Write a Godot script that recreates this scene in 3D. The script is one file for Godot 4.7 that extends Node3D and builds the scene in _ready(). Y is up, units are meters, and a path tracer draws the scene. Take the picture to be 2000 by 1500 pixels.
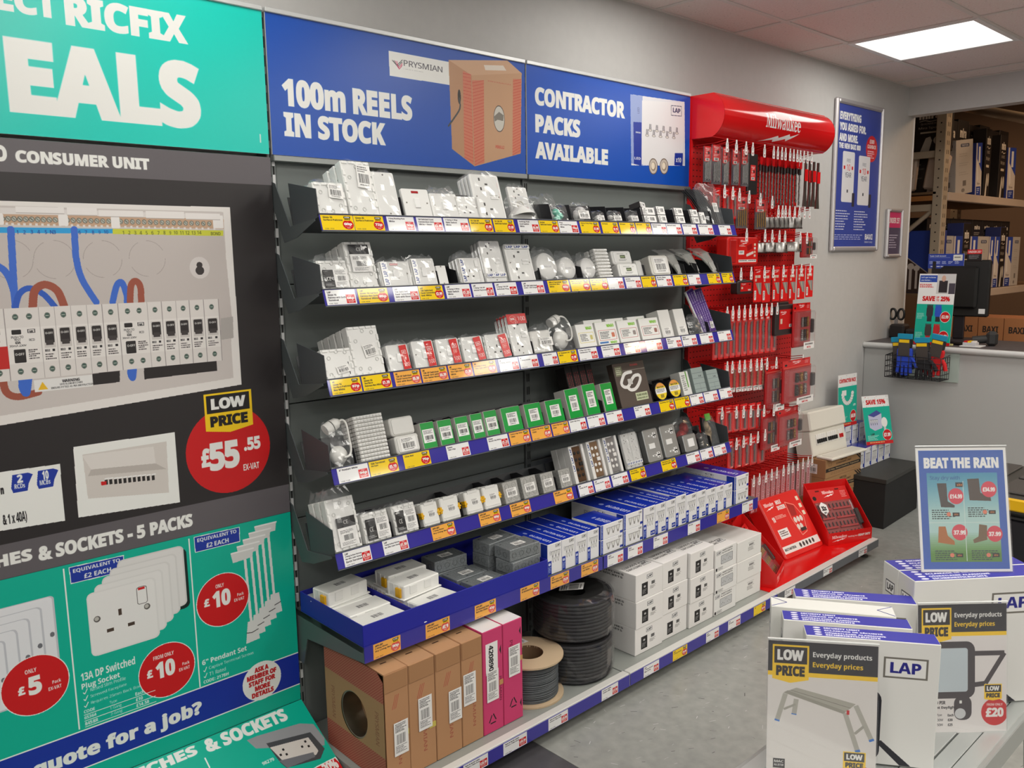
extends Node3D
# A trade counter shop: shelving bays with electrical goods, a red tool bay, a trade counter and the stock racks behind it.
# Units are metres. The long wall is z = 0,x runs along it to the right, z comes out of it.
const CAM := Vector3(-1.1644,1.585,2.315)
const FOCAL := 1636.5          # in pixels of a 2000 x 1500 picture
const RIGHT := Vector3(0.7308971,-0.014853,0.682326)
const DOWN := Vector3(-0.1130007,-0.9885978,0.0995246)
const AHEAD := Vector3(0.6730678,-0.1498456,-0.7242417)
const FLOOR := 0.04
const CEIL := 2.61
const LEAN := 18.0             # the display shelves lean back by this many degrees
var M := {}
var rng := RandomNumberGenerator.new()
var used_names := {}
var atlas: Sheet
var atlas_tex: ImageTexture
var label_sheet: Sheet          # the shelf edge labels have a sheet of their own
var U := {}                    # printed pieces: name -> uv rectangle in the atlas
# ---------- pixels to places ----------
static func ray(px: float, py: float) -> Vector3:
	return RIGHT*((px - 1000.0) / FOCAL) + DOWN*((py - 750.0) / FOCAL) + AHEAD
static func onz(px: float, py: float, z: float) -> Vector3:
	var d := ray(px, py); return CAM + d*((z - CAM.z) / d.z)
static func onx(px: float, py: float, x: float) -> Vector3:
	var d := ray(px, py); return CAM + d*((x - CAM.x) / d.x)
static func ony(px: float, py: float, y: float) -> Vector3:
	var d := ray(px, py); return CAM + d*((y - CAM.y) / d.y)
static func onplane(px: float, py: float, at: Vector3,n: Vector3) -> Vector3:
	var d := ray(px, py); return CAM + d*((at - CAM).dot(n) / d.dot(n))
# ---------- printing on paper ----------
static var fonts := {}
static var glyphs := {}
static func font_rid(kind: String) -> RID:
	if not fonts.has(kind):
		var f := SystemFont.new()
		f.font_names = PackedStringArray(["Droid Serif" if kind == "serif" else "Droid Sans"])
		f.font_weight = 400 if kind == "thin" else 700
		f.font_italic = false
		var v := FontVariation.new()
		v.base_font = f
		v.variation_embolden = {"black": 1.3, "bold": 0.25, "thin": 0.0, "serif": 0.2}[kind]
		fonts[kind] = v
	return fonts[kind].get_rids()[0]
static func glyph(ch: String, size: int, kind: String, col: Color) -> Array:
	var key := "%s|%d|%s|%s" % [ch, size, kind, col.to_html()]
	if glyphs.has(key):
		return glyphs[key]
	var ts := TextServerManager.get_primary_interface()
	var r := font_rid(kind)
	var sz := Vector2i(size, 0)
	var gi := ts.font_get_glyph_index(r, size, ch.unicode_at(0),0)
	ts.font_render_glyph(r, sz, gi)
	var adv: float = ts.font_get_glyph_advance(r, size, gi).x
	var ti := ts.font_get_glyph_texture_idx(r, sz, gi)
	var out := [null, Vector2.ZERO, adv]
	if ti >= 0:
		var uv := ts.font_get_glyph_uv_rect(r, sz, gi)
		var part := ts.font_get_texture_image(r, sz, ti).get_region(Rect2i(uv))
		part.convert(Image.FORMAT_RGBA8)
		var data := part.get_data()
		for i in range(0,data.size(),4):
			data[i] = col.r8; data[i + 1] = col.g8; data[i + 2] = col.b8
		if data.size() > 0:
			out = [Image.create_from_data(part.get_width(),part.get_height(),false, Image.FORMAT_RGBA8,data),ts.font_get_glyph_offset(r, sz, gi),adv]
	glyphs[key] = out
	return out
static func word(s: String, size: int, kind: String, col: Color, squeeze := 0.94) -> Image:
	# one line of lettering, cut close to the ink
	var w := size
	for c in s:
		w += int(glyph(c, size, kind, col)[2]) + 4
	var im := Image.create_empty(w + size, size*2,false, Image.FORMAT_RGBA8)
	im.fill(Color(col.r, col.g, col.b, 0))
	var x := size*0.5
	for c in s:
		var g := glyph(c, size, kind, col)
		if g[0]:
			im.blend_rect(g[0],Rect2i(Vector2i.ZERO, g[0].get_size()),Vector2i(int(x + g[1].x),int(size*1.4 + g[1].y)))
		x += g[2]*squeeze
	var u := im.get_used_rect()
	return im.get_region(u) if u.size.x > 0 else im
class Sheet:
	# a printed sheet: pixels, and where its picture plane stands
	var img: Image
	var w := 0
	var h := 0
	var at := Vector3.ZERO       # top left corner
	var ex := Vector3.RIGHT      # to the right edge
	var ey := Vector3.DOWN       # to the lower edge
	var ax := 4                  # next free place, when used as an atlas
	var ay := 4
	var row := 0
	func _init(width: int, height: int, back: Color) -> void:
		w = width; h = height
		img = Image.create_empty(w, h, false, Image.FORMAT_RGBA8)
		img.fill(back)
	func place(a: Vector3,x: Vector3,y: Vector3) -> void:
		at = a; ex = x; ey = y
	func P(px: float, py: float) -> Vector2:
		var n := ex.cross(ey)
		var d = view_ray(px, py)
		var p: Vector3 = CAM + d*((at - CAM).dot(n) / d.dot(n)) - at
		return Vector2(p.dot(ex) / ex.length_squared()*w, p.dot(ey) / ey.length_squared()*h)
	static func view_ray(px: float, py: float) -> Vector3:
		return RIGHT*((px - 1000.0) / FOCAL) + DOWN*((py - 750.0) / FOCAL) + AHEAD
	func pts(list: Array) -> PackedVector2Array:
		var o := PackedVector2Array()
		for i in range(0,list.size(),2):
			o.append(P(list[i],list[i + 1]))
		return o
	func rect(x: float, y: float, ww: float, hh: float, c: Color) -> void:
		img.fill_rect(Rect2i(roundi(x),roundi(y),maxi(1,roundi(ww)),maxi(1,roundi(hh))),c)
	func poly(p: PackedVector2Array, c: Color) -> void:
		var lo := INF
		var hi := -INF
		for q in p:
			lo = minf(lo, q.y); hi = maxf(hi, q.y)
		for y in range(maxi(0,floori(lo)),mini(h, ceili(hi) + 1)):
			var xs := []
			var yy := y + 0.5
			for i in p.size():
				var a := p[i]
				var b := p[(i + 1) % p.size()]
				if (a.y <= yy) != (b.y <= yy):
					xs.append(a.x + (b.x - a.x)*(yy - a.y) / (b.y - a.y))
			xs.sort()
			for i in range(0,xs.size() - 1,2):
				var x0 := roundi(xs[i])
				var x1 := roundi(xs[i + 1])
				if x1 > x0:
					img.fill_rect(Rect2i(x0,y, x1 - x0,1),c)
	func ell(cx: float, cy: float, rx: float, ry: float, c: Color) -> void:
		var p := PackedVector2Array()
		for i in 48:
			p.append(Vector2(cx + rx*cos(TAU*i / 48.0),cy + ry*sin(TAU*i / 48.0)))
		poly(p, c)
	func rrect(x: float, y: float, ww: float, hh: float, r: float, c: Color) -> void:
		var p := PackedVector2Array()
		for q in 4:
			var cx := x + (ww - r if q == 0 or q == 3 else r)
			var cy := y + (hh - r if q < 2 else r)
			for i in 6:
				var a := (q + i / 5.0)*PI / 2
				p.append(Vector2(cx + r*cos(a),cy + r*sin(a)))
		poly(p, c)
	func line(p: PackedVector2Array, wd: float, c: Color, closed := false) -> void:
		for i in (p.size() if closed else p.size() - 1):
			var a := p[i]
			var b := p[(i + 1) % p.size()]
			var n := (b - a).orthogonal().normalized()*wd*0.5
			if a.distance_to(b) < 0.01:
				continue
			poly(PackedVector2Array([a + n, b + n, b - n, a - n]),c)
	func curve(p: PackedVector2Array, wd: float, c: Color) -> void:
		# a smooth line through the points
		var cv := Curve2D.new()
		for i in p.size():
			var t := (p[mini(i + 1,p.size() - 1)] - p[maxi(i - 1,0)]) / 6.0
			cv.add_point(p[i],-t, t)
		var b := cv.tessellate(4,3)
		line(b, wd, c)
		for q in b:
			ell(q.x, q.y, wd*0.5,wd*0.5,c)
	func text(s: String, x: float, y: float, hh: float, c: Color, ww := 0.0,kind := "bold", align := 0,turn := 0) -> float:
		# lettering whose ink fills the height hh, and the width ww if one is given
		var size := clampi(int(hh*1.5),16,128)
		var im: Image = set_word(s, size, kind, c)
		var k: float = hh / im.get_height()
		var tw := int(maxf(1,ww if ww > 0 else im.get_width()*k))
		var th := int(maxf(1,hh))
		im.resize(tw, th, Image.INTERPOLATE_BILINEAR if k > 0.7 else Image.INTERPOLATE_TRILINEAR)
		if turn == 1:
			im.rotate_90(COUNTERCLOCKWISE)
		elif turn == 2:
			im.rotate_90(CLOCKWISE)
		var ox: float = x - (tw*0.5 if align == 1 else (tw if align == 2 else 0))
		img.blend_rect(im, Rect2i(Vector2i.ZERO, im.get_size()),Vector2i(roundi(ox),roundi(y)))
		return tw
	static var word_maker: Callable
	func set_word(s: String, size: int, kind: String, c: Color) -> Image:
		return word_maker.call(s, size, kind, c)
	func say(s: String, x0: float, y0: float, x1: float, y1: float, c: Color, kind := "bold") -> void:
		# lettering between two places of the photograph: its upper left and lower right
		var a := P(x0,y0)
		var b := P(x1,y1)
		text(s, a.x, a.y, b.y - a.y, c, b.x - a.x, kind)
	func bars(x: float, y: float, ww: float, hh: float, sd: int, c := Color(0.08,0.08,0.09)) -> void:
		var r := RandomNumberGenerator.new()
		r.seed = sd
		var q := x
		while q < x + ww:
			var t := r.randi_range(1,3)*ww / 70.0
			rect(q, y, maxf(1,t),hh, c)
			q += t + r.randi_range(1,3)*ww / 60.0
	func scribble(x: float, y: float, ww: float, hh: float, rows: int, c: Color, sd := 1,fill := 0.55) -> void:
		# lines of print too small to read
		var r := RandomNumberGenerator.new()
		r.seed = sd
		for i in rows:
			var yy := y + hh*i / rows
			var q := x
			var last := x + ww*r.randf_range(0.55,1.0)
			while q < last:
				var t := r.randf_range(0.04,0.13)*ww
				rect(q, yy, minf(t, last - q),maxf(1,hh / rows*fill),c)
				q += t + ww*0.025
	func spot(ww: int, hh: int) -> Rect2i:
		if ax + ww + 4 > w:
			ax = 4; ay += row + 4; row = 0
		var r := Rect2i(ax, ay, ww, hh)
		ax += ww + 4
		row = maxi(row, hh)
		if r.end.y > h:
			push_error("the atlas is full")
		return r
	func uv(r: Rect2i) -> Rect2:
		return Rect2((r.position.x + 0.5) / w, (r.position.y + 0.5) / h, (r.size.x - 1.0) / w, (r.size.y - 1.0) / h)
	func texture() -> ImageTexture:
		img.generate_mipmaps()
		return ImageTexture.create_from_image(img)
	func stamp(other: Sheet) -> Rect2i:
		var r := spot(other.w, other.h)
		img.blit_rect(other.img, Rect2i(0,0,other.w, other.h),r.position)
		return r
# ---------- shapes ----------
class Form:
	# collects triangles; colours are the things' own colours, given as sRGB
	var st := SurfaceTool.new()
	var xf := Transform3D.IDENTITY
	var col := Color.WHITE
	var paper := Color.WHITE     # tint of printed faces
	var plain := Vector2(0.0005,0.0005)
	func _init() -> void:
		st.begin(Mesh.PRIMITIVE_TRIANGLES)
	func v(p: Vector3,n: Vector3,u: Vector2) -> void:
		st.set_color(col.srgb_to_linear())
		st.set_normal((xf.basis*n).normalized())
		st.set_uv(u)
		st.add_vertex(xf*p)
	func tri(a: Vector3,b: Vector3,c: Vector3,n := Vector3.ZERO) -> void:
		var m := n if n != Vector3.ZERO else (c - a).cross(b - a).normalized()
		v(a, m, plain); v(b, m, plain); v(c, m, plain)
	func quad(a: Vector3,b: Vector3,c: Vector3,d: Vector3,r := Rect2(-1,0,0,0)) -> void:
		# a upper left, b upper right, c lower right, d lower left, seen from the front
		var m := (c - a).cross(b - d).normalized()
		var was := col
		if r.position.x < 0:
			r = Rect2(plain, Vector2.ZERO)
		else:
			col = paper
		var e := r.end
		v(a, m, r.position); v(b, m, Vector2(e.x, r.position.y)); v(c, m, e)
		v(a, m, r.position); v(c, m, e); v(d, m, Vector2(r.position.x, e.y))
		col = was
	func box(lo: Vector3,hi: Vector3,faces := {}, bev := 0.0) -> Form:
		var b := minf(bev, 0.45*minf(hi.x - lo.x, minf(hi.y - lo.y, hi.z - lo.z)))
		var no := Rect2(-1,0,0,0)
		var k := lo + Vector3.ONE*b
		var l := hi - Vector3.ONE*b
		quad(Vector3(k.x, l.y, hi.z),Vector3(l.x, l.y, hi.z),Vector3(l.x, k.y, hi.z),Vector3(k.x, k.y, hi.z),faces.get("front", no))
		quad(Vector3(l.x, l.y, lo.z),Vector3(k.x, l.y, lo.z),Vector3(k.x, k.y, lo.z),Vector3(l.x, k.y, lo.z),faces.get("back", no))
		quad(Vector3(lo.x, l.y, k.z),Vector3(lo.x, l.y, l.z),Vector3(lo.x, k.y, l.z),Vector3(lo.x, k.y, k.z),faces.get("left", no))
		quad(Vector3(hi.x, l.y, l.z),Vector3(hi.x, l.y, k.z),Vector3(hi.x, k.y, k.z),Vector3(hi.x, k.y, l.z),faces.get("right", no))
		quad(Vector3(k.x, hi.y, k.z),Vector3(l.x, hi.y, k.z),Vector3(l.x, hi.y, l.z),Vector3(k.x, hi.y, l.z),faces.get("top", no))
		quad(Vector3(k.x, lo.y, l.z),Vector3(l.x, lo.y, l.z),Vector3(l.x, lo.y, k.z),Vector3(k.x, lo.y, k.z),faces.get("bottom", no))
		if b > 0.0:
			for sx in [0,1]:
				for sy in [0,1]:
					var x := hi.x if sx else lo.x
					var xi := l.x if sx else k.x
					var y := hi.y if sy else lo.y
					var yi := l.y if sy else k.y
					facing(Vector3(x, yi, k.z),Vector3(xi, y, k.z),Vector3(xi, y, l.z),Vector3(x, yi, l.z),Vector3(sx*2 - 1,sy*2 - 1,0))
					var z := hi.z if sx else lo.z
					var zi := l.z if sx else k.z
					facing(Vector3(k.x, yi, z),Vector3(k.x, y, zi),Vector3(l.x, y, zi),Vector3(l.x, yi, z),Vector3(0,sy*2 - 1,sx*2 - 1))
					var x2 := hi.x if sy else lo.x
					var xi2 := l.x if sy else k.x
					facing(Vector3(x2,k.y, zi),Vector3(xi2,k.y, z),Vector3(xi2,l.y, z),Vector3(x2,l.y, zi),Vector3(sy*2 - 1,0,sx*2 - 1))
					for sz in [0,1]:
						var zz := hi.z if sz else lo.z
						var zj := l.z if sz else k.z
						var n := Vector3(sx*2 - 1,sy*2 - 1,sz*2 - 1)
						var p := [Vector3(x, yi, zj),Vector3(xi, y, zj),Vector3(xi, yi, zz)]
						if (p[2] - p[0]).cross(p[1] - p[0]).dot(n) < 0:
							p.reverse()
						tri(p[0],p[1],p[2])
		return self
	func facing(a: Vector3,b: Vector3,c: Vector3,d: Vector3,n: Vector3) -> void:
		if (c - a).cross(b - d).dot(n) < 0:
			quad(d, c, b, a)
		else:
			quad(a, b, c, d)
	func slab(p: PackedVector2Array, z0: float, z1: float, r := Rect2(-1,0,0,0),bev := 0.0) -> Form:
		# a flat outline (x, y) given some thickness along z
		if Geometry2D.is_polygon_clockwise(p):
			p.reverse()
		var lo := Vector2(INF, INF)
		var hi := Vector2(-INF, -INF)
		for q in p:
			lo = lo.min(q); hi = hi.max(q)
		var inner := p
		if bev > 0.0:
			var off := Geometry2D.offset_polygon(p, -bev)
			if off.size() > 0 and off[0].size() == p.size():
				inner = off[0]
				var best := 0
				for i in inner.size():
					if inner[i].distance_to(p[0]) < inner[best].distance_to(p[0]):
						best = i
				inner = inner.slice(best) + inner.slice(0,best)
			else:
				bev = 0.0
		var t := Geometry2D.triangulate_polygon(inner)
		for side in [0,1]:
			var z := z1 if side == 0 else z0
			for i in range(0,t.size(),3):
				var tr := [inner[t[i]],inner[t[i + 1]],inner[t[i + 2]]]
				var cw: bool = (tr[1] - tr[0]).cross(tr[2] - tr[0]) < 0
				if cw != (side == 0):
					tr.reverse()
				for q in tr:
					var u := plain
					var was := col
					if r.position.x >= 0 and side == 0:
						col = paper
						u = r.position + Vector2((q.x - lo.x) / (hi.x - lo.x),(hi.y - q.y) / (hi.y - lo.y))*r.size
					v(Vector3(q.x, q.y, z),Vector3(0,0,1 if side == 0 else -1),u)
					col = was
		for i in p.size():
			var j := (i + 1) % p.size()
			var a := p[i]
			var b := p[j]
			quad(Vector3(a.x, a.y, z1 - bev),Vector3(b.x, b.y, z1 - bev),Vector3(b.x, b.y, z0 + bev),Vector3(a.x, a.y, z0 + bev))
			if bev > 0.0:
				quad(Vector3(inner[i].x, inner[i].y, z1),Vector3(inner[j].x, inner[j].y, z1),Vector3(b.x, b.y, z1 - bev),Vector3(a.x, a.y, z1 - bev))
				quad(Vector3(a.x, a.y, z0 + bev),Vector3(b.x, b.y, z0 + bev),Vector3(inner[j].x, inner[j].y, z0),Vector3(inner[i].x, inner[i].y, z0))
		return self
	func tube(p: PackedVector3Array, r: float, n := 8,closed := false, caps := true) -> Form:
		var rings := []
		var up := Vector3.ZERO
		for i in p.size():
			var t := (p[(i + 1) % p.size()] if closed or i < p.size() - 1 else p[i]) - (p[i - 1] if closed or i > 0 else p[i])
			t = t.normalized()
			if up == Vector3.ZERO:
				up = Vector3.UP if absf(t.y) < 0.9 else Vector3.RIGHT
			var s := t.cross(up).normalized()
			up = s.cross(t).normalized()
			var ring := []
			for k in n:
				var a := TAU*k / n
				ring.append([p[i] + (s*cos(a) + up*sin(a))*r, s*cos(a) + up*sin(a)])
			rings.append(ring)
		for i in (p.size() if closed else p.size() - 1):
			var A = rings[i]
			var B = rings[(i + 1) % p.size()]
			for k in n:
				var m := (k + 1) % n
				v(A[k][0],A[k][1],plain); v(A[m][0],A[m][1],plain); v(B[m][0],B[m][1],plain)
				v(A[k][0],A[k][1],plain); v(B[m][0],B[m][1],plain); v(B[k][0],B[k][1],plain)
		if caps and not closed:
			for k in range(1,n - 1):
				tri(rings[0][0][0],rings[0][k + 1][0],rings[0][k][0])
				tri(rings[-1][0][0],rings[-1][k][0],rings[-1][k + 1][0])
		return self
	func lathe(p: PackedVector2Array, n := 32,at := Vector3.ZERO, axis := Vector3.UP, smooth := true, r := Rect2(-1,0,0,0)) -> Form:
		# turns a profile (radius, height) about an axis; the profile runs from the low end to the high end along the outside
		var y := axis.normalized()
		var x := y.cross(Vector3.FORWARD if absf(y.z) < 0.9 else Vector3.UP).normalized()
		var z := x.cross(y)
		var total := 0.0
		for i in p.size() - 1:
			total += p[i].distance_to(p[i + 1])
		var run := 0.0
		for i in p.size() - 1:
			var d := p[i + 1] - p[i]
			var nn := Vector2(d.y, -d.x).normalized()
			var n0 := nn
			var n1 := nn
			if smooth:
				if i > 0:
					var q := (p[i] - p[i - 1])
					var m := Vector2(q.y, -q.x).normalized()
					if m.dot(nn) > 0.5: n0 = (nn + m).normalized()
				if i < p.size() - 2:
					var q2 := (p[i + 2] - p[i + 1])
					var m2 := Vector2(q2.y, -q2.x).normalized()
					if m2.dot(nn) > 0.5: n1 = (nn + m2).normalized()
			for k in n:
				var a0 := TAU*k / n
				var a1 := TAU*(k + 1) / n
				var e0 := x*cos(a0) + z*sin(a0)
				var e1 := x*cos(a1) + z*sin(a1)
				var A := at + e0*p[i].x + y*p[i].y
				var B := at + e1*p[i].x + y*p[i].y
				var C := at + e1*p[i + 1].x + y*p[i + 1].y
				var D := at + e0*p[i + 1].x + y*p[i + 1].y
				var ua := plain
				var ub := plain
				var uc := plain
				var ud := plain
				if r.position.x >= 0:
					var t0 := 1.0 - run / total
					var t1 := 1.0 - (run + d.length()) / total
					ua = r.position + Vector2(float(k) / n, t0)*r.size
					ub = r.position + Vector2(float(k + 1) / n, t0)*r.size
					uc = r.position + Vector2(float(k + 1) / n, t1)*r.size
					ud = r.position + Vector2(float(k) / n, t1)*r.size
				var flip := (C - A).cross(B - D).dot(e0*nn.x + y*nn.y + e1*nn.x) < 0
				var N0a := e0*n0.x + y*n0.y
				var N0b := e1*n0.x + y*n0.y
				var N1a := e0*n1.x + y*n1.y
				var N1b := e1*n1.x + y*n1.y
				if flip:
					v(A, N0a, ua); v(C, N1b, uc); v(B, N0b, ub); v(A, N0a, ua); v(D, N1a, ud); v(C, N1b, uc)
				else:
					v(A, N0a, ua); v(B, N0b, ub); v(C, N1b, uc); v(A, N0a, ua); v(C, N1b, uc); v(D, N1a, ud)
			run += d.length()
		return self
	func ball(c: Vector3,r: Vector3,n := 12) -> Form:
		var p := PackedVector2Array()
		for i in n + 1:
			var a := PI*i / n - PI / 2
			p.append(Vector2(cos(a),sin(a)))
		var was := xf
		xf = xf*Transform3D(Basis.from_scale(r),c)
		lathe(p, n*2)
		xf = was
		return self
	func done() -> ArrayMesh:
		st.index()
		return st.commit()
func form(c := Color.WHITE, at := Transform3D.IDENTITY) -> Form:
	var f := Form.new(); f.col = c; f.xf = at; return f
func rgb(r: int, g: int, b: int) -> Color: return Color8(r, g, b)
func grey(v: int) -> Color: return Color8(v, v, v)
func ring2(cx: float, cy: float, rx: float, ry: float, n := 20) -> PackedVector2Array:
	var p := PackedVector2Array()
	for i in n: p.append(Vector2(cx + rx*cos(TAU*i / n),cy + ry*sin(TAU*i / n)))
	return p
func rounded(x0: float, y0: float, x1: float, y1: float, r: float, n := 4) -> PackedVector2Array:
	var p := PackedVector2Array()
	for q in 4:
		var c := Vector2((x1 - r) if q == 0 or q == 3 else (x0 + r),(y1 - r) if q < 2 else (y0 + r))
		for i in n + 1: p.append(c + Vector2.from_angle((q + float(i) / n)*PI / 2)*r)
	return p
# ---------- things and parts ----------
func numbered(n: String) -> String:
	var k: int = used_names.get(n, -1) + 1
	used_names[n] = k
	return n if k == 0 else "%s_%03d" % [n, k]
func thing(called: String, label: String, category: String, at := Vector3.ZERO, turn := Vector3.ZERO, group := "") -> Node3D:
	var o := Node3D.new()
	o.name = numbered(called)
	add_child(o)
	o.position = at
	o.rotation_degrees = turn
	tag(o, label, category, group)
	return o
func tag(o: Node, label: String, category: String, group := "") -> Node:
	o.set_meta("label", label)
	o.set_meta("category", category)
	if group: o.set_meta("group", group)
	return o
func part(called: String, f, mat: Material, parent: Node, label := "") -> MeshInstance3D:
	var o := MeshInstance3D.new()
	o.name = called
	o.mesh = f.done() if f is Form else f
	o.material_override = mat
	parent.add_child(o, true)
	if label: o.set_meta("label", label)
	return o
func single(called: String, f, mat: Material, label: String, category: String, at := Vector3.ZERO, turn := Vector3.ZERO, group := "") -> MeshInstance3D:
	var o := part(numbered(called),f, mat, self)
	o.position = at
	o.rotation_degrees = turn
	tag(o, label, category, group)
	return o
func struct(called: String, f, mat: Material, label := "") -> MeshInstance3D:
	var o := part(called, f, mat, self)
	o.set_meta("kind", "structure")
	if label: o.set_meta("label", label)
	return o
func another(o: Node3D, at: Vector3,label := "", turn = null) -> Node3D:
	var base := String(o.name)
	if base.length() > 4 and base[-4] == "_" and base.right(3).is_valid_int(): base = base.left(-4)
	var c := o.duplicate() as Node3D
	c.name = numbered(base)
	add_child(c)
	c.position = at
	if turn != null: c.rotation_degrees = turn
	if label: c.set_meta("label", label)
	return c
# ---------- materials ----------
func mat(rough: float, metal := 0.0,more := {}) -> StandardMaterial3D:
	var m := StandardMaterial3D.new()
	m.vertex_color_use_as_albedo = true
	m.roughness = rough
	m.metallic = metal
	for k in more: m.set(k, more[k])
	return m
func noise_tex(freq: float, a: Color, b: Color, sd: int, size := 512,normal := false, octaves := 4,strength := 2.0,type := FastNoiseLite.TYPE_SIMPLEX_SMOOTH) -> NoiseTexture2D:
	var n := FastNoiseLite.new()
	n.noise_type = type
	n.frequency = freq
	n.seed = sd
	n.fractal_octaves = octaves
	var t := NoiseTexture2D.new()
	t.width = size; t.height = size
	t.seamless = true
	t.noise = n
	if normal:
		t.as_normal_map = true
		t.bump_strength = strength
	else:
		var g := Gradient.new()
		g.set_color(0,a); g.set_color(1,b)
		t.color_ramp = g
	return t
func sheet_mat(s: Sheet, rough: float, more := {}) -> StandardMaterial3D:
	var m := StandardMaterial3D.new()
	m.albedo_texture = s.texture()
	m.roughness = rough
	for k in more: m.set(k, more[k])
	return m
func make_materials() -> void:
	M.plastic = mat(0.38)
	M.satin = mat(0.5)
	M.matt = mat(0.75)
	M.gloss = mat(0.16)
	M.paint = mat(0.42)
	M.steel = mat(0.32,0.9)
	M.zinc = mat(0.4,0.3, {"albedo_texture": noise_tex(0.06,grey(196),grey(255),5,256), "uv1_triplanar": true, "uv1_scale": Vector3(8,8,8)})
	M.alu = mat(0.4,0.6)
	M.rubber = mat(0.6)
	M.film = mat(0.09,0.0, {"transparency": BaseMaterial3D.TRANSPARENCY_ALPHA, "albedo_color": Color(0.92,0.94,0.95,0.06), "cull_mode": BaseMaterial3D.CULL_DISABLED})
	M.wrap = mat(0.07,0.0, {"transparency": BaseMaterial3D.TRANSPARENCY_ALPHA, "albedo_color": Color(0.5,0.5,0.51,0.06), "cull_mode": BaseMaterial3D.CULL_DISABLED})
	M.blister = mat(0.05,0.0, {"transparency": BaseMaterial3D.TRANSPARENCY_ALPHA, "albedo_color": Color(0.95,0.93,0.94,0.03), "cull_mode": BaseMaterial3D.CULL_DISABLED})
	M.milky = mat(0.2,0.0, {"transparency": BaseMaterial3D.TRANSPARENCY_ALPHA, "albedo_color": Color(0.93,0.93,0.92,0.55), "cull_mode": BaseMaterial3D.CULL_DISABLED})
	M.board = mat(0.8,0.0, {"albedo_texture": noise_tex(0.09,rgb(228,222,214),Color.WHITE, 11,256), "uv1_triplanar": true, "uv1_scale": Vector3(6,6,6)})
# ---------- the picture is set up first, then the building, then the goods ----------
func _ready() -> void:
	Sheet.word_maker = word
	rng.seed = 4711
	set_camera_and_light()
	make_materials()
	atlas = Sheet.new(2048,2048,Color.WHITE)
	draw_atlas()
	atlas_tex = atlas.texture()
	label_sheet = Sheet.new(2048,1024,Color.WHITE)
	label_sheet.spot(8,8)
	draw_labels()
	for k in [["card", 0.5],["card_gloss", 0.22],["cardboard", 0.78],["plate", 0.3]]:
		M[k[0]] = mat(k[1],0.0, {"albedo_texture": atlas_tex})
	M.strip = mat(0.07,0.0, {"albedo_texture": label_sheet.texture()})
	M.zinc_card = mat(0.45,0.55, {"albedo_texture": atlas_tex})
	build_shell()
	build_ceiling()
	build_stock_room()
	build_gondola()
	build_boards()
	build_shelves()
	build_goods()
	build_base()
	build_red_bay()
	build_corner()
	build_counter()
	build_racks()
	build_front()
func set_camera_and_light() -> void:
	var c := Camera3D.new()
	c.name = "camera"
	c.transform = Transform3D(Basis(RIGHT, -DOWN, -AHEAD).orthonormalized(),CAM)
	c.fov = rad_to_deg(2.0*atan(750.0 / FOCAL))
	c.near = 0.02
	add_child(c)
	c.current = true
	var e := Environment.new()
	e.background_mode = Environment.BG_COLOR
	e.background_color = Color(0.02,0.02,0.02)
	e.ambient_light_source = Environment.AMBIENT_SOURCE_DISABLED
	e.tonemap_mode = Environment.TONE_MAPPER_LINEAR
	e.tonemap_exposure = 1.2
	e.sdfgi_enabled = true
	e.ssao_enabled = true
	e.ssil_enabled = true
	var w := WorldEnvironment.new()
	w.name = "surroundings"
	w.environment = e
	add_child(w)
const PANEL_X := [3.35,1.55,-0.25,-2.05]
const PANEL_Z := [0.565,1.765,2.965,4.165,5.365]
const PANEL_LIGHT := 0.88
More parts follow.
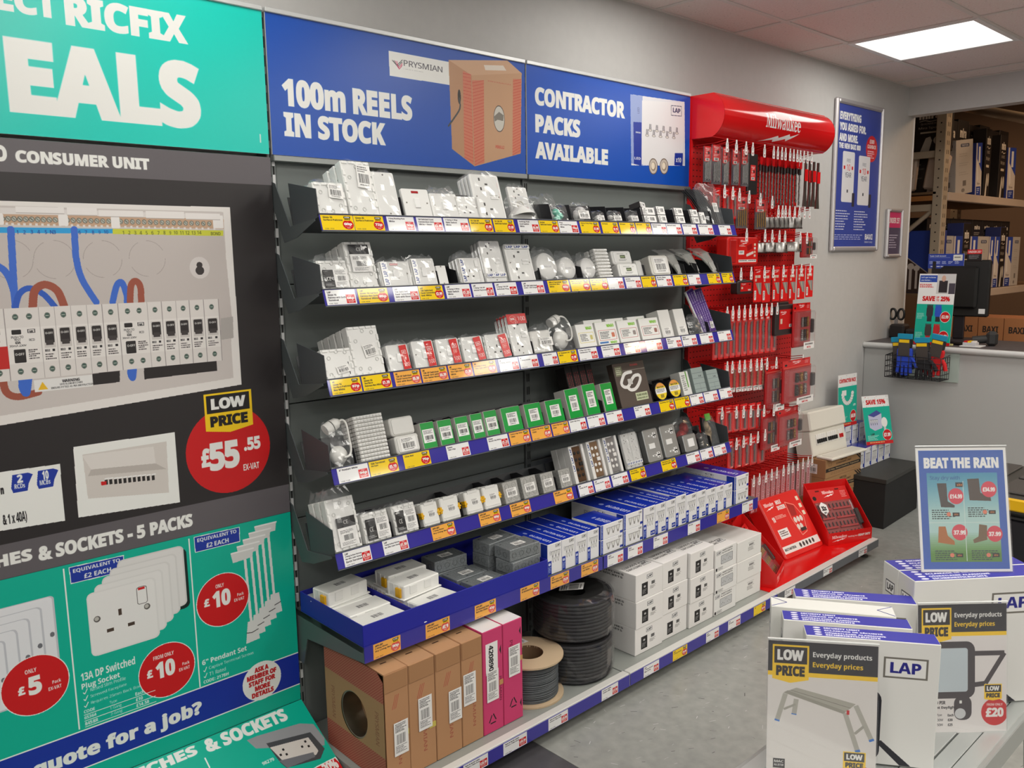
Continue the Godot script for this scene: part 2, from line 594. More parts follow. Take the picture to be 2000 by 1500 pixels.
func build_shell() -> void:
	var wall := StandardMaterial3D.new()
	wall.albedo_color = rgb(196,195,193)
	wall.albedo_texture = noise_tex(0.02,grey(250),grey(255),3,256)
	wall.normal_enabled = true
	wall.normal_texture = noise_tex(0.25,Color.BLACK, Color.WHITE, 8,256,true, 3,1.0)
	wall.normal_scale = 0.12
	wall.uv1_triplanar = true
	wall.uv1_world_triplanar = true
	wall.uv1_scale = Vector3(3,3,3)
	wall.roughness = 0.62
	M.wall = wall
	struct("wall_back", form().box(Vector3(-4.2,0,-0.1),Vector3(4.56,2.75,0)),wall, "pale grey painted plaster wall behind the shelving")
	struct("wall_left", form().box(Vector3(-4.3,0,-0.1),Vector3(-4.2,2.75,6.6)),wall)
	struct("wall_front", form().box(Vector3(-4.3,0,6.5),Vector3(4.58,2.75,6.6)),wall)
	struct("wall_right", form().box(Vector3(4.47,2.436,0.0),Vector3(4.575,2.75,6.5)),wall, "grey header over the wide counter opening")
	struct("trim_1", form(grey(236)).box(Vector3(4.56,0,-0.105),Vector3(4.578,2.436,0.003), {}, 0.002),M.satin, "white jamb strip at the edge of the counter opening")
	var fl := mat(0.36,0.0, {"albedo_texture": noise_tex(0.03,rgb(226,228,226),rgb(255,255,253),21,512), "uv1_triplanar": true, "uv1_world_triplanar": true, "uv1_scale": Vector3(1.1,1.1,1.1)})
	M.floor = fl
	var o := struct("floor", form(rgb(166,168,165)).box(Vector3(0.575,-0.1,-0.1),Vector3(4.58,FLOOR, 6.6)),fl, "pale grey speckled vinyl floor")
	part("dark_floor_tile", form(rgb(88,86,90)).box(Vector3(-4.3,-0.1,-0.1),Vector3(0.572,FLOOR, 6.6)),fl, o, "dark grey vinyl floor")
	# the short dashes cast into the vinyl
	for shade in [70,205]:
		var f := form(grey(shade))
		var r := RandomNumberGenerator.new()
		r.seed = shade
		for i in 900:
			var p := Vector3(r.randf_range(0.6,3.6),FLOOR + 0.0003,r.randf_range(0.55,3.2))
			var a := r.randfn(0.5,0.5)
			var d := Vector3(cos(a),0,sin(a))*r.randf_range(0.003,0.012)
			var s := Vector3(-sin(a),0,cos(a))*r.randf_range(0.0004,0.0012)
			f.quad(p - d - s, p + d - s, p + d + s, p - d + s)
		part("vinyl_fleck", f, M.satin, o).set_meta("kind", "stuff")
func build_ceiling() -> void:
	var tile := mat(0.85,0.0, {"albedo_texture": noise_tex(0.05,rgb(244,238,236),Color.WHITE, 31,512,false, 5), "uv1_triplanar": true, "uv1_world_triplanar": true, "uv1_scale": Vector3(3,3,3),
		"normal_enabled": true, "normal_texture": noise_tex(0.12,Color.BLACK, Color.WHITE, 33,512,true, 4,3.0), "normal_scale": 0.35})
	var slab := struct("ceiling", form(grey(120)).box(Vector3(-4.3,CEIL + 0.06,-0.1),Vector3(4.58,CEIL + 0.14,6.6)),M.matt, "suspended ceiling of white mineral tiles")
	var lines_x := []
	var lines_z := []
	var x := 3.05 - 0.6*12
	while x < 4.47:
		lines_x.append(x); x += 0.6
	lines_x.append(4.47)
	var z := 0.265
	lines_z.append(0.0)
	while z < 6.5:
		lines_z.append(z); z += 0.6
	lines_z.append(6.5)
	var col := rgb(240,229,225)
	var shapes := {}
	var r := RandomNumberGenerator.new()
	r.seed = 9
	for i in lines_x.size() - 1:
		for j in lines_z.size() - 1:
			var lit := false
			for px in PANEL_X:
				for pz in PANEL_Z:
					if absf((lines_x[i] + lines_x[i + 1]) / 2 - px) < 0.1 and absf((lines_z[j] + lines_z[j + 1]) / 2 - pz) < 0.1: lit = true
			if lit: continue
			var w: float = lines_x[i + 1] - lines_x[i]
			var d: float = lines_z[j + 1] - lines_z[j]
			var key := "%.2f %.2f" % [w, d]
			if not shapes.has(key):
				shapes[key] = form(col).box(Vector3(-w / 2 + 0.003,0,-d / 2 + 0.003),Vector3(w / 2 - 0.003,0.015,d / 2 - 0.003), {}, 0.002).done()
			var o := part("ceiling_tile", shapes[key],tile, slab)
			o.position = Vector3((lines_x[i] + lines_x[i + 1]) / 2,CEIL + 0.004 + r.randf_range(-0.001,0.001),(lines_z[j] + lines_z[j + 1]) / 2)
	var bar := rgb(222,216,212)
	for q in lines_x:
		part("ceiling_grid_bar", form(bar).box(Vector3(q - 0.012,CEIL, 0),Vector3(q + 0.012,CEIL + 0.0035,6.5)),M.satin, slab)
	for q in lines_z:
		part("ceiling_grid_bar", form(bar).box(Vector3(-4.2,CEIL - 0.0004,q - 0.012),Vector3(4.47,CEIL + 0.003,q + 0.012)),M.satin, slab)
	# pin holes and worm marks pressed into the tiles near the tool bay
	var f := form(grey(120))
	for i in 900:
		var p := Vector3(r.randf_range(1.8,4.4),CEIL + 0.0025,r.randf_range(0.03,1.4))
		var a := r.randf()*TAU
		var dd := Vector3(cos(a),0,sin(a))*r.randf_range(0.001,0.005)
		var s := Vector3(-sin(a),0,cos(a))*0.0007
		f.quad(p + dd - s, p - dd - s, p - dd + s, p + dd + s)
	part("tile_fissure", f, M.matt, slab).set_meta("kind", "stuff")
	# the recessed light panels
	var glow := StandardMaterial3D.new()
	glow.albedo_color = Color.WHITE
	glow.emission_enabled = true
	glow.emission = Color(1,0.985,0.955)
	glow.emission_energy_multiplier = 1.6
	for px in PANEL_X:
		for pz in PANEL_Z:
			var where := "above the red tool bay" if px > 3 and pz < 1 else ("over the shelving bays" if pz < 1 else "further out over the shop floor")
			var o := thing("ceiling_light", "square glowing white light panel set in the ceiling " + where, "light", Vector3(px, CEIL, pz),Vector3.ZERO, "ceiling light panels")
			var fr := form(grey(235))
			for s in [-1,1]:
				fr.box(Vector3(s*0.286 - 0.013,-0.004,-0.299),Vector3(s*0.286 + 0.013,0.012,0.299))
				fr.box(Vector3(-0.273,-0.004,s*0.286 - 0.013),Vector3(0.273,0.012,s*0.286 + 0.013))
			part("frame", fr, M.satin, o)
			part("diffuser", form().box(Vector3(-0.274,0.0,-0.274),Vector3(0.274,0.01,0.274)),glow, o)
			var l := AreaLight3D.new()
			l.name = "panel_light"
			l.area_size = Vector2(0.55,0.55)
			l.light_energy = PANEL_LIGHT*(0.42 if pz < 1 else 1.0)
			l.light_color = Color(1,0.985,0.955)
			l.area_range = 14.0
			l.area_attenuation = 2.0
			l.shadow_enabled = true
			o.add_child(l)
			l.position = Vector3(0,-0.006,0)
			l.rotation_degrees = Vector3(-90,0,0)
func build_stock_room() -> void:
	var m := mat(0.8)
	struct("wall_stock_far", form(rgb(118,98,84)).box(Vector3(10.4,0,-4),Vector3(10.5,3.9,6.6)),m)
	struct("wall_stock_left", form(rgb(112,92,80)).box(Vector3(4.58,0,-4.1),Vector3(10.5,3.9,-4)),m)
	struct("wall_stock_right", form(rgb(118,98,84)).box(Vector3(4.58,0,6.5),Vector3(10.5,3.9,6.6)),m)
	struct("wall_stock_near", form(rgb(120,104,92)).box(Vector3(4.46,2.75,-4),Vector3(4.58,3.9,6.6)),m)
	struct("wall_stock_side", form(rgb(120,104,92)).box(Vector3(4.46,0,-4),Vector3(4.56,2.75,-0.1)),m)
	struct("floor_stock", form(rgb(104,98,92)).box(Vector3(4.58,-0.1,-4.1),Vector3(10.5,FLOOR, 6.6)),m)
	struct("ceiling_stock", form(rgb(116,88,66)).box(Vector3(4.46,3.9,-4.1),Vector3(10.5,4.0,6.6)),m)
	# strip lights of the stock room, warm
	var glow := StandardMaterial3D.new()
	glow.emission_enabled = true
	glow.emission = Color(1.0,0.87,0.7)
	glow.emission_energy_multiplier = 1.5
	for p in [Vector3(6.3,3.2,1.5),Vector3(8.2,3.4,-1.2),Vector3(6.3,3.2,4.2)]:
		var o := thing("strip_light", "long warm strip light hanging in the stock room", "light", p, Vector3.ZERO, "strip lights in the stock room")
		part("housing", form(rgb(228,220,205)).box(Vector3(-0.75,0.0,-0.06),Vector3(0.75,0.07,0.06), {}, 0.008),M.satin, o)
		part("diffuser", form().box(Vector3(-0.74,-0.035,-0.05),Vector3(0.74,-0.001,0.05), {}, 0.012),glow, o)
		for s in [-0.5,0.5]:
			part("hanger", form(grey(150)).box(Vector3(s - 0.003,0.07,-0.003),Vector3(s + 0.003,3.9 - p.y, 0.003)),M.steel, o)
		var l := AreaLight3D.new()
		l.name = "strip_glow"
		l.area_size = Vector2(1.45,0.1)
		l.light_energy = 2.8
		l.light_color = Color(1.0,0.83,0.66)
		l.area_range = 14.0
		l.area_attenuation = 2.0
		l.shadow_enabled = true
		o.add_child(l)
		l.position = Vector3(0,-0.04,0)
		l.rotation_degrees = Vector3(-90,0,0)
	# pale steel beam under the stock room roof
	var a := onx(1868,206,6.9)
	var b := onx(2000,231,6.2)
	single("roof_beam", form(rgb(206,190,168)).tube(PackedVector3Array([a + (a - b) * 0.3,b + (b - a) * 1.6]),0.04,4),M.satin, "pale steel beam crossing under the stock room roof", "beam")
func build_gondola() -> void:
	# slotted uprights, grey back panels and the rails that hold the boards
	var steel := rgb(128,134,132)
	var o := thing("shelving_frame", "grey slotted steel shelving frame standing against the wall", "shelving", Vector3.ZERO)
	for x in [-1.0,0.0,1.0,2.0]:
		var f := form(rgb(112,117,116))
		f.box(Vector3(x - 0.006,FLOOR, 0.006),Vector3(x + 0.022,2.27,0.066), {}, 0.002)
		var u := part("upright", f, M.paint, o)
		var s := form(grey(24))
		var y := 0.12
		while y < 2.25:
			s.box(Vector3(x + 0.0015,y, 0.05),Vector3(x + 0.0055,y + 0.03,0.0668))
			s.box(Vector3(x + 0.0105,y, 0.05),Vector3(x + 0.0145,y + 0.03,0.0668))
			y += 0.05
		part("slot", s, M.matt, u).set_meta("kind", "stuff")
	for x in [0.0,1.0]:
		for k in 5:
			part("back_panel", form(rgb(122,128,126)).box(Vector3(x + 0.024,0.1 + k * 0.354,0.04),Vector3(x + 0.992,0.451 + k * 0.354,0.058), {}, 0.002),M.paint, o)
	# board holder rails above and below each sign
	for x in [-1.0,0.0,1.0]:
		part("sign_rail", form(rgb(216,218,218)).box(Vector3(x + 0.004,2.262,0.05),Vector3(x + 0.996,2.276,0.086), {}, 0.002),M.alu, o, "white top rail of a sign board")
		if x >= 0:
			part("sign_rail", form(rgb(156,160,158)).box(Vector3(x + 0.004,1.862,0.05),Vector3(x + 0.996,1.879,0.09), {}, 0.002),M.alu, o)
	# the white black-slotted edge strip seen left of the shelves
	var e := form(grey(214))
	var y2 := 0.3
	while y2 < 1.87:
		e.box(Vector3(0.0065,y2,0.064),Vector3(0.0145,y2 + 0.026,0.0712))
		y2 += 0.05
	part("slot_plate", e, M.paint, o).set_meta("kind", "stuff")
# ---------- the printed boards ----------
const TEAL := Color8(4,178,152)
const BLUE := Color8(10,78,178)
const NAVY := Color8(20,38,132)
const INK := Color8(28,26,28)
const RED := Color8(206,24,28)
const OFFWHITE := Color8(238,238,234)
const YELLOW := Color8(248,206,24)
func board(called: String, s: Sheet, thick: float, m: Material, label: String, category := "sign") -> Node3D:
	# a flat printed board standing where its sheet was placed
	var n := s.ey.cross(s.ex).normalized()
	var o := thing(called, label, category, s.at + s.ex*0.5 + s.ey)
	o.basis = Basis(s.ex.normalized(),-s.ey.normalized(),n).orthonormalized()
	var w := s.ex.length()
	var h := s.ey.length()
	var f := form()
	f.quad(Vector3(-w / 2,h, 0),Vector3(w / 2,h, 0),Vector3(w / 2,0,0),Vector3(-w / 2,0,0),Rect2(0,0,1,1))
	part("print", f, m, o)
	part("panel", form(grey(225)).box(Vector3(-w / 2,0,-thick),Vector3(w / 2,h, -0.0004)),M.satin, o)
	return o
func price_disc(s: Sheet, px: float, py: float, rx: float, lines: Array, rim := true) -> void:
	# red price disc: lines are [text, dx, dy, height, (width)] in disc radii
	var c := s.P(px, py)
	var r := absf(s.P(px + rx, py).x - c.x)
	if rim: s.ell(c.x, c.y, r*1.03,r*1.03,OFFWHITE)
	s.ell(c.x, c.y, r, r, RED)
	for l in lines:
		s.text(l[0],c.x + l[1] * r, c.y + l[2] * r, l[3] * r, OFFWHITE, l[4] * r if l.size() > 4 else 0.0,l[5] if l.size() > 5 else "black", 1)
func low_price(s: Sheet, x: float, y: float, w: float, h: float) -> void:
	# the black and yellow shield, by its upper left and size
	s.poly(PackedVector2Array([Vector2(x, y),Vector2(x + w, y),Vector2(x + w, y + h*0.9),Vector2(x + w*0.5,y + h),Vector2(x, y + h*0.9)]),YELLOW)
	s.rect(x + w*0.05,y + h*0.05,w*0.9,h*0.44,INK)
	s.text("LOW", x + w * 0.5,y + h * 0.12,h * 0.29,OFFWHITE, w * 0.74, "black", 1)
	s.text("PRICE", x + w * 0.5,y + h * 0.55,h * 0.28,INK, w * 0.8, "black", 1)
func build_boards() -> void:
	var top := 2.262
	# green deals sign
	var s := Sheet.new(1024,392,rgb(2,206,190))
	s.place(Vector3(-1,top, 0.08),Vector3(0.995,0,0),Vector3(0,-0.381,0))
	s.say("RICFIX", 122,-14,369,88,OFFWHITE, "black")
	s.say("ELECT", -100,-56,115,40,OFFWHITE, "black")
	s.say("EALS", 3,66,397,256,OFFWHITE, "black")
	s.say("D", -175,40,-10,205,OFFWHITE, "black")
	s.rect(s.P(507,262).x, s.P(507,262).y, 4,24,rgb(200,226,220))
	board("sign_board", s, 0.006,sheet_mat(s, 0.3), "green sign board with big white DEALS lettering over the picture panel")
	# blue reels sign
	s = Sheet.new(1024,392,BLUE)
	s.place(Vector3(0.005,top, 0.08),Vector3(0.992,0,0),Vector3(0,-0.381,0))
	s.say("100m REELS", 549,150,807,238,OFFWHITE, "black")
	s.say("IN STOCK", 553,217,755,285,OFFWHITE, "black")
	s.poly(s.pts([759,99,878,121,878,166,761,148]),OFFWHITE)
	s.say("PRYSMIAN", 788,117,865,142,rgb(60,56,66), "thin")
	s.say("CABLES & SYSTEMS", 788,134,827,140,rgb(90,86,92), "thin")
	for k in 4:
		s.line(s.pts([766 + k*3,117.5 + k*0.5,775 + k*1.5,128 + k*2.4,786,117 + k*3.4]),2.2,[rgb(50,48,52),rgb(50,48,52),rgb(200,30,90),rgb(200,30,90)][k])
	var tan_ := rgb(198,154,118)
	s.poly(s.pts([876,117,991,118,1019,143,1017,300,927,325,883,291]),tan_)
	s.poly(s.pts([876,117,921,145,927,325,883,291]),rgb(186,140,104))
	s.poly(s.pts([876,117,991,118,1019,143,921,147]),rgb(206,164,130))
	for band in [[904,138,920,146,925,322,907,308],[922,157,945,157,946,318,927,324],[1002,154,1018,155,1017,299,1001,304]]:
		var q := s.pts(band)
		s.poly(q, rgb(206,120,92))
		for k in 26:
			var t := k / 26.0
			s.line(PackedVector2Array([q[0].lerp(q[3],t + 0.03),q[1].lerp(q[2],t)]),1.6,rgb(196,74,58))
	var c0 := s.P(975,232)
	s.ell(c0.x, c0.y, 27,46,rgb(70,60,52))
	s.ell(c0.x, c0.y, 25,43,rgb(206,202,192))
	s.poly(PackedVector2Array([c0 + Vector2(-24,-6),c0 + Vector2(0,-24),c0 + Vector2(22,-14),c0 + Vector2(20,6),c0 + Vector2(-8,4),c0 + Vector2(-22,12)]),rgb(128,122,112))
	s.say("PRYSMIAN", 953,157,998,167,rgb(196,90,70), "thin")
	s.say("PIRELLI", 968,283,985,291,rgb(196,74,58), "bold")
	s.ell(s.P(897,189).x, s.P(897,189).y, 7,24,rgb(40,34,30))
	s.curve(s.pts([897,192,898,212,886,232,876,246]),6,rgb(62,64,66))
	s.poly(s.pts([945,127,983,128,989,138,948,137]),rgb(226,214,200))
	board("sign_board", s, 0.006,sheet_mat(s, 0.3), "blue sign board about 100m reels with a cable box picture")
	# blue contractor packs sign
	s = Sheet.new(1024,392,rgb(10,80,186))
	s.place(Vector3(1.005,top, 0.08),Vector3(0.992,0,0),Vector3(0,-0.381,0))
	s.say("CONTRACTOR", 1044,168,1221,233,OFFWHITE, "black")
	s.say("PACKS", 1045,221,1134,270,OFFWHITE, "black")
	s.say("AVAILABLE", 1045,275,1188,323,OFFWHITE, "black")
	s.poly(s.pts([1231,184,1337,199,1338,324,1233,323]),rgb(226,226,232))
	s.poly(s.pts([1231,184,1255,188,1256,324,1233,319]),rgb(150,166,214))
	s.poly(s.pts([1254,196,1337,201,1333,324,1253,321]),rgb(234,232,234))
	s.poly(s.pts([1237,238,1253,239,1253,324,1238,320]),rgb(30,56,160))
	s.say("LED", 1239,306,1252,313,OFFWHITE)
	s.say("3000K", 1241,256,1252,261,OFFWHITE)
	s.text("LED", s.P(1247,210).x - 7,s.P(1247,210).y, 13,rgb(90,100,150),0, "thin", 0,1)
	s.poly(s.pts([1318,299,1334,299,1333,324,1317,323]),rgb(30,56,160))
	s.say("x10", 1320,307,1331,318,OFFWHITE)
	s.line(s.pts([1311,206,1331,208,1331,227,1311,225]),2.5,rgb(50,60,90),true)
	s.say("LAP", 1314,210,1329,222,rgb(40,50,90), "bold")
	for k in 10:
		var b := s.P(1264 + (k % 5)*13 + (6 if k < 5 else 0),252 + (k % 5)*1.5 if k < 5 else 262 + (k % 5)*1.2)
		s.poly(PackedVector2Array([b + Vector2(-8,4),b + Vector2(-6,-20),b + Vector2(6,-20),b + Vector2(8,4)]),rgb(120,118,122))
		s.poly(PackedVector2Array([b + Vector2(-3,4),b + Vector2(-2,-20),b + Vector2(2,-20),b + Vector2(3,4)]),rgb(200,200,204))
		s.ell(b.x, b.y + 5,13,5.5,rgb(150,146,148))
		s.ell(b.x, b.y + 5,9,3.5,rgb(226,220,214))
	for px in [1276.0,1297.0]:
		var d := s.P(px, 325)
		s.ell(d.x, d.y, 31,34,rgb(110,90,76))
		s.ell(d.x, d.y, 27,30,rgb(206,194,182))
		s.ell(d.x, d.y, 17,19,rgb(150,130,112))
		s.ell(d.x - 2,d.y - 2,13,15,rgb(240,226,206))
	board("sign_board", s, 0.006,sheet_mat(s, 0.3), "blue sign board about contractor packs with a lamp box picture")
	draw_picture_panel()
	draw_slant_board()
func breaker(s: Sheet, x0: float, x1: float, y0: float, y1: float, big: bool) -> void:
	# one module of the fuse board picture, in sheet pixels
	var w := x1 - x0
	var h := y1 - y0
	s.rect(x0,y0,w, h, rgb(224,218,214))
	s.rect(x0,y0 + h*0.27,w, h*0.5,rgb(232,227,223))
	s.rect(x1 - 1.5,y0,1.5,h, rgb(150,142,140))
	for q in ([0.3,0.7] if big else [0.5]):
		for yy in [0.12,0.88]:
			s.ell(x0 + w*q, y0 + h*yy, minf(7,w*0.24),minf(8,w*0.26),rgb(110,116,108))
			s.ell(x0 + w*q, y0 + h*yy, minf(5,w*0.18),minf(6,w*0.2),rgb(66,92,84))
			s.rect(x0 + w*q - 4,y0 + h*yy - 1,8,2,rgb(190,196,186))
	if big:
		s.rrect(x0 + w*0.15,y0 + h*0.3,w*0.28,h*0.06,2,rgb(44,40,40))
		s.text("PUSH TO", x0 + w * 0.3,y0 + h * 0.385,6,INK, w * 0.36, "thin", 1)
		s.text("TEST", x0 + w * 0.3,y0 + h * 0.42,6,INK, 0, "thin", 1)
		s.text("63A", x0 + w * 0.3,y0 + h * 0.46,7,INK, 0, "bold", 1)
		s.text("30mA 230V", x0 + w * 0.3,y0 + h * 0.505,5,INK, w * 0.5, "thin", 1)
		s.rrect(x0 + w*0.16,y0 + h*0.57,w*0.34,h*0.19,3,rgb(44,40,40))
		s.text("O-OFF", x0 + w * 0.33,y0 + h * 0.62,7,OFFWHITE, w * 0.28, "bold", 1)
		s.line(PackedVector2Array([Vector2(x0 + w*0.62,y0 + h*0.3),Vector2(x0 + w*0.82,y0 + h*0.3),Vector2(x0 + w*0.82,y0 + h*0.35),Vector2(x0 + w*0.62,y0 + h*0.35)]),1.5,INK, true)
		s.text("MK", x0 + w * 0.72,y0 + h * 0.312,6,INK, 0, "bold", 1)
		s.text("RCD", x0 + w * 0.72,y0 + h * 0.43,6,INK, 0, "thin", 1)
		s.scribble(x0 + w*0.58,y0 + h*0.58,w*0.34,h*0.15,5,rgb(70,64,64),int(x0))
	else:
		s.rect(x0 + w*0.14,y0 + h*0.3,w*0.72,h*0.28,rgb(206,200,196))
		s.rrect(x0 + w*0.2,y0 + h*0.31,w*0.6,h*0.2,3,rgb(48,43,43))
		s.rect(x0 + w*0.26,y0 + h*0.47,w*0.48,h*0.07,rgb(66,60,60))
		s.text("O-OFF", x0 + w * 0.5,y0 + h * 0.35,6,OFFWHITE, w * 0.5, "bold", 1)
		s.text("B32", x0 + w * 0.14,y0 + h * 0.6,6,INK, 0, "bold")
		s.rect(x0 + w*0.62,y0 + h*0.6,w*0.16,h*0.03,INK)
		s.scribble(x0 + w*0.14,y0 + h*0.66,w*0.7,h*0.1,3,rgb(70,64,64),int(x0))
func draw_picture_panel() -> void:
	var hgt := 1.872 - 0.238
	var s := Sheet.new(1100,1797,rgb(44,40,41))
	s.place(Vector3(-1,1.872,0.08),Vector3(0.997,0,0),Vector3(0,-hgt, 0))
	var slate := rgb(98,93,97)
	var y1 := s.P(529,362).y
	s.rect(0,0,1100,y1,slate)
	s.say("CONSUMER UNIT", 28,292,294,333,OFFWHITE, "black")
	s.say("DUAL RCD", -165,270,16,317,OFFWHITE, "black")
	# the open fuse board
	var body := rgb(206,198,194)
	s.poly(s.pts([-240,385,449,405,472,751,-240,872]),rgb(232,227,223))
	s.poly(s.pts([-230,395,436,414,456,738,-230,850]),body)
	s.poly(s.pts([-230,440,437,459,455,640,-230,700]),rgb(198,189,185))
	s.poly(s.pts([-230,397,435,420,437,446,-230,424]),rgb(224,218,215))
	s.poly(s.pts([-230,412,437,428,437,447,-230,434]),rgb(196,162,134))
	for k in 46:
		var t := k / 46.0
		var e := s.P(lerpf(-100,432,t),lerpf(424.5,437.5,t))
		s.ell(e.x, e.y, 6.5,7,rgb(96,96,86))
		s.ell(e.x, e.y, 5,5.5,rgb(178,180,170))
		s.line(PackedVector2Array([e + Vector2(-3,-3),e + Vector2(3,3)]),1.6,rgb(80,84,76))
		s.rect(e.x - 7,s.P(lerpf(-100,432,t),lerpf(433,446,t)).y - 1,6,6,rgb(226,220,216))
	for q in [[113,419,134,441],[216,423,235,446],[-10,416,8,439],[415,421,437,446]]:
		var a := s.P(q[0],q[1])
		var b := s.P(q[2],q[3])
		s.rrect(a.x, a.y, b.x - a.x, b.y - a.y, 4,rgb(238,234,231))
	for q in [[30,403,126,418],[130,405,190,422],[192,410,280,425],[284,412,360,428],[362,416,430,430]]:
		var a := s.P(q[0],q[1])
		var b := s.P(q[2],q[3])
		s.rect(a.x, a.y, b.x - a.x, b.y - a.y, rgb(236,231,228))
		s.rect(a.x, b.y - 2,b.x - a.x, 2,rgb(186,178,174))
	s.poly(s.pts([-230,440,220,447,220,456,-230,453]),rgb(40,160,222))
	s.poly(s.pts([220,447,436,450,436,461,220,457]),rgb(206,208,62))
	var nums := ["1", "2", "3", "4", "5", "N3"]
	for k in 6: s.text(nums[k],s.P(34 + k * 13.8,452).x, s.P(34 + k * 13.8,449.5).y, 10,NAVY, 0, "thin", 1)
	for k in 5: s.text(str(6 + k),s.P(155 + k * 13,452).x, s.P(155 + k * 13,450).y, 10,NAVY, 0, "thin", 1)
	for k in 14: s.text(str(1 + k),s.P(241 + k * 11.4,454).x, s.P(241 + k * 11.4,451.2).y, 10,rgb(60,66,20),0, "thin", 1)
	s.text("BOND", s.P(421,455).x, s.P(421,453).y, 9,rgb(60,66,20),0, "thin", 1)
	for k in [[107,507,30],[201,506,30],[288,505,30],[22,507,28]]:
		var c := s.P(k[0],k[1])
		for i in 40:
			if i % 10 < 7:
				var u := Vector2.from_angle(TAU*i / 40.0)*50
				var u2 := Vector2.from_angle(TAU*(i + 1) / 40.0)*50
				s.line(PackedVector2Array([c + u, c + u2]),1.6,rgb(168,158,154))
	var kh := s.P(390,523)
	s.ell(kh.x, kh.y, 30,32,rgb(218,211,208))
	s.ell(kh.x, kh.y - 8,9,9,rgb(58,52,52))
	s.ell(kh.x, kh.y + 8,13,13,rgb(58,52,52))
	# wires behind the row of switches
	var bl := rgb(62,108,206)
	var br := rgb(160,84,66)
	s.curve(s.pts([21,448,24,500,27,560,30,600]),17,bl)
	s.curve(s.pts([-20,512,10,530,26,565,30,600]),17,bl)
	s.curve(s.pts([30,600,38,574,58,563,85,575,108,600]),15,rgb(48,92,190))
	s.curve(s.pts([145,448,148,500,160,545,188,590]),17,bl)
	s.curve(s.pts([220,590,228,558,238,552,247,575,248,592]),17,bl)
	s.curve(s.pts([64,600,68,568,88,556,112,568,126,600]),20,br)
	s.curve(s.pts([254,590,256,558,265,549,274,560,276,590]),18,br)
	s.curve(s.pts([5,735,12,765,35,775,75,766]),18,br)
	s.curve(s.pts([43,738,44,758,52,768,56,740]),17,bl)
	s.curve(s.pts([254,716,255,732,260,738,262,716]),16,bl)
	s.poly(s.pts([180,730,234,724,234,746,182,752]),rgb(44,39,39))
	s.poly(s.pts([281,718,423,703,424,724,282,741]),rgb(44,39,39))
	var yt := s.P(250,592).y
	var yb := s.P(250,722).y
	var xs := [-60.0,12.0,80.0,111.0,143.0,174.0,204.0,235.0,292.0,320.0,348.0,374.0,402.0,431.0]
	for k in xs.size() - 1:
		breaker(s, s.P(xs[k],650).x, s.P(xs[k + 1],650).x, yt, yb, k == 1 or k == 7 or k == 0)
	var sw := s.P(-30,650).x
	s.rect(sw, yt + (yb - yt)*0.52,s.P(12,650).x - sw, 58,rgb(196,40,38))
	s.poly(s.pts([431,622,455,618,456,660,431,664]),rgb(178,172,168))
	var wl := s.P(66,743)
	s.rect(wl.x, wl.y, s.P(180,735).x - wl.x, 32,rgb(232,230,228))
	s.poly(PackedVector2Array([wl + Vector2(8,27),wl + Vector2(20,6),wl + Vector2(32,27)]),rgb(236,186,40))
	s.text("WARNING", wl.x + 90,wl.y + 5,8,INK, 0, "bold", 1)
	s.text("LIVE BUSBAR COVER", wl.x + 90,wl.y + 15,5,INK, 0, "thin", 1)
	s.text("ENSURE FITTED AS PER INSTRUCTIONS", wl.x + 95,wl.y + 23,5,INK, 110, "thin", 1)
	# price and the small pictures
	price_disc(s, 448,878,80,[["£", -0.56,-0.12,0.44,0.22],["55", -0.12,-0.22,0.66,0.72],[".55", 0.56,-0.22,0.32,0.42],["EX-VAT", 0.5,0.4,0.16,0.4, "bold"]],false)
	var a1 := s.P(397,771)
	low_price(s, a1.x, a1.y, s.P(490,760).x - a1.x, s.P(397,852).y - a1.y)
	s.poly(s.pts([143,873,341,844,352,981,153,1011]),OFFWHITE)
	s.poly(s.pts([161,888,325,862,330,962,172,974]),rgb(214,207,201))
	s.poly(s.pts([160,890,300,872,304,905,178,917]),rgb(226,220,215))
	s.poly(s.pts([178,917,304,905,325,916,172,930]),rgb(190,182,176))
	for k in 11:
		var e := s.P(204 + k*9.2,938 - k*0.9)
		s.rect(e.x, e.y, 8,14,rgb(40,36,36))
		s.rect(e.x, e.y - 5,12,4,rgb(240,238,236))
	s.poly(s.pts([197,941,208,940,208,947,198,948]),RED)
	s.poly(s.pts([-230,954,117,906,127,1017,-230,1074]),OFFWHITE)
	s.say("& 1 x 40A)", 4,1006,54,1021,INK, "bold")
	s.say("n", 0,953,9,965,INK, "black")
	for k in [[24,930, "2", "RCDs"],[74,922, "10", "MCBs"]]:
		s.poly(s.pts([k[0],k[1] - 2,k[0] + 30,k[1] - 7,k[0] + 40,k[1] - 4,k[0] + 32,k[1] + 14,k[0] + 30,k[1] + 28,k[0] + 2,k[1] + 33,k[0] - 2,k[1] + 24]),rgb(30,56,160))
		s.say(k[2],k[0] + 7,k[1] - 2,k[0] + 22,k[1] + 13,OFFWHITE, "black")
		s.say(k[3],k[0] + 3,k[1] + 16,k[0] + 26,k[1] + 23,OFFWHITE, "bold")
	# the strip over the packs
	var g0 := s.P(562,946).y
	var g1 := s.P(564,1000).y
	s.rect(0,g1,1100,1797 - g1,TEAL)
	s.rect(0,g0,1100,g1 - g0,slate)
	s.say("& SOCKETS - 5 PACKS", 73,1068,378,1028,OFFWHITE, "black")
	s.say("SWITCHES", -150,1116,65,1094,OFFWHITE, "black")
	for q in [[124,1111,155,1425],[369,1052,391,1342]]:
		s.line(s.pts(q),4,OFFWHITE)
